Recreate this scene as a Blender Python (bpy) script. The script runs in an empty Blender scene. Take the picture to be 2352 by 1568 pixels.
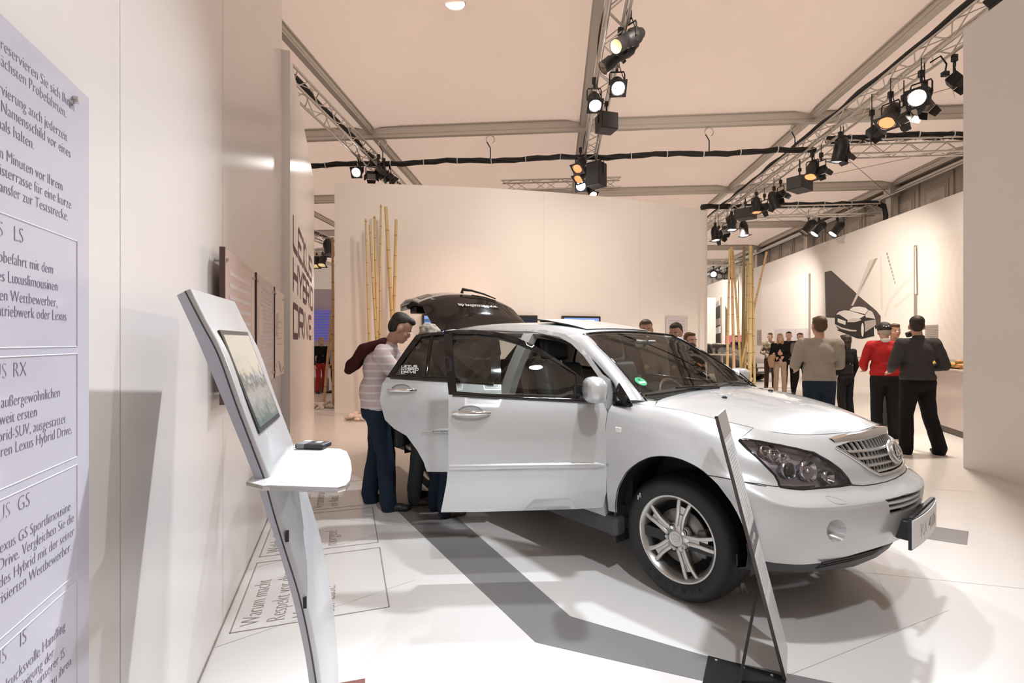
import bpy, bmesh, math, random
import numpy as np
from mathutils import Vector, Matrix, geometry
random.seed(7)
C = bpy.context.collection
SC = bpy.context.scene
R = math.radians
# ------------------------------------------------------------------ camera
H = 1.475                                   # eye height
cam_d = bpy.data.cameras.new('camera')
cam_d.sensor_width = 36.0
cam_d.lens = 36.0*1150.0/2352.0
cam_d.clip_end = 200
cam = bpy.data.objects.new('camera', cam_d)
C.objects.link(cam)
cam.location = (0, 0, H)
cam.rotation_euler = (R(90), 0, 0)
SC.camera = cam
# ------------------------------------------------------------------ world, exposure
world = bpy.data.worlds.new('world')
SC.world = world
world.use_nodes = True
bg = world.node_tree.nodes['Background']
bg.inputs[0].default_value = (1.0, 0.97, 0.94, 1)      # daylight on the outside of the tent
bg.inputs[1].default_value = 1.42
vs = SC.view_settings
vs.view_transform = 'Standard'
vs.look = 'None'
vs.exposure = 0.33
vs.gamma = 1.0
vs.use_curve_mapping = False
SC.cycles.max_bounces = 8
SC.cycles.diffuse_bounces = 4
SC.cycles.glossy_bounces = 4
SC.cycles.transparent_max_bounces = 12
SC.cycles.transmission_bounces = 4
SC.cycles.caustics_reflective = False
SC.cycles.caustics_refractive = False
SC.cycles.sample_clamp_indirect = 4.0
# ------------------------------------------------------------------ stage light, with a few unseen fill spots added
def spot(name, loc, target, power, size=60, blend=0.5, col=(1, .95, .88), rad=.08):
    l = bpy.data.lights.new(name, 'SPOT')
    l.energy = power; l.spot_size = R(size); l.spot_blend = blend
    l.color = col; l.shadow_soft_size = rad
    o = bpy.data.objects.new(name, l); C.objects.link(o)
    o.location = loc
    o.rotation_euler = (Vector(target)-Vector(loc)).to_track_quat('-Z', 'Y').to_euler()
    return o
WARM = (1, .86, .74); WHITE = (.95, 1, 1.07)

def stage():
    for nm, p, t, w, sz, c, r in [
        ('stage_or_fill_spot', (1.64, 7.66, 5.33), (-.1, 4.0, .2), 330, 46, WHITE, .10),
        ('stage_or_fill_spot', (1.38, 8.22, 5.30), (1.2, 3.0, 0), 340, 52, WHITE, .10),
        ('stage_or_fill_spot', (1.72, 12.48, 5.33), (.5, 5.2, 0), 420, 40, WHITE, .10),
        ('stage_or_fill_spot', (1.20, 4.4, 5.6), (.3, 3.7, 0), 560, 62, WHITE, .10),
        ('stage_or_fill_spot', (6.2, 7.2, 5.0), (1.9, 3.4, .6), 520, 50, WHITE, .12),
        ('stage_or_fill_spot', (-.30, 5.6, 5.7), (-.30, .8, .6), 1750, 33, WHITE, .05),
        ('stage_or_fill_spot', (1.1, 1.9, 5.6), (1.2, 2.9, 0), 430, 58, WHITE, .12),
        ('stage_or_fill_spot', (1.0, -.8, 5.5), (.8, 3.8, .6), 420, 44, WHITE, .12),
        ('stage_or_fill_spot', (5.8, 1.2, 5.5), (2.0, 2.9, .4), 200, 55, WHITE, .12),
        ('stage_or_fill_spot', (5.95, 6.95, 5.5), (4.7, 5.3, 0), 780, 72, WARM, .15),  # added spot without a fixture, lifts the dark floor by the right wall
        ('stage_or_fill_spot', (.95, 4.6, 5.6), (-2.1, 10.8, 1.6), 540, 96, WARM, .35),  # added washer, no lamp modelled: brightens the left of the back partition
        ('stage_or_fill_spot', (1.6, 5.4, 5.6), (4.0, 12.3, 1.6), 580, 100, WARM, .35),  # second added washer, for the right of the back partition
        ('stage_or_fill_spot', (6.9, 12.5, 5.2), (11.3, 15.4, 2.7), 850, 70, WARM, .12),
        ('stage_or_fill_spot', (7.4, 17.5, 5.2), (11.9, 21.8, 2.55), 1400, 60, WARM, .12),
        ('stage_or_fill_spot', (6.7, 9.2, 5.2), (10.9, 11.4, 2.6), 650, 70, WARM, .12),
        ('stage_or_fill_spot', (1.3, 9.6, 5.3), (-2.9, 9.4, .2), 420, 60, (1, .55, .38), .10),
        ('stage_or_fill_spot', (6.6, 8.0, 5.2), (6.2, 10.0, 0), 1000, 90, WARM, .12),
        ('stage_or_fill_spot', (9.0, 26.6, 5.2), (12.5, 30.2, 2.5), 1100, 95, WARM, .12),  # extra unseen spot that lightens the far end of the picture wall
        ('stage_or_fill_spot', (7.2, 16, 5.2), (7.5, 18, 0), 900, 90, WARM, .12),
        ]:
        spot(nm, p, t, w, sz, .85, c, r)
stage()
# ------------------------------------------------------------------ materials
def mat(name, col, rough=.5, metal=0., spec=.5, coat=0., emit=None, estr=0., bump=None, noise=None, trans=0., coat_rough=.03):
    m = bpy.data.materials.new(name); m.use_nodes = True
    nt = m.node_tree; b = nt.nodes['Principled BSDF']
    c = tuple(col)+(1,) if len(col) == 3 else col
    b.inputs['Base Color'].default_value = c
    b.inputs['Roughness'].default_value = rough
    b.inputs['Metallic'].default_value = metal
    b.inputs['Specular IOR Level'].default_value = spec
    b.inputs['Coat Weight'].default_value = coat
    b.inputs['Coat Roughness'].default_value = coat_rough
    b.inputs['Transmission Weight'].default_value = trans
    if emit:
        b.inputs['Emission Color'].default_value = tuple(emit)+(1,)
        b.inputs['Emission Strength'].default_value = estr
    if noise:                                # (scale, amount): slight tone variation of the material itself
        tc = nt.nodes.new('ShaderNodeTexCoord'); n = nt.nodes.new('ShaderNodeTexNoise')
        n.inputs['Scale'].default_value = noise[0]; n.inputs['Detail'].default_value = 4
        r = nt.nodes.new('ShaderNodeMix'); r.data_type = 'RGBA'
        k = noise[1]
        r.inputs[6].default_value = tuple(max(0, x*(1-k)) for x in c[:3])+(1,)
        r.inputs[7].default_value = tuple(min(1, x*(1+k)) for x in c[:3])+(1,)
        nt.links.new(tc.outputs['Object'], n.inputs['Vector'])
        nt.links.new(n.outputs['Fac'], r.inputs[0])
        nt.links.new(r.outputs[2], b.inputs['Base Color'])
    if bump:                                 # (scale, strength, distance)
        tc = nt.nodes.new('ShaderNodeTexCoord'); n = nt.nodes.new('ShaderNodeTexNoise')
        n.inputs['Scale'].default_value = bump[0]; n.inputs['Detail'].default_value = 3
        bp = nt.nodes.new('ShaderNodeBump'); bp.inputs['Strength'].default_value = bump[1]
        bp.inputs['Distance'].default_value = bump[2]
        nt.links.new(tc.outputs['Object'], n.inputs['Vector'])
        nt.links.new(n.outputs['Fac'], bp.inputs['Height'])
        nt.links.new(bp.outputs['Normal'], b.inputs['Normal'])
    return m

def glass(name, tint=(1, 1, 1), refl=.6, base=.03, rough=.0):
    m = bpy.data.materials.new(name); m.use_nodes = True
    nt = m.node_tree; nt.nodes.clear()
    out = nt.nodes.new('ShaderNodeOutputMaterial')
    t = nt.nodes.new('ShaderNodeBsdfTransparent'); t.inputs[0].default_value = tuple(tint)+(1,)
    g = nt.nodes.new('ShaderNodeBsdfGlossy'); g.inputs['Roughness'].default_value = rough
    lw = nt.nodes.new('ShaderNodeLayerWeight'); lw.inputs['Blend'].default_value = .25
    mr = nt.nodes.new('ShaderNodeMapRange')
    mr.inputs['To Min'].default_value = base; mr.inputs['To Max'].default_value = refl
    mx = nt.nodes.new('ShaderNodeMixShader')
    nt.links.new(lw.outputs['Fresnel'], mr.inputs['Value'])
    nt.links.new(mr.outputs[0], mx.inputs[0])
    nt.links.new(t.outputs[0], mx.inputs[1]); nt.links.new(g.outputs[0], mx.inputs[2])
    nt.links.new(mx.outputs[0], out.inputs[0])
    return m

# ------------------------------------------------------------------ geometry collector
class MB:
    def __init__(s): s.v = []; s.f = []; s.m = []; s.sm = []
    def add(s, vs, fs, mi=0, smooth=False):
        k = len(s.v); s.v += [tuple(p) for p in vs]
        for f in fs:
            s.f.append(tuple(i+k for i in f)); s.m.append(mi); s.sm.append(smooth)
        return s
    def box(s, c, d, mi=0, M=None, bev=0.):
        x, y, z = (a/2 for a in d)
        if bev <= 0:
            vs = [Vector((i*x, j*y, k*z)) for i in (-1, 1) for j in (-1, 1) for k in (-1, 1)]
            fs = [(0, 1, 3, 2), (4, 6, 7, 5), (0, 4, 5, 1), (2, 3, 7, 6), (0, 2, 6, 4), (1, 5, 7, 3)]
        else:
            bm = bmesh.new(); bmesh.ops.create_cube(bm, size=1)
            for w in bm.verts: w.co = Vector((w.co.x*d[0], w.co.y*d[1], w.co.z*d[2]))
            bmesh.ops.bevel(bm, geom=bm.edges[:], offset=bev, segments=3, affect='EDGES', profile=.5)
            bm.verts.index_update()
            vs = [w.co.copy() for w in bm.verts]; fs = [[w.index for w in f.verts] for f in bm.faces]; bm.free()
        M = M or Matrix()
        s.add([Vector(c)+M.to_3x3() @ w for w in vs], fs, mi, False)
        return s
    def tube(s, pts, r, n=8, mi=0, caps=True, closed=False, up=None):
        pts = [Vector(p) for p in pts]; m = len(pts)
        rs = r if isinstance(r, (list, tuple)) else [r]*m
        vs = []; last = None
        for i, p in enumerate(pts):
            a = pts[(i-1) % m] if (i > 0 or closed) else p
            b = pts[(i+1) % m] if (i < m-1 or closed) else p
            t = (b-a).normalized()
            if last is None:
                u = Vector(up) if up else (Vector((0, 0, 1)) if abs(t.z) < .9 else Vector((1, 0, 0)))
            else: u = last
            u = (u-t*u.dot(t)).normalized(); w = t.cross(u); last = u
            for k in range(n):
                an = 2*math.pi*k/n
                vs.append(p+(u*math.cos(an)+w*math.sin(an))*rs[i])
        fs = []
        for i in range(m if closed else m-1):
            for k in range(n):
                j = (i+1) % m
                fs.append((i*n+k, i*n+(k+1) % n, j*n+(k+1) % n, j*n+k))
        s.add(vs, fs, mi, n > 5)
        if caps and not closed:
            s.add(vs[:n], [tuple(range(n))[::-1]], mi); s.add(vs[-n:], [tuple(range(n))], mi)
        return s
    def cyl(s, a, b, r, r2=None, n=16, mi=0, caps=True):
        return s.tube([a, b], [r, r if r2 is None else r2], n, mi, caps)
    def lathe(s, prof, n=32, M=None, mi=0, smooth=True, close=True):   # prof: (radius, height) round local z
        M = M or Matrix(); vs = []
        for (r, h) in prof:
            for k in range(n):
                a = 2*math.pi*k/n; vs.append(M @ Vector((r*math.cos(a), r*math.sin(a), h)))
        fs = []
        for i in range(len(prof)-1):
            for k in range(n):
                fs.append((i*n+k, i*n+(k+1) % n, (i+1)*n+(k+1) % n, (i+1)*n+k))
        s.add(vs, fs, mi, smooth)
        return s
    def ell(s, c, r, M=None, mi=0, n=14, m=10):
        M = (M or Matrix()).to_3x3(); vs = []; c = Vector(c)
        for i in range(m+1):
            t = math.pi*i/m
            for k in range(n):
                a = 2*math.pi*k/n
                vs.append(c+M @ Vector((r[0]*math.sin(t)*math.cos(a), r[1]*math.sin(t)*math.sin(a), r[2]*math.cos(t))))
        fs = [(i*n+k, (i+1)*n+k, (i+1)*n+(k+1) % n, i*n+(k+1) % n) for i in range(m) for k in range(n)]
        s.add(vs, fs, mi, True); return s
    def prism(s, poly, M, t, mi=0, mi_side=None):     # polygon in local xy, extruded +z by t
        n = len(poly)
        a = [M @ Vector((x, y, 0)) for x, y in poly]; b = [M @ Vector((x, y, t)) for x, y in poly]
        s.add(a+b, [tuple(range(n))[::-1], tuple(range(n, 2*n))], mi)
        s.add(a+b, [(i, (i+1) % n, (i+1) % n+n, i+n) for i in range(n)], mi if mi_side is None else mi_side)
        return s
    def quad(s, a, b, c, d, mi=0): return s.add([a, b, c, d], [(0, 1, 2, 3)], mi)
    def mesh(s, name, mats):
        me = bpy.data.meshes.new(name)
        me.from_pydata([tuple(p) for p in s.v], [], s.f)
        for x in (mats if isinstance(mats, (list, tuple)) else [mats]): me.materials.append(x)
        me.polygons.foreach_set('material_index', s.m)
        me.polygons.foreach_set('use_smooth', s.sm)
        me.update()
        return me
    def build(s, name, mats, parent=None, fix=False, M=None):
        me = s.mesh(name, mats)
        if fix:
            bm = bmesh.new(); bm.from_mesh(me)
            bmesh.ops.remove_doubles(bm, verts=bm.verts, dist=1e-5)
            bmesh.ops.recalc_face_normals(bm, faces=bm.faces); bm.to_mesh(me); bm.free()
        o = bpy.data.objects.new(name, me); C.objects.link(o)
        if parent is not None: o.parent = parent
        if M is not None: o.matrix_local = M
        return o

def tag(o, label=None, cat=None, group=None, kind=None):
    if label: o['label'] = label
    if cat: o['category'] = cat
    if group: o['group'] = group
    if kind: o['kind'] = kind
    return o
def struct(o): o['kind'] = 'structure'; return o
def empty(name, loc=(0, 0, 0), rz=0., M=None):
    o = bpy.data.objects.new(name, None); C.objects.link(o); o.empty_display_size = .1
    if M is not None: o.matrix_world = M
    else: o.location = loc; o.rotation_euler = (0, 0, rz)
    return o
def copy_tree(o, parent=None):
    c = o.copy(); C.objects.link(c)
    if parent is not None: c.parent = parent
    for ch in list(o.children): copy_tree(ch, c)
    return c
def frame(o, x, y, z=None):                 # matrix from origin and axes
    x = Vector(x).normalized(); y = Vector(y); y = (y-x*y.dot(x)).normalized(); z = x.cross(y)
    M = Matrix.Identity(4)
    for i in range(3): M[i][0] = x[i]; M[i][1] = y[i]; M[i][2] = z[i]; M[i][3] = o[i]
    return M
def zto(d, loc=(0, 0, 0)):                  # matrix whose local z looks along d
    M = Vector(d).to_track_quat('Z', 'Y').to_matrix().to_4x4(); M.translation = Vector(loc); return M
SCR = bpy.data.scenes.new('scratch')
def evaluated_mesh(o):                     # mesh of an object after its modifiers, worked out in an otherwise empty scene
    SCR.collection.objects.link(o)
    with bpy.context.temp_override(scene=SCR, view_layer=SCR.view_layers[0]):
        dg = bpy.context.evaluated_depsgraph_get(); dg.update(); me = bpy.data.meshes.new_from_object(o.evaluated_get(dg))
    SCR.collection.objects.unlink(o); return me
def text(name, body, M, size, m, parent=None, ext=.0006, thin=0., align='LEFT', sx=1., space=1.0):
    cu = bpy.data.curves.new(name, 'FONT'); cu.body = body; cu.size = size; cu.extrude = ext
    cu.align_x = align; cu.offset = -thin; cu.space_line = space; cu.resolution_u = 3
    t = bpy.data.objects.new(name, cu); me = evaluated_mesh(t)
    bpy.data.objects.remove(t); bpy.data.curves.remove(cu)
    me.materials.clear(); me.materials.append(m); me.name = name
    o = bpy.data.objects.new(name, me); C.objects.link(o)
    if parent is not None: o.parent = parent
    o.matrix_local = M @ Matrix.Diagonal((sx, 1, 1, 1))
    return o
F_ = 1150.; CX, CY = 1176., 784.
def px_floor(px, py, z=0.): 
    Y = (H-z)*F_/(py-CY); return Vector(((px-CX)/F_*Y, Y, z))
def px_at(px, py, Y): return Vector(((px-CX)/F_*Y, Y, H-(py-CY)/F_*Y))
def px_z(px, py, z): 
    Y = (H-z)*F_/(py-CY); return Vector(((px-CX)/F_*Y, Y, z))
# tent axes: q runs along the tent, p across
TA = math.atan(.0861); TC, TS = math.cos(TA), math.sin(TA)
def tw(p, q, z=0.): return Vector((p*TC+q*TS, -p*TS+q*TC, z))
TM = Matrix(((TC, TS, 0, 0), (-TS, TC, 0, 0), (0, 0, 1, 0), (0, 0, 0, 1)))
# left wall axes
LD = Vector((-.3367, 1, 0)).normalized(); LN = Vector((LD.y, -LD.x, 0))
def lw(Y, off=0., z=0.): 
    return Vector((-.627-.3367*Y, Y, z))+LN*off

# ------------------------------------------------------------------ common materials
M_wall = mat('white_wall_panel', (.83, .80, .77), .65, noise=(1.5, .015))
M_wallg = mat('glossy_white_panel', (.83, .79, .76), .22, noise=(1.5, .015), spec=.55)
M_black = mat('black_metal', (.012, .012, .013), .45)
M_rubber = mat('black_rubber', (.012, .012, .012), .7)
M_alu = mat('aluminium', (.62, .60, .57), .35, metal=.9)
M_alud = mat('matt_aluminium', (.55, .53, .50), .5, metal=.6)
M_chrome = mat('chrome', (.8, .8, .8), .08, metal=1.)
M_white = mat('white_plastic', (.8, .8, .79), .4)
M_grey = mat('grey_print', (.25, .24, .25), .6)
M_dgrey = mat('dark_grey', (.06, .06, .065), .5)
# ================================================================== SETTING
# ---- floor
m_floor = mat('white_vinyl_floor', (.74, .725, .70), .24, noise=(.7, .02), spec=.5)
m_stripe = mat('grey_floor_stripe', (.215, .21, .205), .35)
m_seam = mat('floor_seam', (.50, .48, .45), .6)
fl = MB()
fl.quad((-24, -5, 0), (32, -5, 0), (32, 48, 0), (-24, 48, 0))
def strip_w(mb, a, b, w, z, mi):
    a = Vector(a); b = Vector(b); d = (b-a).normalized(); n = Vector((-d.y, d.x, 0))*w/2
    mb.quad((a.x-n.x, a.y-n.y, z), (b.x-n.x, b.y-n.y, z), (b.x+n.x, b.y+n.y, z), (a.x+n.x, a.y+n.y, z), mi)
def poly_floor(mb, pts, z, mi): mb.add([(x, y, z) for x, y in pts], [tuple(range(len(pts)))], mi)
# grey inlay: diagonal band, its corner, the run to the right, and the short end in front of the car
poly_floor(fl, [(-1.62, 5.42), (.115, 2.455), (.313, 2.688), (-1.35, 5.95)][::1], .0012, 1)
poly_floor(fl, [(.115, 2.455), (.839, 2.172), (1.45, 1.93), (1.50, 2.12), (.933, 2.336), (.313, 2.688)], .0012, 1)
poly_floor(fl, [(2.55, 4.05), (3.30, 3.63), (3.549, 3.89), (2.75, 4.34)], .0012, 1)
for a, b in [((-2.0, 4.32), (3.2, 2.95)), ((3.2, 2.95), (9, 1.45)), ((-1.75, 3.2), (.2, 4.9)), ((-1.45, 2.4), (-.6, 3.1)), ((.9, 5.8), (12, 3.1)), ((2.2, 2.95), (4.4, 7.6)), ((-1.0, 1.2), (2.4, 2.75)),
             ((-3.2, 8.6), (3, 7.0)), ((3, 10), (11, 8)), ((4, 15), (11, 13.3)), ((2.0, 12.2), (10.4, 10.0)), ((5.2, 9.4), (7.2, 13.8)), ((6.6, 9.0), (9.3, 14.6))]:
    strip_w(fl, a+(0,), b+(0,), .004, .0008, 2)
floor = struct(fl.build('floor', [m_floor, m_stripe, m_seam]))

# ---- left wall (near) and the lettered wall beyond it
def slab(name, a, b, th, h, n, m, z0=0., seams=()):
    a = Vector(a); b = Vector(b); n = Vector(n)
    mb = MB(); o = n*-th
    c = [a, b, b+o, a+o]
    vs = [Vector((p.x, p.y, z0)) for p in c]+[Vector((p.x, p.y, h)) for p in c]
    mb.add(vs, [(0, 1, 2, 3)[::-1], (4, 5, 6, 7), (0, 1, 5, 4), (1, 2, 6, 5), (2, 3, 7, 6), (3, 0, 4, 7)], 0)
    d = (b-a).normalized()
    for s in seams:
        p = a+d*s
        q = [p-d*.0015+n*.0006, p+d*.0015+n*.0006]
        mb.quad((q[0].x, q[0].y, z0), (q[1].x, q[1].y, z0), (q[1].x, q[1].y, h), (q[0].x, q[0].y, h), 1)
    return struct(mb.build(name, [m, m_wseam], fix=False))
m_wseam = mat('panel_joint', (.60, .57, .54), .6)
slab('wall_left', lw(-3.0), lw(5.10), .07, 5.9, LN, M_wallg, seams=(4.65, 5.91, 7.15, 7.85))
slab('wall_left_far', lw(5.10, .077), lw(9.30, .077), .16, 4.45, LN, M_wallg, seams=(1.3, 2.6, 3.9))
# thin shadow-gap strip along the foot of the left wall
mb = MB(); p0, p1 = lw(-1.0, .004), lw(5.1, .004)
mb.add([p0, p1, p1+Vector((0, 0, .012)), p0+Vector((0, 0, .012))], [(0, 1, 2, 3)], 0)
struct(mb.build('baseboard_left', mat('foot_joint', (.45, .38, .32), .7)))
# ---- partition behind the car, with a rounded right end
pb = [Vector((-3.735, 10.54, 0)), Vector((-1.9, 10.72, 0)), Vector((-.2, 10.98, 0)), Vector((1.6, 11.40, 0)), Vector((3.3, 12.0, 0)), Vector((4.75, 12.72, 0)), Vector((5.02, 12.92, 0)), Vector((5.12, 13.2, 0)), Vector((5.06, 13.5, 0))]
mb = MB()
# smooth the curve
crv = []
for i in range(len(pb)-1):
    a = pb[max(0, i-1)]; b = pb[i]; c = pb[i+1]; d = pb[min(len(pb)-1, i+2)]
    for k in range(6):
        t = k/6
        crv.append(.5*((2*b)+(c-a)*t+(2*a-5*b+4*c-d)*t*t+(3*b-a-3*c+d)*t**3))
crv.append(pb[-1]); n = len(crv); HB = 4.82
mb.add([(p.x, p.y, 0) for p in crv]+[(p.x, p.y, HB) for p in crv], [(i, i+1, i+1+n, i+n) for i in range(n-1)], 0, True)
back = [Vector((-3.6, 10.9, 0)), Vector((1.5, 12.1, 0)), Vector((4.6, 13.6, 0))]
tp = crv+back[::-1]
mb.add([(p.x, p.y, HB) for p in tp], [tuple(range(len(tp)))], 0)
q = [crv[-1]]+back[::-1]+[crv[0]]
mb.add([(p.x, p.y, 0) for p in q]+[(p.x, p.y, HB) for p in q], [(i, i+1, i+1+5, i+5) for i in range(4)], 0)
for px in (1245, 1475):
    # panel joints
    best = min(range(n), key=lambda i: abs(CX+F_*crv[i].x/crv[i].y-px)); p = crv[best]; t = (crv[min(n-1, best+1)]-crv[best-1]).normalized(); nn = Vector((t.y, -t.x, 0))
    a = p+nn*.004-t*.0025; b = p+nn*.004+t*.0025
    mb.quad((a.x, a.y, 0), (b.x, b.y, 0), (b.x, b.y, HB), (a.x, a.y, HB), 1)
struct(mb.build('wall_back', [M_wall, m_wseam]))
# ---- near wall on the right
def nr(Y, off=0.): return Vector((4.785+.0861*Y-off, Y, 0))
slab('wall_right_near', nr(5.87), nr(-3.5), .14, 5.12, (-TC, TS, 0), mat('right_wall_panel', (.79, .79, .77), .5, noise=(1.2, .015)))
# ---- long picture wall on the far right
def fr(Y, off=0., z=0.): return Vector((10.0+.0861*Y, Y, z))-Vector((TC, -TS, 0))*off
slab('wall_right', fr(45), fr(7.0), .15, 5.16, (-TC, TS, 0), M_wall, seams=(17.5, 26.2, 31.5))
slab('wall_far', (-22, 40, 0), (16, 40, 0), .1, 4.2, (0, -1, 0), M_wall)
slab('wall_behind', (-20, -4.9, 0), (20, -4.9, 0), .1, 6.5, (0, 1, 0), M_wall)
slab('wall_left_tent', tw(-14.8, -8), tw(-14.8, 41), .1, 6.5, (TC, -TS, 0), M_wall)
m_lilac = mat('lilac_partition', (.55, .50, .60), .6)
slab('wall_far_left', (-14, 27.5, 0), (-7.4, 27.5, 0), .1, 4.35, (0, -1, 0), m_lilac)
slab('wall_far_center', (-6, 30, 0), (12.2, 30, 0), .1, 4.1, (0, -1, 0), M_wall)

# ---- tent: fabric bays, beams, purlins, outer wall
m_fab = mat('tent_fabric', (.70, .61, .55), .75, noise=(.8, .02), spec=.2)
m_beam = mat('tent_beam_aluminium', (.60, .57, .52), .45, metal=.35)
nt = m_fab.node_tree; pb_ = nt.nodes['Principled BSDF']; trl = nt.nodes.new('ShaderNodeBsdfTranslucent'); trl.inputs[0].default_value = (.82, .62, .51, 1)
mxs = nt.nodes.new('ShaderNodeMixShader'); mxs.inputs[0].default_value = .30
nt.links.new(pb_.outputs[0], mxs.inputs[1]); nt.links.new(trl.outputs[0], mxs.inputs[2]); nt.links.new(mxs.outputs[0], nt.nodes['Material Output'].inputs[0])
QS = [-9.65, -4.25, 1.15, 6.55, 11.95, 17.35, 22.75, 28.15, 33.55, 38.95]
PS = [-14.85, -9.66, -4.49, .66, 5.83, 11.0]
ZB = 6.62
mb = MB()
for i in range(len(QS)-1):
    for j in range(len(PS)-1):
        N = 14; vs = []
        for a in range(N+1):
            for b in range(N+1):
                u, v = a/N, b/N
                s = math.sin(math.pi*u)*math.sin(math.pi*v)
                fu, fv = abs(2*u-1), abs(2*v-1)
                r = max(fu, fv)
                z = ZB+.08+1.05*(1-r)**1.35*(.75+.25*s)
                diag = math.exp(-((fu-fv)/.09)**2)*.09*(r)**3       # tension folds towards the corners
                w = .012*math.sin(23*u)*math.sin(19*v)
                vs.append(tw(PS[j]+u*(PS[j+1]-PS[j]), QS[i]+v*(QS[i+1]-QS[i]), z-diag+w*s))
        fs = [(a*(N+1)+b, a*(N+1)+b+1, (a+1)*(N+1)+b+1, (a+1)*(N+1)+b) for a in range(N) for b in range(N)]
        mb.add(vs, fs, 0, True)
struct(mb.build('ceiling', m_fab))
def beam(name, a, b, w, h, m):
    mb = MB(); a = Vector(a); b = Vector(b); d = (b-a); L = d.length
    M = frame(a, d, (0, 0, 1)) ; M3 = M.to_3x3()
    c = (a+b)/2
    mb.box(c, (L, h, w), 0, M3)
    mb.box(c-M3 @ Vector((0, h*.18, 0)), (L, h*.06, w*1.12), 1, M3)
    mb.box(c+M3 @ Vector((0, h*.5, 0)), (L, h*.16, w*1.5), 0, M3)
    return struct(mb.build(name, [m, M_alud]))
bi = 0
for q in QS:
    bi += 1; beam('ceiling_beam_%d' % bi, tw(-15, q, 6.58), tw(11.1, q, 6.58), .12, .27, m_beam)
for p in PS:
    bi += 1; beam('ceiling_beam_%d' % bi, tw(p, -9.6, 6.60), tw(p, 39, 6.60), .12, .16, m_beam)
# outer tent wall on the right with window prints, posts under the eave
m_tw = mat('tent_side_fabric', (.62, .57, .50), .7)
m_tw2 = mat('tent_window_print', (.50, .46, .40), .6)
mb = MB(); mb.quad(tw(11.2, -5, 0), tw(11.2, 42, 0), tw(11.2, 42, 6.85), tw(11.2, -5, 6.85), 0)
mb.quad(tw(10.9, -9, 6.74), tw(10.9, 42, 6.74), tw(11.25, 42, 6.74), tw(11.25, -9, 6.74), 0)
q = 7.2
while q < 38:
    for z0, z1 in ((5.25, 6.15),):
        mb.quad(tw(11.18, q, z0), tw(11.18, q+.95, z0), tw(11.18, q+.95, z1), tw(11.18, q, z1), 1)
        mb.quad(tw(11.17, q+.12, z0+.12), tw(11.17, q+.83, z0+.12), tw(11.17, q+.83, z1-.2), tw(11.17, q+.12, z1-.2), 0)
        mb.quad(tw(11.16, q+.3, z0+.28), tw(11.16, q+.65, z0+.28), tw(11.16, q+.65, z1-.42), tw(11.16, q+.3, z1-.42), 1)
    mb.box(tw(11.16, q+1.15, 5.7), (.03, .04, 1.6), 1)
    q += 1.35
struct(mb.build('wall_right_tent', [m_tw, m_tw2]))
for i, q in enumerate(QS[3:9]):
    mb = MB(); mb.box(tw(10.95, q, 3.2), (.22, .26, 6.4), 0, TM)
    mb.box(tw(10.95, q, 6.35), (.3, .34, .35), 1, TM)
    struct(mb.build('trim_%d' % (i+1), [m_beam, M_alud]))
mb = MB(); mb.cyl(tw(10.98, -4, 6.34), tw(10.98, 40, 6.34), .07, n=12)
mb.cyl(tw(10.80, -4, 6.20), tw(10.80, 40, 6.20), .035, n=10)
struct(mb.build('trim_9', M_alu))
# steel bracing wires of the tent roof
m_wire = mat('steel_wire', (.35, .32, .28), .4, metal=.6)
for i, (a, b) in enumerate([(tw(5.9, 11.9, 6.35), tw(11, 6.6, 6.2)), (tw(5.9, 17.3, 6.35), tw(11, 12, 6.2)), (tw(5.9, 12.0, 6.3), tw(10.9, 17.3, 6.2)), (tw(5.9, 17.4, 6.3), tw(10.9, 22.7, 6.2)), (tw(5.9, 22.8, 6.3), tw(11, 17.4, 6.2)), (tw(5.9, 22.8, 6.3), tw(10.9, 28.1, 6.2))]):
    struct(MB().cyl(a, b, .008, n=6).build('trim_%d' % (20+i), m_wire))
# ================================================================== LIGHTING RIG
TZ = 5.78                                   # truss underside
def truss(name, a, b, size, label, bundle=0., cat='truss', step=.38, tri=False):
    a = Vector(a); b = Vector(b); d = (b-a).normalized(); L = (b-a).length
    side = Vector((0, 0, 1)).cross(d).normalized(); up = Vector((0, 0, 1))
    root = empty(name, a)
    def at(s, i, k): return d*s+side*(i*size/2)+up*(k*size)
    ch = [(-1, 0), (1, 0), (-1, 1), (1, 1)] if not tri else [(-1, 1), (1, 1), (0, 0)]
    for i, k in ch:
        MB().cyl(at(0, i, k), at(L, i, k), .024, n=10).build('chord', M_alu, root)
    mb = MB(); n = max(2, int(L/step)); st = L/n
    for j in range(n):
        s0, s1 = j*st, (j+1)*st
        for q in range(len(ch)):
            c0, c1 = ch[q], ch[(q+1) % len(ch)] if tri else ch[[1, 3, 0, 2][q]]
            if j % 2: c0, c1 = c1, c0
            mb.cyl(at(s0, *c0), at(s1, *c1), .010, n=6)
    mb.build('lacing', M_alu, root)
    if bundle:
        pts = [at(s, .9, 1)+up*(.05+.015*math.sin(s*5))+side*.02*math.sin(s*3.1) for s in np.linspace(0, L, max(6, int(L/.25)))]
        MB().tube(pts, bundle, 8).build('cable_run', M_rubber, root)
    return tag(root, label, cat)
truss('lighting_truss', tw(-4.46, -3, TZ), tw(-4.46, 14.6, TZ), .27, 'long aluminium lighting truss on the left, running above the lettered wall', .06)
truss('lighting_truss', tw(.83, -3, TZ), tw(.83, 14.3, TZ), .27, 'aluminium lighting truss over the middle of the car, hung with can spotlights', .04)
truss('lighting_truss', tw(5.78, -3, TZ), tw(5.78, 32, TZ), .27, 'long aluminium lighting truss on the right, receding from the near right wall', .05)
truss('lighting_truss', tw(5.95, 11.75, 5.6), tw(10.6, 11.75, 5.6), .30, 'short cross truss meeting the near right wall under black cables')
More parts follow.
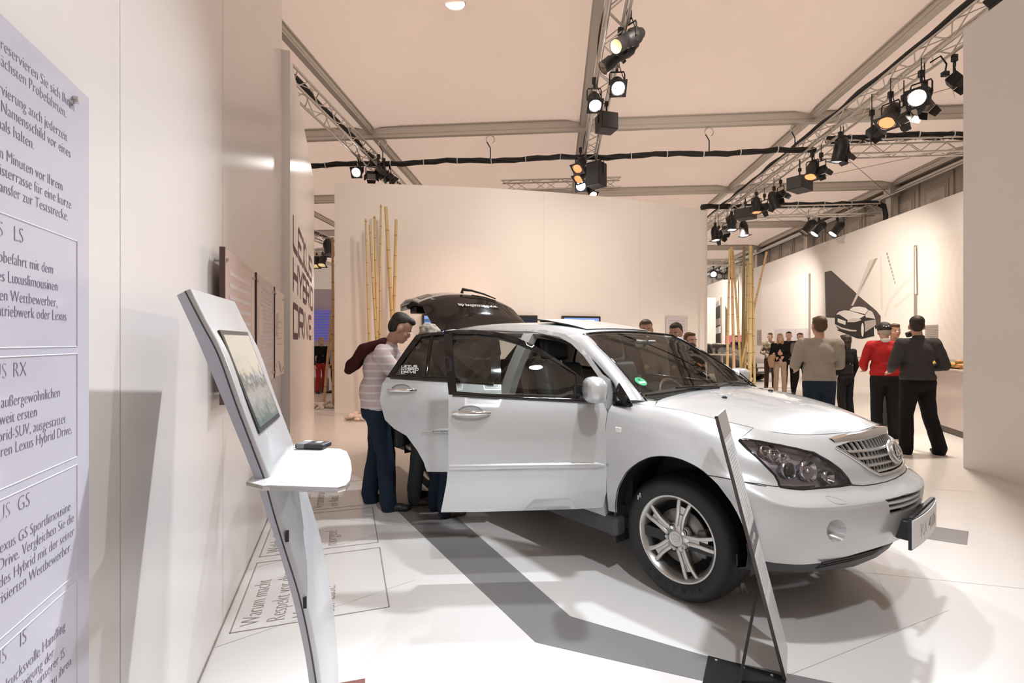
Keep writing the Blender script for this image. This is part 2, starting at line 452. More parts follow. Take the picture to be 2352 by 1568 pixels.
truss('lighting_truss', tw(6.0, 17.0, 5.55), tw(10.3, 17.0, 5.55), .30, 'short cross truss ending above the picture wall, cables drooping off its end')
truss('lighting_truss', tw(-1.5, 14.1, 5.72), tw(1.8, 14.1, 5.72), .27, 'cross truss peeping over the top of the back partition')
truss('lighting_truss', tw(4, 27.6, 5.55), tw(10.4, 27.6, 5.55), .30, 'distant cross truss behind the right bamboo canes')
truss('lighting_truss', tw(-13, 22.2, 5.4), tw(-4.4, 22.2, 5.4), .30, 'distant cross truss seen through the gap beside the lettered wall')
truss('lighting_truss', tw(-9.9, 15.5, 5.7), tw(-9.9, 24, 5.7), .30, 'distant lengthwise truss carrying a dark cable, in the gap by the lettered wall', .06)
# cable bundle slung below the cross beam
def bundle(name, pts, r, label, ties=True):
    root = empty(name, pts[0]); o = Vector(pts[0])
    P = [Vector(p)-o for p in pts]
    mb = MB(); tb = MB()
    for k in range(4):
        ph = k*1.57
        q = [p+Vector((0, r*.6*math.cos(ph+i*.7), r*.6*math.sin(ph+i*.7))) for i, p in enumerate(P)]
        mb.tube(q, r*.62, 6)
    mb.build('cables', M_rubber, root)
    if ties:
        for i in range(2, len(P)-1, 3):
            d = (P[i+1]-P[i]).normalized(); MB().cyl(P[i]-d*.008, P[i]+d*.008, r*1.35, n=10).build('cable_tie', M_white, root)
    return tag(root, label, 'cable')
def along(p0, p1, q, z, sag=.06, n=44, period=2.55):
    out = []
    for i in range(n+1):
        p = p0+(p1-p0)*i/n
        out.append(tw(p, q, z-sag*(1-abs(2*((p/period) % 1)-1))+.012*math.sin(p*9)))
    return out
bundle('cable_bundle', along(-6.2, 5.9, 11.95, 5.86, sag=.05), .055, 'black cable bundle tied in white, slung across under the nearest roof beam')
bundle('cable_bundle', along(6.0, 10.7, 11.65, 5.97, .04, 20), .075, 'black cable bundle lying on the cross truss by the right wall')
bundle('cable_bundle', along(4.8, 10.3, 17.0, 5.92, .03, 20)+[tw(10.5, 17.0, 5.8), tw(10.55, 17.0, 5.5), tw(10.5, 17.0, 5.15)], .075, 'black cable bundle on the far cross truss, drooping at its right end')
def hook(p, label, z1=6.42, z0=5.9):
    root = empty('cable_hanger', p); mb = MB()
    pts = [Vector((.10*math.sin(t), 0, z1-p[2]-.1+.10*math.cos(t))) for t in np.linspace(-2.2, 2.6, 12)]
    mb.tube(pts, .012, 6); mb.build('hook', M_alu, root)
    MB().tube([pts[0], Vector((0, 0, z1-p[2]-.3)), Vector((0, 0, z0-p[2]-.05))], .014, 6).build('strap', M_black, root)
    tag(root, label, 'hook')
for p, l in ((-4.2, 'metal hook holding the cables where the left truss passes the roof beam'), (-1.55, 'metal hook holding the slung cable bundle midway over the back partition'), (3.55, 'metal hook holding the slung cable bundle right of the middle truss'), (5.45, 'metal hook with black strap at the right truss under the roof beam')):
    hook(tw(p, 11.93, 5.9), l)

# ---- lamps
m_lens_w = mat('lit_lens_white', (.9, .9, .9), .3, emit=(1, .97, .95), estr=18)
m_lens_o = mat('lit_lens_amber', (.9, .5, .3), .3, emit=(1, .30, .085), estr=.85)
m_lens_d = mat('unlit_lens', (.25, .23, .2), .12, metal=.6)
m_lens_y = mat('dim_lens_yellow', (.8, .7, .4), .2, emit=(1, .74, .36), estr=.45)
m_lens_rim = mat('lit_lens_soft', (.8, .8, .8), .3, emit=(1, .95, .9), estr=3)
LENS = {'w': m_lens_w, 'o': m_lens_o, 'd': m_lens_d, 'y': m_lens_y, 's': m_lens_rim}
def yoke(root, c, d, r, up, top):
    # U-shaped bracket from the can's sides up to the clamp on the truss
    side = d.cross(Vector((0, 0, 1))); side = side.normalized() if side.length > .05 else Vector((1, 0, 0))
    pts = [c+side*r, c+side*r+up*.16, c+side*r*.9+up*.2, c-side*r*.9+up*.2, c-side*r+up*.16, c-side*r]
    MB().tube(pts, .012, 6).build('yoke', M_black, root)
    k = c+up*.2; zr = root.location.z
    mb = MB().cyl(k, k+up*.09, .02, n=8); mb.box(k+up*.13, (.07, .05, .1)); mb.build('clamp', M_black, root)
    if zr+k.z+.13 < TZ-.02: MB().cyl(k+up*.12, Vector((k.x, k.y, TZ+.03-zr)), .008, n=8).build('drop_rod', M_black, root)
    arm(root, k)
    if top is not None: MB().tube([c-d*.15, c+Vector((.12, 0, .05)), k+up*.2], .007, 5).build('lead', M_rubber, root)
def arm(root, k):
    # outrigger from the lamp's drop rod to the nearest lengthwise truss
    w = root.location+k; p = w.x*TC-w.y*TS; q = w.x*TS+w.y*TC
    t = min((-4.46, .83, 5.78, -9.9), key=lambda a: abs(a-p)); s = 1 if p > t else -1
    if .11 < abs(p-t) < 1.6:
        e = tw(t+s*.13, q, TZ+.02)-root.location; b = Vector((w.x, w.y, TZ+.02))-root.location
        if w.z+.13 >= TZ-.02: b = k+Vector((0, 0, .12))
        MB().cyl(b, e, .016, n=8).build('outrigger', M_alu, root)
def par_can(lens, d, kind, label, group, gel=True, s=1., lead=True):
    lens = Vector(lens); d = Vector(d).normalized(); root = empty('can_spotlight', lens)
    M = zto(-d); r = .105*s
    mb = MB().lathe([(r, 0), (r, .02), (r*.96, .03), (r*.96, .2*s), (r*.99, .21*s), (r*.99, .24*s), (r*.92, .27*s), (r*.75, .33*s), (r*.45, .375*s), (.001, .385*s)], 24, M)
    mb.build('housing', M_black, root)
    MB().lathe([(.001, .022), (r*.55, .018), (r*.93, .008)], 24, M).build('lens', LENS[kind], root)
    if gel:
        mb = MB(); q = .13*s
        for a, b in (((-q, -q), (q, -r*.95)), ((-q, r*.95), (q, q)), ((-q, -r*.95), (-r*.95, r*.95)), ((r*.95, -r*.95), (q, r*.95))):
            mb.box(M @ Vector(((a[0]+b[0])/2, (a[1]+b[1])/2, -.004)), (b[0]-a[0], b[1]-a[1], .008), 0, M.to_3x3())
        for sx in (-1, 1):
            for sy in (-1, 1):
                mb.add([M @ Vector((sx*r*.95, sy*r*.95, -.006)), M @ Vector((sx*r*.55, sy*r*.95, -.006)), M @ Vector((sx*r*.95, sy*r*.55, -.006))], [(0, 1, 2)])
        mb.build('gel_frame', M_black, root)
    yoke(root, -d*.17*s, d, r*1.12, Vector((0, 0, 1)), True if lead else None)
    return tag(root, label, 'spotlight', group)
def profile(lens, d, kind, label, group):
    lens = Vector(lens); d = Vector(d).normalized(); root = empty('profile_spotlight', lens); M = zto(-d)
    MB().lathe([(.095, 0), (.095, .16), (.08, .17), (.08, .27), (.1, .28), (.1, .40), (.115, .41), (.115, .50), (.085, .55), (.075, .62), (.001, .63)], 22, M).build('housing', M_black, root)
    MB().lathe([(.001, .03), (.05, .022), (.088, .006)], 22, M).build('lens', LENS[kind], root)
    for k in range(4):
        a = k*math.pi/2+.5; p = M @ Vector((.115*math.cos(a), .115*math.sin(a), .34)); MB().box(p, (.03, .03, .05), 0, M.to_3x3()).build('shutter_knob', M_black, root)
    yoke(root, -d*.33, d, .125, Vector((0, 0, 1)), True)
    return tag(root, label, 'spotlight', group)
def flood(c, d, label, group, s=1.):
    c = Vector(c); d = Vector(d).normalized(); root = empty('barndoor_flood', c); M = zto(d); M3 = M.to_3x3()
    MB().box(M3 @ Vector((0, 0, -.06*s)), (.2*s, .15*s, .13*s), 0, M3, .015).build('housing', M_black, root)
    MB().box(M3 @ Vector((0, 0, .007*s)), (.17*s, .12*s, .004), 0, M3).build('lens', m_lens_d, root)
    for sx, sy in ((0, 1), (0, -1), (1, 0), (-1, 0)):
        a = Vector((sx*.1*s, sy*.075*s, .01)); b = a+Vector((sx*.05*s, sy*.05*s, .11*s)); w = Vector((0 if sx else .1*s, 0 if sy else .075*s, 0)); w2 = w*.75
        mb = MB(); t = Vector((sx, sy, 0))*.004
        mb.add([M3 @ p for p in (a-w, a+w, b+w2, b-w2, a-w+t, a+w+t, b+w2+t, b-w2+t)], [(0, 1, 2, 3), (7, 6, 5, 4), (0, 4, 5, 1), (1, 5, 6, 2), (2, 6, 7, 3), (3, 7, 4, 0)])
        mb.build('barn_door', M_black, root)
    yoke(root, -d*.06*s, d, .115*s, Vector((0, 0, 1)), None)
    return tag(root, label, 'floodlight', group)
def speaker(c, d, label, w=.26, h=.26, dp=.24):
    c = Vector(c); root = empty('box_speaker', c); M = frame((0, 0, 0), Vector((0, 0, 1)).cross(Vector(d)), Vector((0, 0, 1))); M3 = M.to_3x3()
    M3 = Matrix(((M3[0][0], M3[0][2], M3[0][1]), (M3[1][0], M3[1][2], M3[1][1]), (M3[2][0], M3[2][2], M3[2][1])))
    MB().box((0, 0, 0), (w, dp, h), 0, M3, .012).build('cabinet', mat('speaker_black', (.016, .016, .018), .55, bump=(300, .3, .002)), root)
    MB().box(M3 @ Vector((0, dp/2+.004, 0)), (w*.9, .008, h*.88), 0, M3).build('grille', M_dgrey, root)
    MB().tube([M3 @ Vector(p) for p in ((-w/2-.01, 0, 0), (-w/2-.01, 0, h/2+.05), (w/2+.01, 0, h/2+.05), (w/2+.01, 0, 0))], .012, 6).build('bracket', M_black, root)
    mb = MB().cyl((0, 0, h/2+.05), (0, 0, h/2+.2), .016, n=8); mb.box((0, 0, h/2+.2), (.06, .05, .08)); mb.cyl((0, 0, h/2+.2), (0, 0, TZ+.03-c.z), .014, n=8); mb.build('clamp', M_black, root)
    mb = MB()
    for sx in (-1, 1): mb.cyl(M3 @ Vector((sx*w*.25, -dp/2-.002, 0)), M3 @ Vector((sx*w*.25, -dp/2+.01, 0)), .006, n=8)
    mb.build('screw', M_chrome, root)
    return tag(root, label, 'speaker')
ZL = 5.40
def L(px, py, z=ZL): return px_z(px, py, z)
GM, GL, GR, GX = 'spotlights on the middle truss', 'spotlights on the left truss', 'spotlights on the right truss', 'spotlights on the far cross truss'
profile(L(1414, 107), (-.62, -.45, -.55), 'y', 'upper of two long profile spotlights on the middle truss, dim yellow lens', GM)
profile(L(1385, 157), (-.75, -.05, -.62), 'd', 'lower long profile spotlight on the middle truss, unlit and pointing left', GM)
par_can(L(1420, 203), (-.05, -.75, -.72), 'w', 'glowing white can spotlight on the right of the middle truss, below the long profile lamps', GM)
par_can(L(1367, 243), (0, -.62, -.85), 'w', 'glowing white can spotlight on the left of the middle truss, beside the box speaker', GM)
speaker(L(1393, 283, 5.42), (.25, -.9, -.35), 'black box speaker on the middle truss in front of the roof beam', .32, .30, .30)
par_can(L(1326, 388), (-.45, -.5, -.75), 'o', 'orange-lit can spotlight at the lower end of the middle truss, the upper one', GM, s=1.1)
par_can(L(1328, 412), (-.5, -.4, -.75), 'o', 'orange-lit can spotlight half hidden behind the brightest lamp', GM, s=1.1)
par_can(L(1334, 427), (-.12, -.9, -.35), 'w', 'brightest white spotlight, at the far end of the middle truss', GM, s=1.15)
speaker(L(1370, 402, 5.42), (-.5, -.6, -.3), 'black box speaker at the far end of the middle truss', .36, .55, .36)
par_can(L(1362, 448, 5.2), (.25, -.55, -.8), 'w', 'small white lamp lowest at the far end of the middle truss, washing the partition', GM, s=.95)
par_can(L(818, 396), (-.05, -.85, -.5), 'w', 'glowing white can spotlight on the left truss', GL)
flood(L(853, 405), (.2, -.7, -.6), 'small black floodlight on the left truss, just right of its lit can', GL, 1.1)
for k, (x, y) in enumerate(((874, 396), (886, 404), (899, 411))):
    flood(L(x, y, 5.5), (.6, .3, -.6), ['black floodlight on the left truss, first beyond the small flood', 'black floodlight on the left truss, second from its far end', 'black floodlight on the left truss at the far end above the partition'][k], GL, 1.)
par_can(L(2106, 225, 5.15), (-.75, -.5, -.45), 'w', 'largest glowing white spotlight, on the right truss nearest the right wall', GR, s=1.15)
flood(L(2128, 247, 5.1), (.1, -.5, -.9), 'black barn-door floodlight tucked under the largest glowing spotlight', GR)
par_can(L(2036, 283, 5.05), (-.55, -.25, -.85), 'o', 'large orange-lit can spotlight on the right truss, second from the right wall', GR, s=1.15)
flood(L(2082, 276, 5.15), (.75, .1, -.55), 'black barn-door floodlight behind the large orange can on the right truss', GR)
flood(L(2008, 308, 5.1), (.45, -.3, -.8), 'black barn-door floodlight hanging alone left of the large orange can', GR)
par_can(L(1924, 372, 5.1), (-.1, .25, -1), 's', 'upright dark can spotlight where the cables cross the right truss', GR, s=1.25)
flood(L(1941, 360, 5.2), (.6, .2, -.7), 'black floodlight half hidden behind the upright dark can', GR)
par_can(L(1861, 407, 5.1), (-.35, -.2, -.9), 'o', 'smaller orange-lit can spotlight halfway along the right truss', GR, s=1.15)
flood(L(1890, 395, 5.2), (.7, .2, -.6), 'black barn-door floodlight beside the smaller orange can', GR)
speaker(L(1837, 424, 5.2), (-.7, -.5, -.3), 'long black box speaker on the right truss below the smaller orange can', .36, .3, .55)
par_can(L(1783, 478, 5.0), (.35, .1, -.9), 's', 'dark can spotlight leaning right, on the right truss beside a small flood', GR, s=1.2)
flood(L(1797, 450, 5.3), (.7, .1, -.6), 'small floodlight right of the leaning dark can', GR, 1.1)
par_can(L(1738, 488, 5.1), (0, -.1, -1), 'o', 'dim orange can spotlight above the right bamboo, on the right truss', GR, s=1.2)
flood(L(1760, 480, 5.2), (.7, .1, -.6), 'floodlight just right of the dim orange can', GR, 1.2)
speaker(L(1712, 492, 5.3), (-.6, -.6, -.2), 'flat black box speaker far along the right truss', .5, .28, .5)
par_can(L(1681, 528, 5.0), (0, -.1, -1), 's', 'dark can spotlight far along the right truss, with a bright rim', GR, s=1.3)
flood(L(1668, 530, 5.1), (-.5, -.4, -.7), 'floodlight left of the far dark can with the bright rim', GR, 1.3)
par_can(L(1710, 541, 4.9), (.05, -.1, -1), 's', 'dark can spotlight hanging low above the right bamboo tops', GR, s=1.3)
par_can(L(1644, 552, 4.9), (.05, -.1, -1), 's', 'dark can spotlight at the partition edge, lowest on the right truss', GR, s=1.3)
flood(L(1654, 548, 5.0), (.6, .1, -.7), 'floodlight touching the lowest can by the partition edge', GR, 1.3)
for k, (x, y) in enumerate(((1846, 534), (1870, 538), (1912, 538))):
    par_can(L(x, y, 5.05), (-.62, .1, -.75), 's' if k else 'd', ['dark can under the far cross truss, leftmost of three, by the eave post', 'dark can under the far cross truss, middle of three', 'dark can under the far cross truss, rightmost of three'][k], GX, s=1.35)
for k, (x, y, kd) in enumerate(((1639, 630, 'w'), (1652, 634, 'd'), (1670, 634, 'd'))):
    par_can(L(x, y, 5.1), (-.3, -.8, -.45), kd, ['distant glowing spotlight beside the rounded partition end', 'distant dark spotlight right of the glowing one', 'distant dark spotlight behind the bamboo tops'][k], 'distant spotlights behind the right bamboo', s=1.5, lead=False)
for k, (x, y) in enumerate(((725, 611), (739, 609))):
    par_can(L(x, y, 4.95), (0, -.4, -.9), 'y', ['distant can spotlight in the gap, the left of the pair', 'distant can spotlight in the gap, the right of the pair'][k], 'distant spotlights in the gap', s=1.6, lead=False)
par_can(L(757, 585, 5.1), (.2, -.2, -.9), 'd', 'distant black can spotlight in the gap touching the bamboo cane', 'distant spotlights in the gap', s=1.9, lead=False)
# small plug hanging from the right truss
root = empty('cable_plug', L(2171, 170, 5.45)); MB().tube([(0, 0, .02), (.02, 0, .15), (-.05, .02, .28), (-.18, .05, .2)], .012, 6).build('lead', M_rubber, root); MB().box((0, 0, 0), (.09, .07, .07), 0, None, .01).build('plug', M_black, root); tag(root, 'black cable plug dangling from the right truss near the wall', 'plug')
flood(L(2200, 190, 5.35), (.4, -.4, -.8), 'black floodlight cut off by the edge of the near right wall', GR, 1.1)
flood(L(2296, 10, 5.35), (.2, -.4, -.8), 'black floodlight peeping over the top of the near right wall', GR, 1.)
# round bay lamp at the tent apex
o = empty('ceiling_lamp', (-1.02, 8.95, 7.50)); MB().lathe([(.18, 0), (.19, .02), (.17, .05), (.05, .12), (.05, .3)], 28).build('ring', M_alu, o)
MB().lathe([(.001, .012), (.17, .012)], 28).build('diffuser', m_lens_rim, o); tag(o, 'round ceiling lamp at the peak of the tent bay, cut by the top edge', 'lamp')
# ================================================================== THE CAR
# car axes: x forward from the front axle, y to the car's left, z up
CU = Vector((math.cos(R(-50)), math.sin(R(-50)), 0)); CV = Vector((-CU.y, CU.x, 0))
CO = Vector((1.5418, 3.3642, 0))
CM = frame(CO, CU, CV); CI = CM.inverted()
car = empty('car', M=CM)
tag(car, 'large pearl white car with its right-hand doors and tailgate standing open', 'car')
m_paint = mat('pearl_white_paint', (.53, .54, .535), .27, metal=.3, coat=.8, spec=.5, coat_rough=.03)
m_gap = mat('panel_gap_black', (.02, .02, .02), .8)
m_glass = glass('tinted_window_glass', (.50, .54, .52), .72, .07)
m_dglass = glass('dark_window_glass', (.10, .10, .095), .6, .06)
m_wind = glass('windscreen_glass', (.84, .85, .80), .6, .07)
m_lens = glass('clear_lamp_lens', (.80, .80, .84), .7, .08)
m_gloss = mat('gloss_black_trim', (.006, .006, .006), .06, spec=.6)
m_plas = mat('black_plastic_trim', (.02, .02, .021), .5)
m_dplas = mat('dark_grey_valance', (.055, .056, .058), .5)
m_leather = mat('dark_leather', (.045, .06, .065), .45, bump=(40, .15, .004))
m_trimb = mat('beige_lining', (.36, .34, .30), .8)
m_smoke = mat('smoked_chrome', (.55, .55, .60), .2, metal=.9)
m_silver = mat('silver_alloy', (.62, .61, .58), .28, metal=.85)
m_tyre = mat('tyre_rubber', (.013, .013, .013), .6)
cam_l = np.array(CI @ Vector((0, 0, H)))
def cray(px, py):
    d = CI.to_3x3() @ Vector(((px-CX)/F_, 1, -(py-CY)/F_)); return np.array(d)
def cpy(px, py, y):                          # image point on the car plane y = const
    d = cray(px, py); t = (y-cam_l[1])/d[1]; p = cam_l+d*t; return (p[0], p[1], p[2])
# ---- front master surface (right half): rows from the bottom lip up over the wing to the bonnet
A_ROWS = [
 [(-.42,-.875,.42),(-.2,-.885,.42),(0,-.89,.41),(.2,-.89,.41),(.42,-.87,.41),(.56,-.79,.40),(.685,-.655,.405),(.82,-.39,.44),(.885,-.2,.455),(.905,0,.46)],
 [(-.42,-.895,.56),(-.2,-.905,.56),(0,-.91,.55),(.2,-.91,.55),(.42,-.89,.55),(.585,-.80,.55),(.722,-.645,.555),(.852,-.385,.565),(.915,-.2,.57),(.935,0,.57)],
 [(-.42,-.90,.69),(-.2,-.912,.69),(0,-.92,.69),(.2,-.918,.685),(.42,-.892,.68),(.592,-.802,.664),(.732,-.648,.662),(.862,-.388,.668),(.927,-.2,.677),(.947,0,.682)],
 [(-.42,-.905,.80),(-.2,-.912,.80),(0,-.917,.79),(.2,-.908,.78),(.42,-.874,.752),(.586,-.79,.702),(.728,-.643,.694),(.858,-.385,.699),(.922,-.2,.706),(.942,0,.710)],
 [(-.42,-.905,.90),(-.2,-.905,.89),(0,-.90,.87),(.2,-.88,.85),(.41,-.825,.80),(.55,-.735,.765),(.665,-.60,.755),(.785,-.37,.752),(.845,-.2,.755),(.866,0,.757)],
 [(-.42,-.895,.985),(-.2,-.885,.975),(0,-.875,.955),(.2,-.845,.925),(.40,-.785,.885),(.535,-.705,.855),(.64,-.585,.85),(.75,-.37,.85),(.81,-.2,.855),(.83,0,.86)],
 [(-.42,-.87,1.05),(-.2,-.85,1.04),(0,-.835,1.02),(.2,-.80,.99),(.385,-.735,.955),(.505,-.65,.93),(.60,-.54,.925),(.70,-.35,.935),(.765,-.19,.955),(.785,0,.97)],
 [(-.42,-.80,1.10),(-.2,-.775,1.09),(0,-.755,1.08),(.2,-.715,1.05),(.36,-.66,1.02),(.47,-.575,.995),(.555,-.475,.985),(.65,-.31,.985),(.72,-.17,.995),(.745,0,1.003)],
 [(-.42,-.68,1.135),(-.2,-.66,1.12),(0,-.63,1.11),(.2,-.59,1.085),(.31,-.54,1.06),(.40,-.47,1.04),(.475,-.39,1.03),(.56,-.25,1.025),(.62,-.14,1.025),(.64,0,1.03)]]
AG = np.array(A_ROWS)
# mirror one column past the centre line so the nose is smooth across y = 0
AG = np.concatenate([AG, AG[:, -2:-1]*np.array([1, -1, 1])], 1)
def crw(t): return np.stack([-.5*t+t*t-.5*t**3, 1-2.5*t*t+1.5*t**3, .5*t+2*t*t-1.5*t**3, -.5*t*t+.5*t**3], -1)
def evalA(u, v):
    u = np.clip(np.asarray(u, float), 0, 9); v = np.clip(np.asarray(v, float), 0, 8)
    G = np.concatenate([2*AG[:1]-AG[1:2], AG, 2*AG[-1:]-AG[-2:-1]], 0)
    G = np.concatenate([2*G[:, :1]-G[:, 1:2], G], 1)
    iu = np.minimum(np.floor(u).astype(int), 8); iv = np.minimum(np.floor(v).astype(int), 7)
    wu = crw(u-iu); wv = crw(v-iv); out = 0
    for a in range(4):
        for b in range(4): out = out+(wv[..., a]*wu[..., b])[..., None]*G[iv+a, iu+b]
    return out
_uu, _vv = np.meshgrid(np.linspace(0, 9, 451), np.linspace(0, 8, 401)); _uu = _uu.ravel(); _vv = _vv.ravel(); _PA = evalA(_uu, _vv)
def toA(p):
    p = np.array(p); i = np.argmin(((_PA-p)**2).sum(1)); return (_uu[i], _vv[i])
def pxA(px, py):
    d = cray(px, py); d = d/np.linalg.norm(d); w = _PA-cam_l; t = w@d; q = ((w-t[:, None]*d)**2).sum(1)
    near = q < .02**2
    if not near.any(): i = np.argmin(q); return (_uu[i], _vv[i])
    tm = t[near].min(); sel = np.where(near & (t < tm+.15))[0]; i = sel[np.argmin(q[sel])]
    return (_uu[i], _vv[i])
def densify(lp, step, smooth=False):
    lp = [tuple(p) for p in lp]; n = len(lp); out = []
    for i in range(n):
        a, b = np.array(lp[i]), np.array(lp[(i+1) % n])
        k = max(1, int(np.ceil(np.linalg.norm(b-a)/step)))
        if smooth:
            p0, p3 = np.array(lp[i-1]), np.array(lp[(i+2) % n])
            for j in range(k):
                w = crw(np.array(j/k)); out.append(tuple(w[0]*p0+w[1]*a+w[2]*b+w[3]*p3))
        else: out += [tuple(a+(b-a)*j/k) for j in range(k)]
    return out
def inside(lp, x, y):
    c = np.zeros(x.shape, bool); n = len(lp)
    for i in range(n):
        x0, y0 = lp[i]; x1, y1 = lp[(i+1) % n]
        if y0 == y1: continue
        k = ((y0 > y) != (y1 > y)) & (x < (x1-x0)*(y-y0)/(y1-y0)+x0); c ^= k
    return c
def panel(surf, loops, step, th=.012, out=1):
    """trimmed patch of a surface: loops[0] outline, the others holes; returns (verts, faces, rim loops in 3-D)"""
    pts = []; ed = []
    for lp in loops:
        k = len(pts); n = len(lp); pts += lp; ed += [(k+i, k+(i+1) % n) for i in range(n)]
    P = np.array(pts); lo, hi = P.min(0), P.max(0)
    gx, gy = np.meshgrid(np.arange(lo[0]+step*.5, hi[0], step), np.arange(lo[1]+step*.5, hi[1], step)); gx = gx.ravel(); gy = gy.ravel()
    ok = np.zeros(gx.shape, bool)
    for lp in loops: ok ^= inside(lp, gx, gy)
    for a, b in ed:
        A, B = P[a], P[b]; d = B-A; L2 = d@d+1e-12
        t = np.clip(((gx-A[0])*d[0]+(gy-A[1])*d[1])/L2, 0, 1)
        ok &= (gx-A[0]-t*d[0])**2+(gy-A[1]-t*d[1])**2 > (.45*step)**2
    allp = [Vector(p) for p in pts]+[Vector(p) for p in zip(gx[ok], gy[ok])]
    vo, _, fo, *_ = geometry.delaunay_2d_cdt(allp, ed, [], 0, 1e-6)
    V = np.array([(p.x, p.y) for p in vo]); Fc = [f for f in fo if len(f) >= 3]
    cen = np.array([V[list(f)].mean(0) for f in Fc]); keep = np.zeros(len(Fc), bool)
    for lp in loops: keep ^= inside(lp, cen[:, 0], cen[:, 1])
    S = surf(V[:, 0], V[:, 1]); faces = [tuple(f) for f, k in zip(Fc, keep) if k]
    f0 = faces[len(faces)//2]; nn = np.cross(S[f0[1]]-S[f0[0]], S[f0[2]]-S[f0[0]])
    e = 1e-3
    def normals(q):
        q = np.array(q); du = surf(q[:, 0]+e, q[:, 1])-surf(q[:, 0]-e, q[:, 1]); dv = surf(q[:, 0], q[:, 1]+e)-surf(q[:, 0], q[:, 1]-e)
        n = np.cross(du, dv); return n/(np.linalg.norm(n, axis=1)[:, None]+1e-12)
    rims = []
    for lp in loops:
        q = np.array(lp); rims.append((surf(q[:, 0], q[:, 1]), normals(lp)*out))
    N0 = normals([tuple(V[f0[0]])])[0]*out
    if nn@N0 < 0: faces = [f[::-1] for f in faces]
    return S, faces, rims
def emit(mb, P, mi=0, th=.012, side=0):
    """panel into a collector, with a turned-in edge; side 1 = mirrored"""
    S, faces, rims = P; sg = np.array([1, -1, 1]) if side else np.array([1, 1, 1])
    mb.add(S*sg, [f[::-1] for f in faces] if side else faces, mi, True)
    if th:
        for p, n in rims:
            k = len(p); a = p*sg; b = (p-n*th)*sg
            mb.add(list(a)+list(b), [(i, (i+1) % k, (i+1) % k+k, i+k) for i in range(k)], mi, False)
    return mb
def gaps(mb, P, r=.0022, side=0, sink=.0012):
    sg = np.array([1, -1, 1]) if side else np.array([1, 1, 1])
    for p, n in P[2]: mb.tube(list((p-n*sink)*sg), r, 5, closed=True)
def heightY(Yf):
    return lambda x, z: np.stack([np.asarray(x, float), Yf(np.asarray(x, float), np.asarray(z, float)), np.asarray(z, float)], -1)
# side of the body: half width as a function of x and z
ZP = [.30, .36, .45, .56, .66, .70, .74, .90, .985, 1.05, 1.09, 1.14, 1.25, 1.40, 1.50, 1.56, 1.62]
YP = [-.845, -.872, -.888, -.897, -.902, -.906, -.906, -.906, -.897, -.878, -.862, -.845, -.805, -.735, -.68, -.640, -.59]
_zd = np.linspace(.1, 1.9, 1801); _k = np.exp(-(np.arange(-90, 91)/32.)**2); _k /= _k.sum()
_yd = np.convolve(np.interp(np.linspace(.1-.09, 1.9+.09, 1981), ZP, YP), _k, 'valid')
def side_y(x, z):
    y = np.interp(z, _zd, _yd)
    return y+.018*np.clip((-1.9-x)/1.2, 0, 2)**2*1.6
S_side = heightY(side_y)
def arch(cx, cz, rx, rz, a0, a1, n=26): return [(cx+rx*math.cos(R(a0+(a1-a0)*i/n)), cz+rz*math.sin(R(a0+(a1-a0)*i/n))) for i in range(n+1)]
# ---- outlines on the front surface
def A3(pts): return [toA(p) for p in pts]
HL = [(1699,1011),(1712,1009),(1745,1014),(1790,1022),(1830,1030),(1868,1041),(1903,1060),(1930,1081),(1947,1101),(1952,1113),(1930,1116),(1880,1120),(1845,1123),(1815,1121),(1792,1117),(1788,1105),(1780,1090),(1763,1073),(1740,1050),(1718,1030)]
hl_uv = [pxA(*p) for p in HL]
arch_uv = A3([(x, -.90, z) for x, z in arch(.05, .40, .415, .44, 178, 4, 40)])
seam_uv = [pxA(1788, 1117), pxA(1745, 1111), pxA(1700, 1105), pxA(1660, 1097)]
crest = lambda us: [(u, 7.) for u in us]
i_arch = int(np.argmin([(p[0]-seam_uv[-1][0])**2+(p[1]-seam_uv[-1][1])**2 for p in arch_uv])); seam_uv[-1] = arch_uv[i_arch]
wing_lp = [(0., 0.), (0., 3.5), (0., 7.)]+crest([.5, 1, 2, 3, 3.6, 4.1])+[pxA(1699, 1008), pxA(1696, 1012), pxA(1716, 1033), pxA(1738, 1052), pxA(1761, 1075), pxA(1778, 1092), pxA(1786, 1107)]+seam_uv
wing_lp += arch_uv[:i_arch][::-1]
wing_lp += [toA((-.365, -.89, .42))]
P_wing = panel(evalA, [densify(wing_lp, .16)], .13)
bump_lp = [toA((.465, -.87, .43))]+arch_uv[i_arch+1:][::-1]+seam_uv[::-1]+[pxA(1792, 1120), pxA(1815, 1124), pxA(1845, 1126), pxA(1880, 1123), pxA(1930, 1119), pxA(1955, 1115), (7.0, 3.93), (8.0, 3.93), (9., 3.97), (9., 2), (9., 0.), (8., 0.), (7., 0.), (6, 0.), (5., 0.), (4.4, 0.)]
fog_c = pxA(1922, 1219); 
fog_lp = [pxA(1922+23*math.cos(t), 1219+26*math.sin(t)) for t in np.linspace(0, 2*math.pi, 24, endpoint=False)]
vent_lp = A3([(.87, -.35, .69), (.862, -.30, .618), (.91, -.15, .618), (.92, 0, .618)])[:3]+[(9., toA((.93, 0, .618))[1]), (9., toA((.94, 0, .695))[1])]+A3([(.92, -.17, .695)])
P_bump = panel(evalA, [densify(bump_lp, .16), densify(fog_lp, .1), densify([p if p[0] < 9 else (8.999, p[1]) for p in vent_lp], .12)], .12)
P_hl = panel(evalA, [densify(hl_uv, .1)], .1)
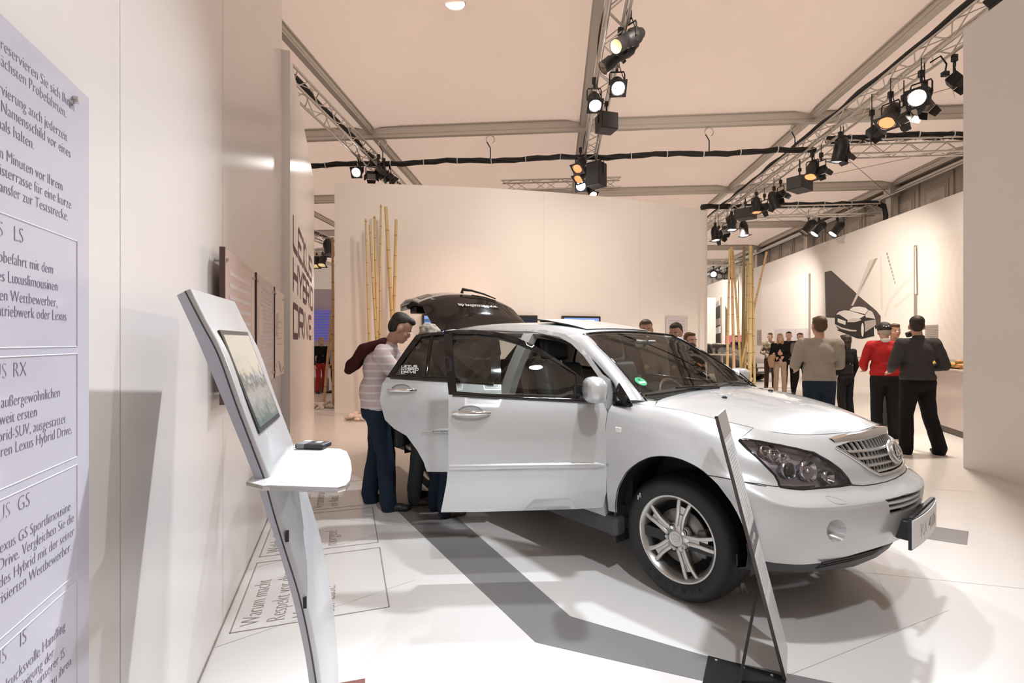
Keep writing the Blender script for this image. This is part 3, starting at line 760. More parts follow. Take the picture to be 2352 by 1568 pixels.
# grille opening in the bonnet nose
gr_R = [(.69, -.405, .945), (.745, -.36, .885), (.79, -.30, .825), (.82, -.235, .785), (.85, -.13, .782)]
gr_uv = A3(gr_R)+[(8.999, toA((.86, 0, .782))[1])]
gr_top = [(8.999, toA((.78, 0, .985))[1])]+A3([(.765, -.15, .978), (.73, -.28, .965)])
fas_lp = [pxA(1699, 1008)]+crest([4.1, 4.5, 5, 5.5, 6])[0:]+crest([6.5, 7, 7.5, 8, 8.5, 8.999])+gr_top+gr_uv[:-1]+[gr_uv[-1]]+[(8.999, 4.0), (8, 3.96), (7, 3.96), pxA(1957, 1112), pxA(1950, 1098), pxA(1932, 1077), pxA(1905, 1057), pxA(1869, 1037), pxA(1830, 1027), pxA(1790, 1019), pxA(1745, 1011), pxA(1712, 1006)]
P_fas = panel(evalA, [densify(fas_lp, .14)], .12)
# ---- bonnet top
CRx = AG[7, :10, 0]; CRy = -AG[7, :10, 1]; CRz = AG[7, :10, 2]
def hood_z(x, y):
    zc = np.interp(x, [-.4, -.2, 0, .2, .4, .55, .65, .72, .745], [1.165, 1.157, 1.142, 1.12, 1.09, 1.062, 1.037, 1.013, 1.003])
    ye = np.interp(x, CRx, CRy)+1e-3; ze = np.interp(x, CRx, CRz)
    return zc-(zc-ze)*np.clip(np.abs(y)/ye, 0, 1.02)**2
S_hood = lambda x, y: np.stack([np.asarray(x, float), np.asarray(y, float), hood_z(np.asarray(x, float), np.asarray(y, float))], -1)
us = np.linspace(1.15, 9, 60); cp = evalA(us, us*0+7.)
right = [(p[0], p[1]) for p in cp]
hood_lp = [(-.185, 0.)]+[(-.195, -.35), (-.215, -.66)]+right[:-1]+[(cp[-1][0], 0.)]
hood_lp = hood_lp+[(x, -y) for x, y in hood_lp[1:-1]][::-1]
P_hood = panel(S_hood, [densify(hood_lp, .05)], .04)
mb = MB(); emit(mb, P_hood); hood = mb.build('bonnet', m_paint, car)
for s in (0, 1): emit(mb, P_fas, 0, .012, s)
bpy.data.objects.remove(hood); hood = mb.build('bonnet', m_paint, car)
gp = MB(); gaps(gp, P_hood)
for s in (0, 1):
    emit(MB(), P_wing, 0, .012, s)
    emit(w := MB(), P_wing, 0, .015, s); w.build('wing', m_paint, car)
    gaps(gp, P_wing, side=s)
bb = MB()
for s in (0, 1): emit(bb, P_bump, 0, .02, s)
bumper = bb.build('front_bumper', m_paint, car)
for s in (0, 1):
    # seam between bumper and the panels above it
    sg = np.array([1, -1 if s else 1, 1])
    q = [(7.02, 3.945), (7.5, 3.945), (8.0, 3.945), (8.5, 3.96), (9., 3.985)]
    pts = [evalA(*p)*sg for p in [pxA(1955, 1114)]+q]
    gp.tube(pts, .003, 5)
    gp.tube([evalA(*p)*sg for p in densify(seam_uv, .1)[:-3]], .0025, 5)
gp.build('shut_line', m_gap, car)
# ---- headlamps: bowl, reflectors, projector lenses under a clear cover
for s in (0, 1):
    sg = np.array([1, -1 if s else 1, 1])
    emit(hb := MB(), P_hl, 0, .05, s); hl = hb.build('headlamp', m_lens, car)
    hl['label'] = 'clear headlamp with smoked chrome inside'
    S, faces, rims = P_hl
    p, n = rims[0]
    def q_at(px, py, dep):
        u, v = pxA(px, py); a = evalA(u, v); e = 1e-3
        nn = np.cross(evalA(u+e, v)-a, evalA(u, v+e)-a); nn = nn/np.linalg.norm(nn)
        if nn@(cam_l-a) < 0: nn = -nn
        return Vector((a-nn*dep)*sg), Vector(nn*sg)
    e = 1e-3
    bk = MB()
    vn = np.array([np.cross(evalA(u+e, v)-evalA(u, v), evalA(u, v+e)-evalA(u, v)) for u, v in [toA(x) for x in S]]); vn /= np.linalg.norm(vn, axis=1)[:, None]
    if vn[0]@(cam_l-S[0]) < 0: vn = -vn
    bk.add((S-vn*.048)*sg, [f[::-1] for f in faces] if s else faces, 0, True)
    bk.build('bowl', m_smoke, hl)
    rim = MB(); rim.tube(list((p-n*.001)*sg), .0055, 6, closed=True); rim.build('seal', m_gloss, hl)
    for (px, py, r, dep, kind) in [(1818, 1080, .040, .026, 'p'), (1868, 1082, .052, .028, 'c'), (1914, 1097, .034, .022, 'c'), (1762, 1031, .030, .022, 'c'), (1784, 1040, .034, .022, 'c'), (1806, 1048, .030, .022, 'c')]:
        c, nn = q_at(px, py, dep)
        nn = (nn*.55+Vector((1, 0, 0))*.6).normalized(); M = zto(nn, c)
        rb = MB(); rb.lathe([(r*.35, -.03), (r*.8, -.018), (r, .004), (r*1.06, .006), (r*1.06, -.02)], 22, M)
        if kind == 'p':
            rb.build('projector_ring', m_smoke, hl)
            MB().ell(c, (r*.75, r*.75, .016), M, 0, 18, 10).build('projector_lens', mat('projector_glass', (.03, .03, .035), .04, spec=.8), hl)
        else:
            rb.build('reflector', M_chrome if kind == 'c' else m_smoke, hl)
            MB().ell(c-nn*.01, (r*.3, r*.3, .014), M, 0, 10, 8).build('bulb', M_chrome, hl)
    # bright strip along the lower rear edge of the lamp
    strip = [q_at(*p, .03)[0] for p in [(1752, 1058), (1772, 1078), (1790, 1098), (1796, 1110), (1830, 1114), (1880, 1112)]]
    MB().tube(strip, .008, 6).build('light_strip', M_chrome, hl)
# ---- grille with bars, slats, chrome surround and emblem
gz = lambda x, y: None
gr = MB()
def front_pt(y, z):
    # point of the nose surface at lateral position y and height z
    m = np.abs(_PA[:, 1]+abs(y))*1.0+np.abs(_PA[:, 2]-z); i = int(np.argmin(m+(_PA[:, 0] < .5)*9)); q = _PA[i]
    return Vector((q[0], y, z))
zt = lambda y: np.interp(abs(y), [0, .15, .28, .405], [.962, .955, .945, .935])
zb = lambda y: np.interp(abs(y), [0, .13, .235, .30, .36, .405], [.79, .79, .792, .83, .888, .935])
ys = np.linspace(-.385, .385, 41)
back = MB()
vs = [front_pt(y, zt(y)+.01)-Vector((.05, 0, 0)) for y in ys]+[front_pt(y, zb(y)-.006)-Vector((.05, 0, 0)) for y in ys]
back.add(vs, [(i, i+1, i+42, i+41) for i in range(40)], 0, False)
grille = back.build('grille', m_gap, car)
sl = MB()
for y in np.arange(-.375, .376, .030):
    a, b = zt(y), zb(y)
    if a-b < .015: continue
    zs = np.linspace(b, a, max(3, int((a-b)/.03)))
    pts = [front_pt(y, z) for z in zs]
    for i in range(len(pts)-1):
        p, q = pts[i]-Vector((.012, 0, 0)), pts[i+1]-Vector((.012, 0, 0)); d = Vector((.014, 0, 0)); w = Vector((0, .0036, 0))
        sl.add([p-w, p+w, q+w, q-w, p-w-d, p+w-d, q+w-d, q-w-d], [(0, 1, 2, 3), (0, 3, 7, 4), (1, 5, 6, 2)], 0)
sl.build('slats', m_silver, grille)
for z0 in (.905, .87, .835, .803):
    yy = [y for y in np.linspace(-.40, .40, 61) if zb(y) < z0-.004 and zt(y) > z0]
    bar = MB()
    pts = [front_pt(y, z0)+Vector((.002, 0, 0)) for y in yy]
    prof = [(-.03, .003), (0, .0055), (.004, 0), (0, -.0055), (-.03, -.003)]
    vs = [p+Vector((a, 0, b)) for p in pts for a, b in prof]
    bar.add(vs, [(i*5+k, (i+1)*5+k, (i+1)*5+k+1, i*5+k+1) for i in range(len(pts)-1) for k in range(4)], 0, True)
    bar.build('bar', m_silver, grille)
sur = MB()
top = [front_pt(y, zt(y)+.017) for y in ys]
vs = []
for y, p in zip(ys, top):
    h = np.interp(abs(y), [0, .3, .40], [.024, .022, .012])
    vs += [p+Vector((-.03, 0, h)), p+Vector((-.002, 0, h*.95)), p+Vector((.008, 0, h*.3)), p+Vector((.009, 0, -h*.3)), p+Vector((.002, 0, -h*.95)), p+Vector((-.03, 0, -h))]
sur.add(vs, [(i*6+k, (i+1)*6+k, (i+1)*6+k+1, i*6+k+1) for i in range(40) for k in range(5)], 0, True)
rim = [front_pt(y, zb(y)-.004)+Vector((.003, 0, 0)) for y in np.linspace(-.405, .405, 61)]
sur.tube(rim, .0085, 8)
sur.build('chrome_surround', M_chrome, grille)
ec = front_pt(0, .875)+Vector((.012, 0, 0)); eM = frame(ec, (0, 1, 0), (-.35, 0, 1))
em = MB()
em.lathe([(.035, -.012), (.078, -.012), (.086, -.004), (.06, .004)], 36, eM @ Matrix.Diagonal((1, .78, 1, 1)))
em.build('emblem_base', m_silver, grille)
em = MB(); t = np.linspace(0, 2*math.pi, 40, endpoint=False)
em.tube([eM @ Vector((.068*math.cos(a), .048*math.sin(a), .012)) for a in t], .0065, 8, closed=True)
em.tube([eM @ Vector(p) for p in ((.015, .05, .013), (-.02, -.018, .013), (.055, -.018, .013))], .007, 8)
em.build('emblem', M_chrome, grille)
# ---- bumper vent blades, fog lamps, washer covers, lower valance, plate
vb = MB()
yv = np.linspace(-.34, .34, 31)
vs = [front_pt(y, .70)-Vector((.045, 0, 0)) for y in yv]+[front_pt(y, .61)-Vector((.045, 0, 0)) for y in yv]
vb.add(vs, [(i, i+1, i+32, i+31) for i in range(30)], 0); vb.build('vent_back', m_gap, bumper)
for z0 in (.672, .645):
    m_ = MB(); pts = [front_pt(y, z0)-Vector((.004, 0, 0)) for y in np.linspace(-.335, .335, 31)]
    vs = [p+Vector((a, 0, b)) for p in pts for a, b in ((-.04, .004), (0, .006), (.004, 0), (0, -.006), (-.04, -.004))]
    m_.add(vs, [(i*5+k, (i+1)*5+k, (i+1)*5+k+1, i*5+k+1) for i in range(30) for k in range(4)], 0, True); m_.build('vent_blade', m_paint, bumper)
for s in (0, 1):
    sg = np.array([1, -1 if s else 1, 1])
    ring = np.array([evalA(*p) for p in fog_lp]); c = ring.mean(0); nrm = np.cross(ring[0]-c, ring[6]-c); nrm /= np.linalg.norm(nrm)
    if nrm@(cam_l-c) < 0: nrm = -nrm
    inn = Vector((-1, 0, 0))*.06
    fb = MB(); n = len(ring); levels = [(1.0, 0.), (.97, .006), (.88, .03), (.70, .055), (.45, .07)]
    vs = []
    for k, d in levels:
        for p in ring: vs.append(((c+(p-c)*k)+np.array([-1., 0, 0])*d*.9-nrm*d*.1)*sg)
    fb.add(vs, [(i*n+k, i*n+(k+1) % n, (i+1)*n+(k+1) % n, (i+1)*n+k) for i in range(len(levels)-1) for k in range(n)], 0, True)
    fg = fb.build('fog_lamp', m_paint, bumper)
    cc = (c+np.array([-1., 0, 0])*.05)*sg
    MB().ell(Vector(cc), (.016, .042, .042)).build('fog_lens', mat('fog_lens_chrome', (.55, .56, .58), .08, metal=.9), fg)
    wp = [evalA(*p) for p in densify([pxA(*q) for q in ((1897, 1140), (1912, 1140), (1940, 1150), (1944, 1156), (1925, 1157), (1905, 1148))], .05, True)]
    MB().tube([np.array(p)*sg for p in wp], .0018, 5, closed=True).build('washer_cover', M_alud, bumper)
val = MB(); col = []
for (x, y) in [(.44, -.86), (.56, -.775), (.68, -.64), (.79, -.42), (.83, -.2), (.84, 0)]: col.append((x, y))
col = col+[(x, -y) for x, y in col[:-1]][::-1]; vs = []
for x, y in col: vs += [(x-.015, y*.985, .47), (x-.01, y*.98, .41), (x-.03, y*.95, .34), (x-.12, y*.88, .285), (x-.3, y*.75, .27)]
val.add(vs, [(i*5+k, (i+1)*5+k, (i+1)*5+k+1, i*5+k+1) for i in range(len(col)-1) for k in range(4)], 0, True)
val.build('valance', m_dplas, bumper)
ll = MB(); cl = [(.70, -.655), (.78, -.47), (.835, -.30), (.86, -.12), (.862, 0)]; cl = cl+[(x, -y) for x, y in cl[:-1]][::-1]
for k in range(3):
    ll.tube([(x-.012*k, y, .408-.016*k+.03*(1-abs(y)/.7)) for x, y in cl], .006, 6)
ll.build('lower_grille', m_plas, bumper)
pl = MB(); pM = frame((.985, 0, .525), (0, 1, 0), (.0, 0, 1)); 
def curve_plate(mb, w, h, x0, t, mi=0, nn=12):
    vs = []
    for i in range(nn+1):
        y = -w/2+w*i/nn; x = x0-.22*y*y
        vs += [(x, y, .525-h/2), (x, y, .525+h/2), (x-t, y, .525+h/2), (x-t, y, .525-h/2)]
    fs = [(i*4+k, (i+1)*4+k, (i+1)*4+(k+1) % 4, i*4+(k+1) % 4) for i in range(nn) for k in range(4)]+[(0, 1, 2, 3), tuple(nn*4+k for k in (3, 2, 1, 0))]
    mb.add(vs, fs, mi)
curve_plate(pl, .535, .150, .980, .012); pl.box((.955, 0, .60), (.02, .5, .02), 0, None, .004); pl.box((.925, -.19, .525), (.075, .05, .1), 0, None, .01); pl.box((.925, .19, .525), (.075, .05, .1), 0, None, .01)
plate = pl.build('plate_holder', m_plas, car)
p2 = MB(); curve_plate(p2, .52, .138, .984, .004); p2.build('plate', mat('plate_white', (.82, .82, .80), .35), plate)
tx = text('plate_text', 'RX 400h', frame((.9855, -.165, .49), (0, 1, 0), (0, 0, 1)), .105, mat('plate_grey', (.30, .29, .28), .5), plate, .0006, .004, sx=.92)
for v in tx.data.vertices:
    y = v.co.x*.92-.165; v.co.z -= .22*y*y
# ---- side indicator
ip = [evalA(*pxA(1420+9*math.cos(t)*(1 if abs(math.cos(t)) < .7 else .95), 987+7*math.sin(t))) for t in np.linspace(0, 2*math.pi, 16, endpoint=False)]
for s in (0, 1):
    sg = np.array([1, -1 if s else 1, 1]); c = np.mean(ip, 0)
    M = frame(Vector(c*sg), (1, 0, 0), (0, 0, 1)); MB().box(Vector(c*sg), (.045, .012, .034), 0, None, .005).build('side_indicator', mat('indicator_lens', (.75, .72, .66), .15), car)
# ---- windscreen, pillars, roof
def wind(u, v):                              # u across -1..1, v 0 bottom .. 1 top
    u = np.asarray(u, float); v = np.asarray(v, float)
    xb, xt = -.12-.12*u*u, -.935+.045*u*u
    y = u*(.735*(1-v)+.578*v)
    zb_, zt_ = 1.105+0*u, 1.553-.024*u*u
    bul = .022*np.sin(math.pi*v)
    return np.stack([xb+(xt-xb)*v+bul*.5, y, zb_+(zt_-zb_)*v+bul], -1)
lp = densify([(-1, 0), (1, 0), (1, 1), (-1, 1)], .12)
P_w = panel(wind, [lp], .12); emit(mbw := MB(), P_w, 0, 0); windscreen = mbw.build('windscreen', m_wind, car)
fr_ = MB(); fr_.tube(list(P_w[2][0][0]), .010, 6, closed=True); fr_.build('windscreen_seal', m_gloss, windscreen)
# roof skin
RX = [-.93, -1.05, -1.2, -1.5, -1.9, -2.3, -2.6, -2.80]
RZ = [1.555, 1.582, 1.606, 1.638, 1.655, 1.648, 1.628, 1.605]
RW = [.600, .612, .625, .640, .640, .632, .620, .610]
def roof(x, q):                              # q -1..1 across
    x = np.asarray(x, float); q = np.asarray(q, float)
    xs = -x; zc = np.interp(xs, [-a for a in RX], RZ); w = np.interp(xs, [-a for a in RX], RW)
    a = np.abs(q)
    return np.stack([x, q*w, zc-.028*a**2-.055*np.clip((a-.80)/.2, 0, 1)**2], -1)
P_r = panel(roof, [densify([(-.93, -1), (-.93, 1), (-2.80, 1), (-2.80, -1)], .08)], .09)
emit(mbr := MB(), P_r, 0, .02); roof_o = mbr.build('roof', m_paint, car)
ln = MB(); S_, f_, _ = P_r; ln.add(S_-np.array([0, 0, .035]), [f[::-1] for f in f_], 0, True); ln.build('headlining', m_trimb, roof_o)
# tilted sunroof panel
sr = MB(); vs = []
for i in range(7):
    x = -1.02-.56*i/6
    for j in range(9):
        y = -.40+.8*j/8; vs.append((x, y, float(roof(x, y/.64)[2])+.008+.030*(i/6)))
sr.add(vs, [(i*9+j, i*9+j+1, (i+1)*9+j+1, (i+1)*9+j) for i in range(6) for j in range(8)], 0, True)
sr.add([(v[0], v[1], v[2]-.012) for v in vs], [(i*9+j, (i+1)*9+j, (i+1)*9+j+1, i*9+j+1) for i in range(6) for j in range(8)], 1, True)
bd = [i for i in range(9)]+[9*i+8 for i in range(1, 7)]+[54+8-i for i in range(1, 9)]+[9*(6-i) for i in range(1, 6)]
k = len(bd); sr.add([vs[i] for i in bd]+[(vs[i][0], vs[i][1], vs[i][2]-.012) for i in bd], [(i, (i+1) % k, (i+1) % k+k, i+k) for i in range(k)], 1)
sr.build('sunroof', [mat('sunroof_mirrored_beige', (.62, .58, .54), .15, coat=.5), m_plas], roof_o)  # light beige base colour stands in for the ceiling's reflection
MB().box((-1.56, 0, 1.652), (.02, .76, .02)).build('sunroof_seal', m_plas, roof_o)
# roof rails and the strip that carries the A-pillar into the roof edge
pil_out = [(1180,762,-.648),(1223,762,-.648),(1277,775,-.668),(1323,794,-.69),(1358,822,-.725),(1389,855,-.765),(1412,883,-.795),(1440,912,-.825)]
dp = [np.array(cpy(*p)) for p in pil_out]
dp[-1] = np.array((-.38, -.835, 1.105))
back_out = [np.array((x, float(side_y(x, 1.565)), z)) for x, z in ((-2.75, 1.535), (-2.4, 1.565), (-2.0, 1.575))]
path_o = back_out+dp
def wind_edge(v): return np.array(wind(-1., v))
path_i = []
for p in path_o:
    x = p[0]
    if x < -.93: path_i.append(np.array(roof(x, -.97)))
    else:
        best = min(np.linspace(0, 1, 60), key=lambda v: abs(wind_edge(v)[0]-x+.0)); path_i.append(wind_edge(best)+np.array([0, -.004, .006]))
path_i[-1] = np.array((-.235, -.735, 1.108))
path_i[-2] = wind_edge(.16)+np.array([0, -.004, .006])
def smooth3(P, n=6):
    P = [np.array(p) for p in P]; out = []
    for i in range(len(P)-1):
        p0, p3 = P[max(0, i-1)], P[min(len(P)-1, i+2)]
        for j in range(n):
            w = crw(np.array(j/n)); out.append(w[0]*p0+w[1]*P[i]+w[2]*P[i+1]+w[3]*p3)
    return out+[P[-1]]
for s in (0, 1):
    sg = np.array([1, -1 if s else 1, 1]); a = smooth3(path_o); b = smooth3(path_i); mbp = MB(); vs = []
    for p, q in zip(a, b):
        out = np.array([0., -1., .35]); out /= np.linalg.norm(out); d = np.linalg.norm(p-q)
        ring = [q+np.array([0, .0, -.015]), q, q*.7+p*.3+out*d*.16, q*.35+p*.65+out*d*.17, p+out*d*.04, p, p+np.array([0, .05, -.012]), p+np.array([0, .09, -.004])]
        vs += [r*sg for r in ring]
    fs = [(i*8+k, i*8+k+1, (i+1)*8+k+1, (i+1)*8+k) for i in range(len(a)-1) for k in range(7)]
    mbp.add(vs, [f[::-1] for f in fs] if s else fs, 0, True); mbp.build('pillar', m_paint, car)
    sl_ = MB(); sl_.tube([(p+np.array([-.012, .03, -.016]))*sg for p in a], .014, 6); sl_.build('door_seal', m_plas, car)
    # black corner pane at the foot of the pillar
    tri = [(-.394, 1.216), (-.33, 1.158), (-.272, 1.104), (-.265, 1.086), (-.28, 1.076), (-.41, 1.077), (-.422, 1.144)]
    P_t = panel(heightY(lambda x, z: np.asarray(x)*0-.846+.30*np.clip(z-1.08, 0, 1)), [densify(tri, .02)], .03)
    emit(t_ := MB(), P_t, 0, .008, s); t_.build('corner_trim', m_gloss, car)
    # sheet metal between the wing top, the pillar foot and the bonnet corner
    uo = np.linspace(0, 1.2, 9); ow = evalA(uo, uo*0+7.); hz_ = float(hood_z(-.215, -.66)); wv_ = []
    for i, p in enumerate(ow):
        t = i/8; q = np.array((-.40, -.735, 1.150))*(1-t)+np.array((-.205, -.655, hz_-.001))*t; m = (p+q)/2+np.array((0, -.006, .008))
        wv_ += [p*sg, m*sg, q*sg, (q+np.array((.0, .03, -.03)))*sg]
    wt = MB(); fs = [(i*4+k, (i+1)*4+k, (i+1)*4+k+1, i*4+k+1) for i in range(8) for k in range(3)]; wt.add(wv_, [f[::-1] for f in fs] if s else fs, 0, True); wt.build('wing_top', m_paint, car)
# ---- body side behind the wing
FD = (-.42, -1.44)                           # front door from .. to
top_ring = [(-.475, 1.24), (-.56, 1.275), (-.70, 1.38), (-.86, 1.475), (-1.0, 1.53), (-1.25, 1.565), (-1.6, 1.578), (-2.0, 1.578), (-2.4, 1.562), (-2.78, 1.525), (-3.1, 1.40), (-3.45, 1.19), (-3.60, 1.08)]
low_ring = [(-3.70, .95), (-3.74, .72), (-3.72, .50), (-3.62, .42), (-3.16, .40)]+arch(-2.715, .36, .41, .44, 0, 180)+[(-2.2, .355), (-1.44, .345), (-.445, .36), (-.445, .75), (-.44, 1.06)]
ring_lp = top_ring+low_ring
open_f = [(-.475, .46), (-.475, 1.05), (-.50, 1.20), (-.60, 1.275), (-.74, 1.375), (-.90, 1.46), (-1.05, 1.51), (-1.25, 1.535), (-1.36, 1.535), (-1.385, 1.30), (-1.40, 1.05), (-1.41, .75), (-1.42, .46)]
open_r = [(-1.56, .46), (-1.545, .75), (-1.525, 1.05), (-1.49, 1.40), (-1.475, 1.54), (-1.9, 1.548), (-2.12, 1.525), (-2.24, 1.36), (-2.33, 1.20), (-2.36, 1.05), (-2.33, .88), (-2.25, .80), (-2.13, .72), (-2.06, .62), (-2.00, .46)]
quart = [(-2.27, 1.505), (-2.75, 1.475), (-3.05, 1.36), (-3.28, 1.21), (-2.47, 1.19)]
P_ring = panel(S_side, [densify(ring_lp, .05), densify(open_f, .05), densify(open_r, .05), densify(quart, .05)], .07)
emit(mb := MB(), P_ring, 0, .06, 0); mb.build('side_panel', m_paint, car)
win_f = [(-.60, 1.115), (-.60, 1.27), (-.83, 1.42), (-1.06, 1.505), (-1.25, 1.525), (-1.36, 1.525), (-1.36, 1.15)]
win_r = [(-1.52, 1.155), (-1.50, 1.53), (-1.9, 1.535), (-2.08, 1.515), (-2.25, 1.28), (-2.28, 1.20)]
P_left = panel(S_side, [densify(ring_lp, .05), densify(win_f, .05), densify(win_r, .05), densify(quart, .05)], .07)
emit(mb := MB(), P_left, 0, .03, 1); lside = mb.build('side_panel', m_paint, car)
S_in = heightY(lambda x, z: side_y(x, z)+.012)
for s in (0, 1):
    emit(g := MB(), panel(S_in, [densify(quart, .06)], .09), 0, 0, s); g.build('quarter_window', m_dglass, car)
for w, nm, gm in ((win_f, 'front_side_window', m_glass), (win_r, 'rear_side_window', m_dglass)):
    P_ = panel(S_in, [densify(w, .06)], .09); emit(g := MB(), P_, 0, 0, 1); o = g.build(nm, gm, car)
    f_ = MB(); f_.tube([p*np.array([1, -1, 1]) for p in P_[2][0][0]], .018, 6, closed=True); f_.build('window_frame', m_gloss, o)
gl = MB()
for lp in ([(-.42, .36), (-.42, 1.06), (-1.44, 1.10), (-1.44, .36)], [(-1.44, 1.10), (-2.33, 1.15), (-2.36, 1.02), (-2.1, .72), (-2.0, .40), (-1.44, .36)]):
    gaps(gl, panel(S_side, [densify(lp, .08)], .2), .003, 1)
gl.build('shut_line', m_gap, lside)
# rocker, floor, wheel houses, rear end
for s in (-1, 1):
    MB().box((-1.35, s*.83, .33), (2.0, .10, .12), 0, None, .03).build('sill', m_dplas, car)
inn = MB()
inn.box((-1.6, 0, .34), (3.9, 1.56, .06)); inn.box((-.36, 0, .72), (.06, 1.5, .78)); inn.box((-3.1, 0, .62), (.9, 1.3, .10)); inn.box((-2.75, 0, .56), (.06, 1.3, .4))
inn.build('floor_pan', m_plas, car)
for x0 in (0, -2.715):
    for s in (-1, 1):
        wh = MB(); a = arch(x0+.03, .38, .425, .46, -8, 188, 24); vs = [(x, s*y, z) for x, z in a for y in (.862, .50)]
        wh.add(vs, [(2*i, 2*i+1, 2*i+3, 2*i+2) for i in range(24)], 0, True)
        wh.add([(x, s*.50, z) for x, z in a], [tuple(range(25))], 0)
        wh.build('wheel_house', m_plas, car)
# mud flap behind the front wheels
for s in (-1, 1): MB().box((-.385, s*.775, .33), (.02, .17, .22), 0, None, .006).build('mud_flap', m_plas, car)
rb = MB(); col = [(-3.16, .895), (-3.45, .885), (-3.68, .82), (-3.79, .62), (-3.83, .3), (-3.84, 0)]; col = [(x, -y) for x, y in col]+[(x, y) for x, y in col[:-1]][::-1]; vs = []
for x, y in col: vs += [(x+.03, y*.98, .38), (x, y, .48), (x-.01, y, .62), (x+.01, y*.99, .76), (x+.10, y*.94, .79)]
rb.add(vs, [(i*5+k, i*5+k+1, (i+1)*5+k+1, (i+1)*5+k) for i in range(len(col)-1) for k in range(4)], 0, True); rb.build('rear_bumper', m_paint, car)
for s in (-1, 1):
    tl = MB(); P_ = panel(heightY(lambda x, z: side_y(x, z)-.006), [densify([(-3.60, 1.07), (-3.40, 1.02), (-3.45, .86), (-3.70, .84)], .05)], .08); emit(tl, P_, 0, .03, 0 if s < 0 else 1); tl.build('tail_lamp', mat('tail_lamp_red', (.45, .02, .02), .12), car)
    cp_ = MB()
    c0 = [np.array((-2.80, .585, 1.585)), np.array((-3.1, .62, 1.40)), np.array((-3.45, .66, 1.16)), np.array((-3.66, .69, .95)), np.array((-3.72, .70, .78))]
    c1 = [np.array((p[0]+.02, -float(side_y(p[0]+.02, p[2]-.02)), p[2]-.03)) for p in c0]; vs = []
    for a, b in zip(c0, c1): vs += [a*[1, s, 1], (a*.5+b*.5+np.array((-.02, .01, .02)))*[1, s, 1], b*[1, s, 1]]
    cp_.add(vs, [(i*3+k, i*3+k+1, (i+1)*3+k+1, (i+1)*3+k) for i in range(4) for k in range(2)], 0, True); cp_.build('rear_pillar', m_paint, car)
# ---- open doors on the right
def swing(hx, hy, deg): return Matrix.Translation((hx, hy, 0)) @ Matrix.Rotation(R(deg), 4, 'Z') @ Matrix.Translation((-hx, -hy, 0))
def door_handle(par, xc, zc, w):
    y0 = float(side_y(xc, zc)); cup = MB()
    n = 20; rings = []
    for k, (f, d) in enumerate(((1.0, -.001), (.9, .006), (.6, .016), (.001, .018))):
        rings += [(xc-.01+w*.36*f*math.cos(a), y0+d, zc+.050*f*math.sin(a)) for a in np.linspace(0, 2*math.pi, n, endpoint=False)]
    cup.add(rings, [(i*n+k, i*n+(k+1) % n, (i+1)*n+(k+1) % n, (i+1)*n+k) for i in range(3) for k in range(n)], 0, True)
    cup.build('handle_cup', M_alud, par)
    hb = MB(); pts = []; rr = []
    for t in np.linspace(-1, 1, 13):
        pts.append((xc+t*w/2, y0-.012-.022*(1-t*t)**.7, zc+.004)); rr.append(.0155*(1-.55*max(0, t)**3-.2*max(0, -t)**4))
    hb.tube(pts, rr, 10); h = hb.build('door_handle', M_chrome, par); h['label'] = 'chrome pull handle'
    MB().cyl((xc-w/2+.03, y0-.006, zc+.004), (xc-w/2+.03, y0-.034, zc+.004), .016, n=12).build('lock_cover', m_silver, par)
def make_door(name, outline, glass_lp, lower_z, hx, deg, gm, extra):
    outline_min = min(p[0] for p in outline)
    belt = lambda x: lower_z[0]+(lower_z[1]-lower_z[0])*(x-hx)/(outline_min-hx)
    def clip(lp, sgn):
        o = []; n = len(lp); f = lambda p: sgn*(p[1]-belt(p[0]))
        for i in range(n):
            a, b = lp[i], lp[(i+1) % n]; fa, fb = f(a), f(b)
            if fa >= 0: o.append(a)
            if (fa >= 0) != (fb >= 0): t = fa/(fa-fb); o.append((a[0]+(b[0]-a[0])*t, a[1]+(b[1]-a[1])*t))
        return o
    P_d = panel(S_side, [densify(clip(outline, -1), .05)], .055)
    mb = MB(); emit(mb, P_d, 0, .04); emit(mb, panel(S_side, [densify(clip(outline, 1), .05), densify(glass_lp, .05)], .055), 1, .04)
    d = mb.build(name, [m_paint, m_gloss], car); d.matrix_local = swing(hx, -.90, deg)
    # inner trim gives the door its thickness
    P_i = panel(heightY(lambda x, z: side_y(x, z)+.075), [densify([p for p in outline if p[1] <= belt(p[0])+.03], .08)], .1)
    it = MB(); it.add(P_i[0], [f[::-1] for f in P_i[1]], 0, True)
    p, n = P_i[2][0]; k = len(p); q = p-np.array([0, .07, 0]); it.add(list(p)+list(q), [(i, (i+1) % k, (i+1) % k+k, i+k) for i in range(k)], 0)
    it.build('inner_trim', m_plas, d)
    P_g = panel(heightY(lambda x, z: side_y(x, z)+.012), [densify(glass_lp, .06)], .08); emit(g := MB(), P_g, 0, 0); gl = g.build('window_glass', gm, d)
    bt = MB(); xs = np.linspace(hx-.06, outline_min+.07, 14)
    vs = []
    for x in xs:
        z = belt(x); y = float(side_y(x, z)); vs += [(x, y+.004, z+.016), (x, y-.008, z+.012), (x, y-.009, z-.006), (x, y+.004, z-.012)]
    bt.add(vs, [(i*4+k, (i+1)*4+k, (i+1)*4+k+1, i*4+k+1) for i in range(13) for k in range(3)], 0, True); bt.build('belt_moulding', m_gloss, d)
    return d, P_d, gl
fo = [(-1.439, 1.548), (-1.425, 1.40), (-1.41, 1.27), (-1.395, 1.154), (-1.392, .95), (-1.392, .73), (-1.405, .60), (-1.439, .43), (-1.206, .428), (-.939, .430), (-.60, .434), (-.435, .44), (-.412, .56), (-.405, .72), (-.402, .891), (-.404, 1.02), (-.43, 1.105), (-.50, 1.205), (-.60, 1.285), (-.72, 1.372), (-.84, 1.447), (-.98, 1.51), (-1.10, 1.540), (-1.25, 1.553)]
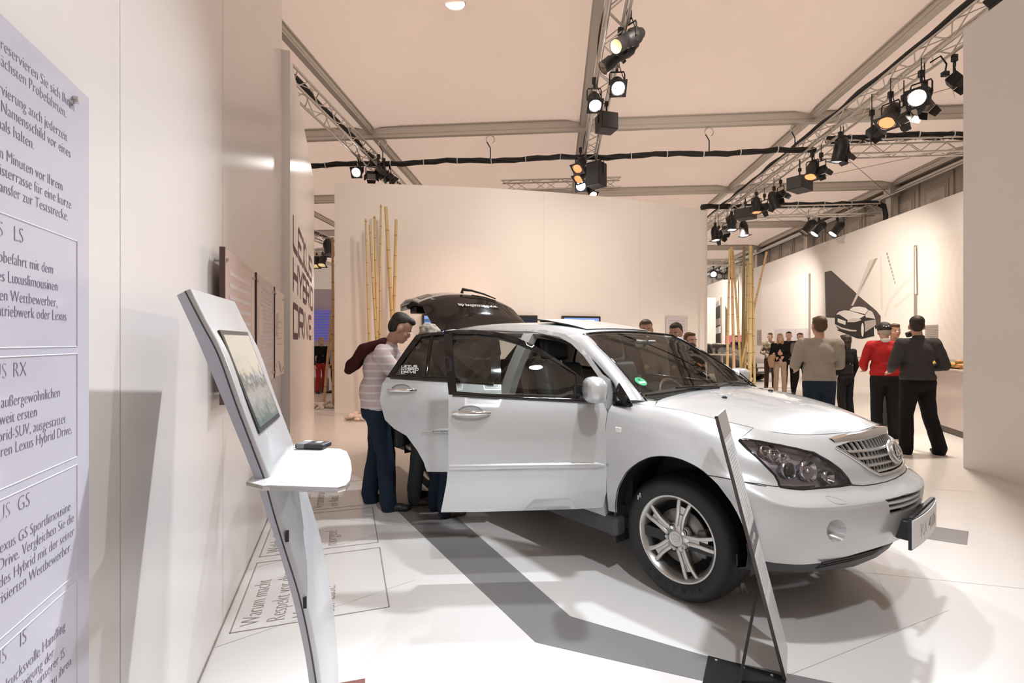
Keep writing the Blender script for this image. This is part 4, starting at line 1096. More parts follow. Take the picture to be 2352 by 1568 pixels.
fg_ = [(-1.385, 1.525), (-1.365, 1.33), (-1.344, 1.165), (-1.15, 1.150), (-.90, 1.138), (-.588, 1.122), (-.588, 1.265), (-.70, 1.338), (-.82, 1.412), (-.94, 1.468), (-1.08, 1.510), (-1.22, 1.525)]
fdoor, P_fd, fglass = make_door('front_door', fo, fg_, (1.090, 1.148), -.42, 53.3, m_glass, None)
door_handle(fdoor, -1.25, 1.033, .23)
mo = MB(); xs = np.linspace(-.428, -1.385, 20); vs = []
for i, x in enumerate(xs):
    h = .022 if i else .010; z = .708; y = float(side_y(x, z)); vs += [(x, y+.002, z+h), (x, y-.010, z+h*.7), (x, y-.013, z-h*.5), (x, y+.002, z-h)]
mo.add(vs, [(i*4+k, (i+1)*4+k, (i+1)*4+k+1, i*4+k+1) for i in range(19) for k in range(3)], 0, True); mo.build('side_moulding', m_paint, fdoor)
# door mirror
def mirror(par, s, x0, z0, rz=0.):
    y0 = s*-float(side_y(x0, z0)); M = Matrix.Translation((x0, y0, z0))
    bm = bmesh.new(); bmesh.ops.create_cube(bm, size=1)
    bmesh.ops.subdivide_edges(bm, edges=bm.edges[:], cuts=3, use_grid_fill=True)
    for v in bm.verts:
        c = v.co*2; n = Vector((abs(c.x), abs(c.y), abs(c.z)))
        p = Vector(c); r = (abs(c.x)**3.2+abs(c.y)**3.2+abs(c.z)**3.2)**(1/3.2); p /= r; p = p*.55+c.normalized()*.45*1.05
        t = (p.y*s+1)/2
        v.co = Vector((p.x*.072*(1-.12*t)-(.015 if p.x < -.5 else 0)*0, s*.115+p.y*.115, p.z*(.086-.012*t)))
    bmesh.ops.subdivide_edges(bm, edges=bm.edges[:], cuts=1, use_grid_fill=True, smooth=.6)
    me = bpy.data.meshes.new('mirror_shell'); bm.to_mesh(me); bm.free(); me.materials.append(m_paint)
    for p in me.polygons: p.use_smooth = True
    root = bpy.data.objects.new('mirror_shell', me); C.objects.link(root); root.parent = par; root.matrix_local = M @ Matrix.Translation((0, s*.075, .0))
    sub = root.modifiers.new('s', 'SUBSURF'); sub.levels = 1; sub.render_levels = 1
    gm = MB(); gm.box((-.071, s*.115, .004), (.012, .17, .125), 0, None, .005); 
    o = gm.build('mirror_glass', mat('mirror_glass', (.75, .78, .8), .03, metal=1.), par); o.matrix_local = root.matrix_local
    st = MB(); st.tube([(x0+.01, y0-s*.03, z0-.06), (x0+.01, y0+s*.05, z0-.065), (x0+.005, y0+s*.12, z0-.05)], [.035, .028, .03], 10); st.box((x0-.01, y0+s*.004, z0-.03), (.17, .03, .11), 0, None, .012)
    st.build('mirror_foot', m_gloss, par)
mirror(fdoor, -1, -.515, 1.185)
# rear door
ro = [(-2.126, 1.530), (-2.20, 1.42), (-2.328, 1.215), (-2.37, 1.150), (-2.382, 1.03), (-2.34, .88), (-2.275, .815), (-2.18, .757), (-2.10, .645), (-2.05, .55), (-2.027, .475), (-1.85, .468), (-1.475, .46), (-1.46, .75), (-1.45, 1.05), (-1.45, 1.30), (-1.455, 1.545), (-1.75, 1.553), (-1.93, 1.553), (-2.05, 1.546)]
rg_ = [(-2.085, 1.512), (-2.19, 1.36), (-2.285, 1.222), (-2.03, 1.206), (-1.80, 1.192), (-1.53, 1.175), (-1.52, 1.525), (-1.75, 1.533), (-1.95, 1.530)]
rdoor, P_rd, rglass = make_door('rear_door', ro, rg_, (1.135, 1.200), -1.45, 56, m_dglass, None)
door_handle(rdoor, -2.215, 1.098, .22)
bar = MB(); 
for i, z in enumerate((1.205, 1.525)): pass
P0 = [(-2.035, float(side_y(-2.035, 1.205))+.008, 1.2), (-2.02, float(side_y(-2.02, 1.35))+.008, 1.36), (-2.0, float(side_y(-2.0, 1.52))+.008, 1.53)]
bar.tube(P0, .013, 6); bar.build('window_bar', m_gloss, rdoor)
mo = MB(); xs = np.linspace(-1.47, -2.06, 14); vs = []
for i, x in enumerate(xs):
    h = .025*(1 if i < 11 else (13-i)/3+.15); z = .787; y = float(side_y(x, z)); vs += [(x, y+.002, z+h), (x, y-.009, z+h*.7), (x, y-.011, z-h*.5), (x, y+.002, z-h)]
mo.add(vs, [(i*4+k, (i+1)*4+k, (i+1)*4+k+1, i*4+k+1) for i in range(13) for k in range(3)], 0, True); mo.build('side_moulding', m_paint, rdoor)
yq = float(side_y(-1.8, .787))-.0125
text('moulding_text', 'HYBRID', frame((-1.985, yq, .779), (1, 0, 0), (0, 0, 1)), .024, M_grey, rdoor, .0003, 0., sx=1.9)
# stroke lettering used on the door glass and on the wall
GL = {'L': [[(0, 1), (0, .12), (.12, 0), (1, 0)]], 'E': [[(1, 1), (.12, 1), (0, .88), (0, .12), (.12, 0), (1, 0)], [(0, .5), (.85, .5)]],
 'X': [[(0, 1), (.3, 1), (.7, 0), (1, 0)], [(0, 0), (.3, 0), (.7, 1), (1, 1)]], 'U': [[(0, 1), (0, .12), (.12, 0), (.88, 0), (1, .12), (1, 1)]],
 'S': [[(1, 1), (.12, 1), (0, .88), (0, .6), (.12, .5), (.88, .5), (1, .4), (1, .12), (.88, 0), (0, 0)]], 'H': [[(0, 0), (0, 1)], [(1, 0), (1, 1)], [(0, .5), (1, .5)]],
 'Y': [[(0, 1), (.5, .42), (1, 1)], [(.5, .42), (.5, 0)]], 'B': [[(0, 0), (0, 1), (.85, 1), (.97, .88), (.97, .62), (.85, .5), (0, .5)], [(.85, .5), (1, .4), (1, .12), (.88, 0), (0, 0)]],
 'R': [[(0, 0), (0, 1), (.88, 1), (1, .88), (1, .58), (.88, .46), (0, .46)], [(.5, .46), (1, 0)]], 'I': [[(.5, 0), (.5, 1)]],
 'D': [[(0, 0), (0, 1), (.86, 1), (1, .84), (1, .16), (.86, 0), (0, 0)]], 'V': [[(0, 1), (.5, 0), (1, 1)]]}
WD = {'I': .22, 'E': .85, 'L': .85}
def strokes(mb, word, P, w, h, wid, gap, t0=0.):
    """lettering from strokes; P maps (u, v) to a point, t0 lifts it"""
    tot = sum(WD.get(c, 1) for c in word); gw = gap*(len(word)-1); k = (w-gw)/tot; x = 0
    for c in word:
        cw = WD.get(c, 1)*k
        for st in GL[c]:
            q = [Vector((x+a*cw, b*h)) for a, b in st]
            for i in range(len(q)-1):
                a, b = q[i], q[i+1]; d = (b-a).normalized(); n = Vector((-d.y, d.x))*wid/2
                e = d*wid*.5
                a2 = a-(e if i == 0 and len(q) > 2 else e*.45); b2 = b+(e*.45)
                a2 = a-e*.4; 
                mb.add([P(*(a2-n)), P(*(a2+n)), P(*(b2+n)), P(*(b2-n))], [(0, 3, 2, 1)])
        x += cw+gap
m_sticker = mat('white_sticker', (.8, .8, .8), .5)
st = MB()
for wd, z, w in (('LEXUS', 1.272, .118), ('HYBRID', 1.250, .128), ('DRIVE', 1.228, .112)):
    strokes(st, wd, lambda u, v, z=z: (-2.228+u, float(side_y(-2.228+u, z+v))-.006+.008, z+v), w, .015, .0042, .006)
st.build('window_sticker', m_sticker, rdoor)
# far-side mirror
mirror(car, 1, -.50, 1.165)
# ---- raised tailgate
TO = [(-2.80, 1.625), (-2.92, 1.775), (-3.04, 1.89), (-3.16, 1.985), (-3.24, 2.025), (-3.36, 2.05), (-3.50, 2.035), (-3.62, 1.98), (-3.67, 1.90)]
TE = [(-2.79, 1.585), (-2.93, 1.70), (-3.04, 1.785), (-3.13, 1.865), (-3.20, 1.905), (-3.29, 1.935), (-3.40, 1.935), (-3.51, 1.885), (-3.545, 1.82)]
TW = [.66, .66, .65, .64, .65, .67, .69, .70, .68]
def tg(i, f):
    P_, Q_ = np.array(TO), np.array(TE); j = min(int(i), 7); k = i-j
    c = P_[j]*(1-k)+P_[j+1]*k; e = Q_[j]*(1-k)+Q_[j+1]*k; w = TW[j]*(1-k)+TW[j+1]*k
    a = abs(f)**2.4; q = c*(1-a)+e*a
    return np.array((q[0], f*w, q[1]))
NT, NF = 32, 24
T_ = np.array([[tg(8*i/NT, -1+2*j/NF) for j in range(NF+1)] for i in range(NT+1)])
Nt = np.cross(np.gradient(T_, axis=0), np.gradient(T_, axis=1)); Nt /= np.linalg.norm(Nt, axis=2)[..., None]
if Nt[16, 12][2] < 0: Nt = -Nt
def sheet(mb, i0, i1, j0, j1, off, mi, thick=None):
    A = T_[i0:i1+1, j0:j1+1]+Nt[i0:i1+1, j0:j1+1]*off; a, b = A.shape[:2]
    mb.add(A.reshape(-1, 3), [(i*b+j, i*b+j+1, (i+1)*b+j+1, (i+1)*b+j) for i in range(a-1) for j in range(b-1)], mi, True)
    if thick:
        B = A-Nt[i0:i1+1, j0:j1+1]*thick; bd = [(0, j) for j in range(b)]+[(i, b-1) for i in range(1, a)]+[(a-1, j) for j in range(b-2, -1, -1)]+[(i, 0) for i in range(a-2, 0, -1)]; n = len(bd)
        mb.add([A[q] for q in bd]+[B[q] for q in bd], [(i, (i+1) % n, (i+1) % n+n, i+n) for i in range(n)], mi)
        mb.add(B.reshape(-1, 3), [(i*b+j, (i+1)*b+j, (i+1)*b+j+1, i*b+j+1) for i in range(a-1) for j in range(b-1)], mi, True)
m_tint = mat('dark_brown_tinted_glass', (.018, .014, .012), .06, spec=.3)
mb = MB(); sheet(mb, 15, 32, 0, NF, 0, 0, .02); tail = mb.build('tailgate', m_paint, car)
mb = MB(); sheet(mb, 0, 15, 0, NF, .0, 0, .012); mb.build('rear_window', m_tint, tail)
mb = MB(); sheet(mb, 2, 30, 1, NF-1, -.04, 0, .045); mb.build('inner_trim', m_plas, tail)
mb = MB(); mb.box((-3.44, -.50, 1.83), (.14, .16, .08), 0, None, .012); mb.build('trim_block', m_plas, tail)
mb = MB(); p = T_[15, 12]; q = [Vector(T_[15, j]+Nt[15, j]*.03) for j in (12, 14, 17, 20)]
mb.tube([Vector(T_[16, 11]+Nt[16, 11]*.012), Vector(T_[16, 11]+Nt[16, 11]*.055), Vector(T_[15, 13]+Nt[15, 13]*.06), Vector(T_[14, 16]+Nt[14, 16]*.045), Vector(T_[13, 19]+Nt[13, 19]*.03)], [.02, .02, .013, .011, .007], 8)
mb.tube([Vector(T_[14, 13]+Nt[14, 13]*.012), Vector(T_[13, 16]+Nt[13, 16]*.014), Vector(T_[12, 19]+Nt[12, 19]*.012)], .008, 6)
mb.build('rear_wiper', m_plas, tail)
mb = MB(); sheet(mb, 17, 20, 1, 4, .004, 0); mb.build('tail_lamp', mat('tail_lamp_clear', (.30, .27, .25), .1, metal=.4), tail)
tdir = Vector(T_[7, 12]-T_[9, 12]).normalized()
tM = frame(Vector(T_[8, 12]+Nt[8, 12]*.006), (0, -1, 0), tdir)
tx = text('window_text', 'www.lexuslive.de', tM @ Matrix.Translation((-.02, 0, 0)), .078, m_sticker, tail, .0004, 0., align='CENTER')
for x0 in (-.56, .56):
    MB().cyl((-2.95, x0*.98, 1.45), (-3.10, x0, 1.74), .011, n=8).build('gas_strut', m_plas, tail)
# ---- wheels
def wheel(x0, s, steer=0.):
    root = empty('wheel'); root.parent = car; root.matrix_local = Matrix.Translation((x0, s*.80, .352)) @ Matrix.Rotation(R(steer), 4, 'Z')
    M = frame((0, 0, 0), (-s, 0, 0), (0, 0, 1)); rt = .356       # local z of M points outwards
    if (M.to_3x3() @ Vector((0, 0, 1))).y*s < 0: M = frame((0, 0, 0), (s, 0, 0), (0, 0, 1))
    ty = MB(); pr = [(.232, -.012), (.240, -.002), (.262, .010), (.292, .016), (.318, .010), (.333, -.004), (.343, -.022), (.350, -.036)]
    ty.lathe(pr, 96, M)
    n = 192; vs = []; widths = [-.036, -.060, -.066, -.095, -.101, -.135, -.141, -.165, -.171, -.20, -.215, -.235]; rad = [.350, .354, .345, .3555, .346, .356, .346, .3555, .346, .354, .348, .33]
    for wi, (w, r) in enumerate(zip(widths, rad)):
        for k in range(n):
            a = 2*math.pi*k/n; rr = r-(.006 if (k % 4 == 0 and r > .35 and wi in (1, 9, 0)) else 0); vs.append(M @ Vector((rr*math.cos(a+w*1.2), rr*math.sin(a+w*1.2), w)))
    ty.add(vs, [(i*n+k, i*n+(k+1) % n, (i+1)*n+(k+1) % n, (i+1)*n+k) for i in range(len(widths)-1) for k in range(n)], 0, False)
    ty.lathe([(.33, -.235), (.25, -.235)], 48, M)
    tyre = ty.build('tyre', m_tyre, root)
    m_let = mat('tyre_lettering', (.022, .022, .022), .45) 
    word = 'POTENZA'
    for i, c in enumerate(word):
        a = R(-125+i*11.5)
        p = M @ Vector((.293*math.cos(a), .293*math.sin(a), .016)); up = (M.to_3x3() @ Vector((-math.cos(a), -math.sin(a), 0))); rt_ = M.to_3x3() @ Vector((-math.sin(a), math.cos(a), 0))
        text('tyre_letter', c, frame(p, rt_, up), .042, m_let, tyre, .0012, 0, align='CENTER')
    mk = MB()
    for a in (143, 139): mk.box(M @ Vector((.302*math.cos(R(a)), .302*math.sin(R(a)), .0155)), (.006, .002, .026))
    mk.build('sidewall_mark', mat('white_chalk_mark', (.7, .7, .7), .7), tyre)
    rm = MB(); rm.lathe([(.228, -.19), (.222, -.05), (.226, -.02), (.236, -.006), (.246, -.004), (.244, .002), (.238, .003), (.233, .0), (.226, -.012), (.212, -.030), (.205, -.09), (.203, -.19)], 64, M); rim = rm.build('rim', m_silver, root)
    for k in range(5):
        a = R(90-12+72*k) if s < 0 else R(90+12+72*k)
        cs, sn = math.cos(a), math.sin(a)
        def pt(r, t, z): return M @ Vector((r*cs-t*sn, r*sn+t*cs, z))
        sp = MB()
        rs = [(.045, .034, .012, -.012), (.09, .030, .010, -.008), (.14, .032, .016, -.006), (.185, .040, .023, -.008), (.222, .047, .028, -.016)]
        for sd in (-1, 1):
            vs = []
            for r, t0, ti, z in rs:
                w0, w1 = t0, max(t0-.024, .001)
                vs += [pt(r, sd*w0, z-.006), pt(r, sd*(w0-.004), z), pt(r, sd*(w1+.003), z-.001), pt(r, sd*w1, z-.007), pt(r, sd*(w1+.004), z-.035), pt(r, sd*(w0-.004), z-.038)]
            fs = [(i*6+j, i*6+(j+1) % 6, (i+1)*6+(j+1) % 6, (i+1)*6+j) for i in range(4) for j in range(6)]
            sp.add(vs, fs, 0, True)
        vs = []
        for r, t0, ti, z in rs[:]: vs += [pt(r, -(t0-.02), z-.010), pt(r, t0-.02, z-.010)]
        sp.add(vs, [(2*i, 2*i+1, 2*i+3, 2*i+2) for i in range(2)], 0, True)
        vs = []
        for r, t0, ti, z in rs: vs += [pt(r, -(t0-.016), z-.018), pt(r, t0-.016, z-.018)]
        sp.add(vs, [(2*i, 2*i+1, 2*i+3, 2*i+2) for i in range(3)], 0, True)
        sp.build('spoke', m_silver, rim, fix=True)
        a2 = a+R(36); p = Vector((.062*math.cos(a2), .062*math.sin(a2), 0))
        nb = MB().cyl(M @ (p+Vector((0, 0, -.03))), M @ (p+Vector((0, 0, -.004))), .010, n=6); nb.build('wheel_nut', M_chrome, rim)
        MB().lathe([(.0185, -.008), (.0175, -.03), (.012, -.03)], 18, M @ Matrix.Translation(p)).build('nut_well', m_gap, rim)
    hb = MB(); hb.lathe([(.085, -.05), (.083, -.022), (.070, -.014), (.047, -.010), (.043, -.002), (.040, .001), (.036, .0), (.001, .0)], 40, M); hub = hb.build('hub', m_silver, rim)
    em = MB(); t = np.linspace(0, 2*math.pi, 28, endpoint=False); em.tube([M @ Vector((.026*math.cos(q), .020*math.sin(q), .001)) for q in t], .0022, 6, closed=True)
    em.tube([M @ Vector(p) for p in ((-.004, .019, .001), (-.014 if s < 0 else .014, -.006, .001), (.022 if s < 0 else -.022, -.006, .001))], .0024, 6); em.build('hub_emblem', M_chrome, rim)
    bd = MB(); bd.lathe([(.07, -.065), (.155, -.065), (.155, -.09), (.07, -.09)], 48, M); bd.build('brake_disc', mat('brake_steel', (.30, .29, .28), .4, metal=.8), root)
    cb = MB(); 
    for a in (-18, 0, 18): cb.box(M @ Vector((.15*math.cos(R(a if s < 0 else 180-a)), .15*math.sin(R(a)), -.075)), (.055, .07, .055), 0, Matrix.Rotation(R(-a if s < 0 else a), 3, 'Y'), .01)
    cb.build('brake_caliper', mat('caliper_grey', (.16, .15, .14), .5, metal=.5), root)
    MB().lathe([(.001, -.15), (.23, -.15)], 32, M).build('wheel_backing', m_gap, root)
wheel(0, -1); wheel(0, 1); wheel(-2.715, -1); wheel(-2.715, 1)
# ---- interior
def seat(x, y, w=.50, driver=False, rear=False):
    st = empty('seat'); st.parent = car; st.matrix_local = Matrix.Translation((x, y, .40))
    def soft(name, c, d, rx=0., bev=.06):
        mb = MB(); mb.box(c, d, 0, Matrix.Rotation(R(rx), 3, 'Y'), bev)
        o = mb.build(name, m_leather, st)
        for p in o.data.polygons: p.use_smooth = True
        return o
    soft('cushion', (0, 0, .22), (.52, w, .16), -6); soft('backrest', (-.32, 0, .57), (.15, w*.96, .68), -16)
    for s in (-1, 1): soft('bolster', (-.27, s*w*.42, .52), (.12, .09, .5), -16, .04)
    soft('headrest', (-.455, 0, 1.01), (.10, .27, .19), -12, .04)
    for s in (-1, 1): MB().cyl((-.42, s*.06, .86), (-.445, s*.06, .95), .007, n=8).build('headrest_post', M_chrome, st)
seat(-.95, -.37); seat(-.95, .37); seat(-1.88, -.36, .56); seat(-1.88, .36, .56)
# label card on the driver's seat back
MB().box((-1.20, .30, 1.12), (.004, .075, .06), 0, Matrix.Rotation(R(-16), 3, 'Y')).build('seat_card', m_sticker, car)
da = MB(); prof = [(-.12, 1.09), (-.30, 1.105), (-.47, 1.08), (-.56, 1.03), (-.58, .90), (-.52, .78), (-.40, .60)]; nn = 13; vs = []
for j in range(nn):
    y = -.74+1.48*j/(nn-1)
    hump = .035*math.exp(-((y-.37)/.2)**2)
    for i, (x, z) in enumerate(prof): vs.append((x, y, z+(hump if 1 <= i <= 3 else 0)-(.02*(abs(y)/.74)**4 if i < 4 else 0)))
k = len(prof); da.add(vs, [(j*k+i, j*k+i+1, (j+1)*k+i+1, (j+1)*k+i) for j in range(nn-1) for i in range(k-1)], 0, True); dash = da.build('dashboard', m_dplas, car)
MB().box((-.50, 0, .70), (.25, .26, .5), 0, None, .03).build('centre_console', m_plas, dash)
MB().box((-1.0, 0, .55), (.7, .24, .34), 0, None, .04).build('centre_console', m_plas, car)
sw = MB(); wM = frame((-.73, .37, .985), (0, 1, 0), (-.42, 0, .9)); t = np.linspace(0, 2*math.pi, 40, endpoint=False)
sw.tube([wM @ Vector((.185*math.cos(a), .185*math.sin(a), 0)) for a in t], .015, 8, closed=True)
for a in (0, 180, 250, 290): sw.tube([wM @ Vector((.05*math.cos(R(a)), .05*math.sin(R(a)), -.01)), wM @ Vector((.18*math.cos(R(a)), .18*math.sin(R(a)), 0))], .012, 6)
sw.lathe([(.07, -.03), (.07, .0), (.05, .015), (.001, .018)], 20, wM); sw.tube([(-.72, .37, .98), (-.50, .37, .90)], .035, 10); sw.build('steering_wheel', mat('wheel_leather', (.10, .075, .055), .35), car)
im = MB(); im.box((-.76, 0, 1.455), (.03, .24, .065), 0, Matrix.Rotation(R(12), 3, 'Y'), .012); im.cyl((-.75, 0, 1.48), (-.74, 0, 1.515), .012, n=8); im.build('interior_mirror', mat('mirror_back', (.16, .15, .13), .4), car)
# wipers, washer jets, cowl
mb = MB(); mb.add([(-.19, -.70, 1.085), (-.165, -.35, 1.12), (-.155, 0, 1.135), (-.165, .35, 1.12), (-.19, .70, 1.085), (-.33, .72, 1.14), (-.28, .35, 1.165), (-.26, 0, 1.172), (-.28, -.35, 1.165), (-.33, -.72, 1.14)], [(0, 1, 8, 9), (1, 2, 7, 8), (2, 3, 6, 7), (3, 4, 5, 6)]); mb.build('cowl', m_plas, car)
def wiper(px):
    P_ = []
    w = MB()
    a, b = px
    pts = [wind(u, v) for u, v in a]; off = np.array((.012, 0, .030))
    w.tube([p+off for p in pts], [.014]+[.010]*(len(pts)-2)+[.007], 8)
    bl = [wind(u, v)+np.array((.006, 0, .014)) for u, v in b]; w.tube(bl, .008, 6)
    w.build('wiper', m_gloss, car)
wiper(([(-.05, .045), (-.35, .075), (-.62, .08)], [(-.98, .045), (-.6, .065), (-.2, .085), (.05, .10)]))
wiper(([(.62, .03), (.4, .075), (.2, .10)], [(-.05, .07), (.25, .085), (.55, .10), (.80, .10)]))
for y in (-.33, .33):
    z = float(hood_z(.05, y)); MB().ell((.05, y, z+.004), (.018, .014, .010)).build('washer_jet', m_gloss, car)
# round green badge inside the windscreen
def on_wind(px, py):
    best = None
    d = cray(px, py); d = d/np.linalg.norm(d)
    uu, vv = np.meshgrid(np.linspace(-1, 1, 161), np.linspace(0, 1, 121)); P_ = wind(uu.ravel(), vv.ravel()); w = P_-cam_l; t = w@d; q = ((w-t[:, None]*d)**2).sum(1); i = np.argmin(q); return uu.ravel()[i], vv.ravel()[i]
u0, v0 = on_wind(1472, 877); c = wind(u0, v0); a = wind(u0+.01, v0)-c; b = wind(u0, v0+.01)-c; sM = frame(Vector(c)+Vector(np.cross(a, b)/np.linalg.norm(np.cross(a, b)))*.0015, a, b)
mb = MB(); mb.lathe([(.001, 0), (.042, 0)], 32, sM, 0); mb.build('green_badge', mat('badge_green', (.02, .32, .13), .5), windscreen)
text('badge_number', '4', sM @ Matrix.Translation((-.012, .006, .001)), .036, m_gap, windscreen, .0002)
MB().box(sM @ Vector((.002, -.012, .0012)), (.052, .018, .0006), 0, sM.to_3x3()).build('badge_field', m_sticker, windscreen)
# ================================================================== WALL GRAPHICS
m_letter = mat('purple_grey_lettering', (.16, .11, .125), .85, spec=.1)
# big lettering on the far left wall
for wd, z, a0, w in (('LEXUS', 2.50, 5.72, 3.30), ('HYBRID', 2.035, 5.72, 3.60), ('DRIVE', 1.535, 5.74, 3.15)):
    mb = MB(); base = Vector((-.627, 0, 0))+LN*.079
    strokes(mb, wd, lambda u, v: base+LD*(a0+u)+Vector((0, 0, z+v)), w, .335, .075, .13)
    o = mb.build('wall_lettering', m_letter); tag(o, 'purple-grey wall lettering reading %s on the far left wall' % wd, 'lettering', 'slogan on the left wall')
# clear information panel near the camera
m_panel = mat('lilac_acrylic', (.62, .61, .70), .12, spec=.5)
m_ptext = mat('lilac_grey_text', (.27, .25, .34), .6); m_ptext2 = mat('pale_text', (.46, .44, .54), .6); m_frame = mat('pale_rule', (.74, .72, .80), .5)
W0 = Vector((-.627, 0, 0))
def wp(a, z, off): return W0+LD*a+LN*off+Vector((0, 0, z))
panel_o = empty('information_board', wp(.8, .25, .03)); rel = panel_o.location
Mw = lambda a, z, off: frame(wp(a, z, off)-rel, -LD*-1, (0, 0, 1))       # text runs along the wall
mb = MB(); c = (wp(.77, 1.14, .03)-rel); mb.box(c, (.89, .008, 1.80), 0, Matrix((( LD.x, LN.x, 0), (LD.y, LN.y, 0), (0, 0, 1)))); mb.build('sheet', m_panel, panel_o)
for a, z in ((1.148, 2.006), (1.148, .27), (.37, 2.006), (.37, .27)):
    MB().cyl(wp(a, z, 0)-rel, wp(a, z, .044)-rel, .008, n=16).build('standoff', M_alu, panel_o)
# text: right end of each line (a, z of the baseline), size
LINES = [('reservieren Sie sich Ihren', 1.150, 1.980), ('nächsten Probefahrten.', 1.116, 1.951), ('Reservierung auch jederzeit', 1.119, 1.902), ('Namensschild vor eines', 1.134, 1.872), ('niemals halten.', .999, 1.841),
 ('zehn Minuten vor Ihrem', 1.101, 1.791), ('Ereignisterrasse für eine kurze', 1.136, 1.762), ('Transfer zur Teststrecke.', 1.123, 1.733),
 ('Probefahrt mit dem', 1.065, 1.612), ('des Luxuslimousinen', 1.082, 1.579), ('den Wettbewerber,', 1.081, 1.546), ('Antriebwerk oder Lexus', 1.117, 1.519),
 ('außergewöhnlichen', 1.091, 1.360), ('weltweit ersten', 1.008, 1.331), ('Hybrid-SUV, ausgestattet', 1.113, 1.302), ('ren Lexus Hybrid Drive.', 1.139, 1.275),
 ('Lexus GS Sportlimousine', 1.133, 1.110), ('Drive. Vergleichen Sie die', 1.147, 1.081), ('des Hybrid mit der seiner', 1.149, 1.051), ('motorisierten Wettbewerber.', 1.136, 1.022),
 ('eindrucksvolle Handling', 1.111, .864), ('Reinigung der', 1.067, .834), ('unserer IS', 1.109, .808), ('zu ihren', 1.136, .775)]
for t, a, z in LINES: text('text_line', t, Mw(a, z, .0345), .0305, m_ptext, panel_o, .0002, .00065, 'RIGHT', .80)
for t, a, z in (('LS', .965, 1.656), ('RX', .975, 1.411), ('GS', .985, 1.166), ('IS', .975, .916)):
    text('heading', t, Mw(a, z, .0345), .040, m_ptext, panel_o, .0002, .0010, 'RIGHT', .82); text('heading', 'LEXUS', Mw(a-.058, z, .0345), .040, m_ptext2, panel_o, .0002, .0010, 'RIGHT', .82)
for z0, z1 in ((1.464, 1.697), (1.220, 1.448), (.963, 1.202), (.70, .945)):
    mb = MB()
    for a, b in (((.38, z0), (1.16, z0)), ((1.16, z0), (1.16, z1)), ((1.16, z1), (.38, z1)), ((.38, z1), (.38, z0))):
        mb.tube([wp(a[0], a[1], .0343)-rel, wp(b[0], b[1], .0343)-rel], .0012, 4)
    mb.build('ruled_box', m_frame, panel_o)
tag(panel_o, 'large lilac acrylic information panel with German text on the left wall', 'sign')
# three acrylic picture panels behind the terminal
m_edge = mat('acrylic_edge_brown', (.10, .05, .045), .25)
for i, (a0, a1, lab, cols) in enumerate(((2.52, 3.385, 'acrylic picture panel with pale red stripes, nearest of three behind the terminal', ((.62, .47, .45), (.70, .60, .57), (.55, .30, .30))), (3.45, 4.32, 'acrylic picture panel of lilac grey text, middle of three on the left wall', ((.48, .42, .44), (.55, .48, .47), (.62, .50, .36))), (4.37, 5.06, 'acrylic picture panel with a faint pink sketch, farthest of three on the left wall', ((.72, .60, .56), (.66, .54, .51), (.62, .50, .40))))):
    rt_ = empty('picture_panel', wp((a0+a1)/2, 1.17, .03)); r0 = rt_.location; RM = Matrix(((LD.x, LN.x, 0), (LD.y, LN.y, 0), (0, 0, 1)))
    MB().box(wp((a0+a1)/2, 1.55, .045)-r0, (a1-a0, .014, .755), 0, RM).build('sheet', mat('acrylic_face_%d' % i, cols[0], .15, noise=(5, .05)), rt_)
    mb = MB(); mb.box(wp(a0-.004, 1.55, .045)-r0, (.01, .024, .757), 0, RM); mb.build('edge', m_edge, rt_)
    mb = MB()
    if i == 0:
        for k in range(11): mb.box(wp(a0+.42, 1.22+.06*k, .0525)-r0, (.60, .001, .022), 0, RM)
    elif i == 1:
        for k in range(22): mb.box(wp(a0+.50, 1.22+.03*k, .0525)-r0, (.55, .001, .009), 0, RM)
    else: 
        mb.tube([wp(a0+.1+.03*k, 1.25+.06*math.sin(k*.35), .053)-r0 for k in range(18)], .004, 4)
        for k in range(5): mb.box(wp(a0+.35, 1.45+.05*k, .0525)-r0, (.35, .001, .01), 0, RM)
    mb.build('print', mat('acrylic_print_%d' % i, cols[1], .4), rt_)
    MB().box(wp(a0+.18, 1.62 if i else 1.35, .0525)-r0, (.17, .0012, .2), 0, RM).build('picture', mat('acrylic_pic_%d' % i, cols[2], .4), rt_)
    for a in (a0+.05, a1-.05):
        for z in (1.225, 1.875): MB().cyl(wp(a, z, 0)-r0, wp(a, z, .062)-r0, .010, n=10).build('standoff', M_alu, rt_)
    tag(rt_, lab, 'picture', 'acrylic panels on the left wall')
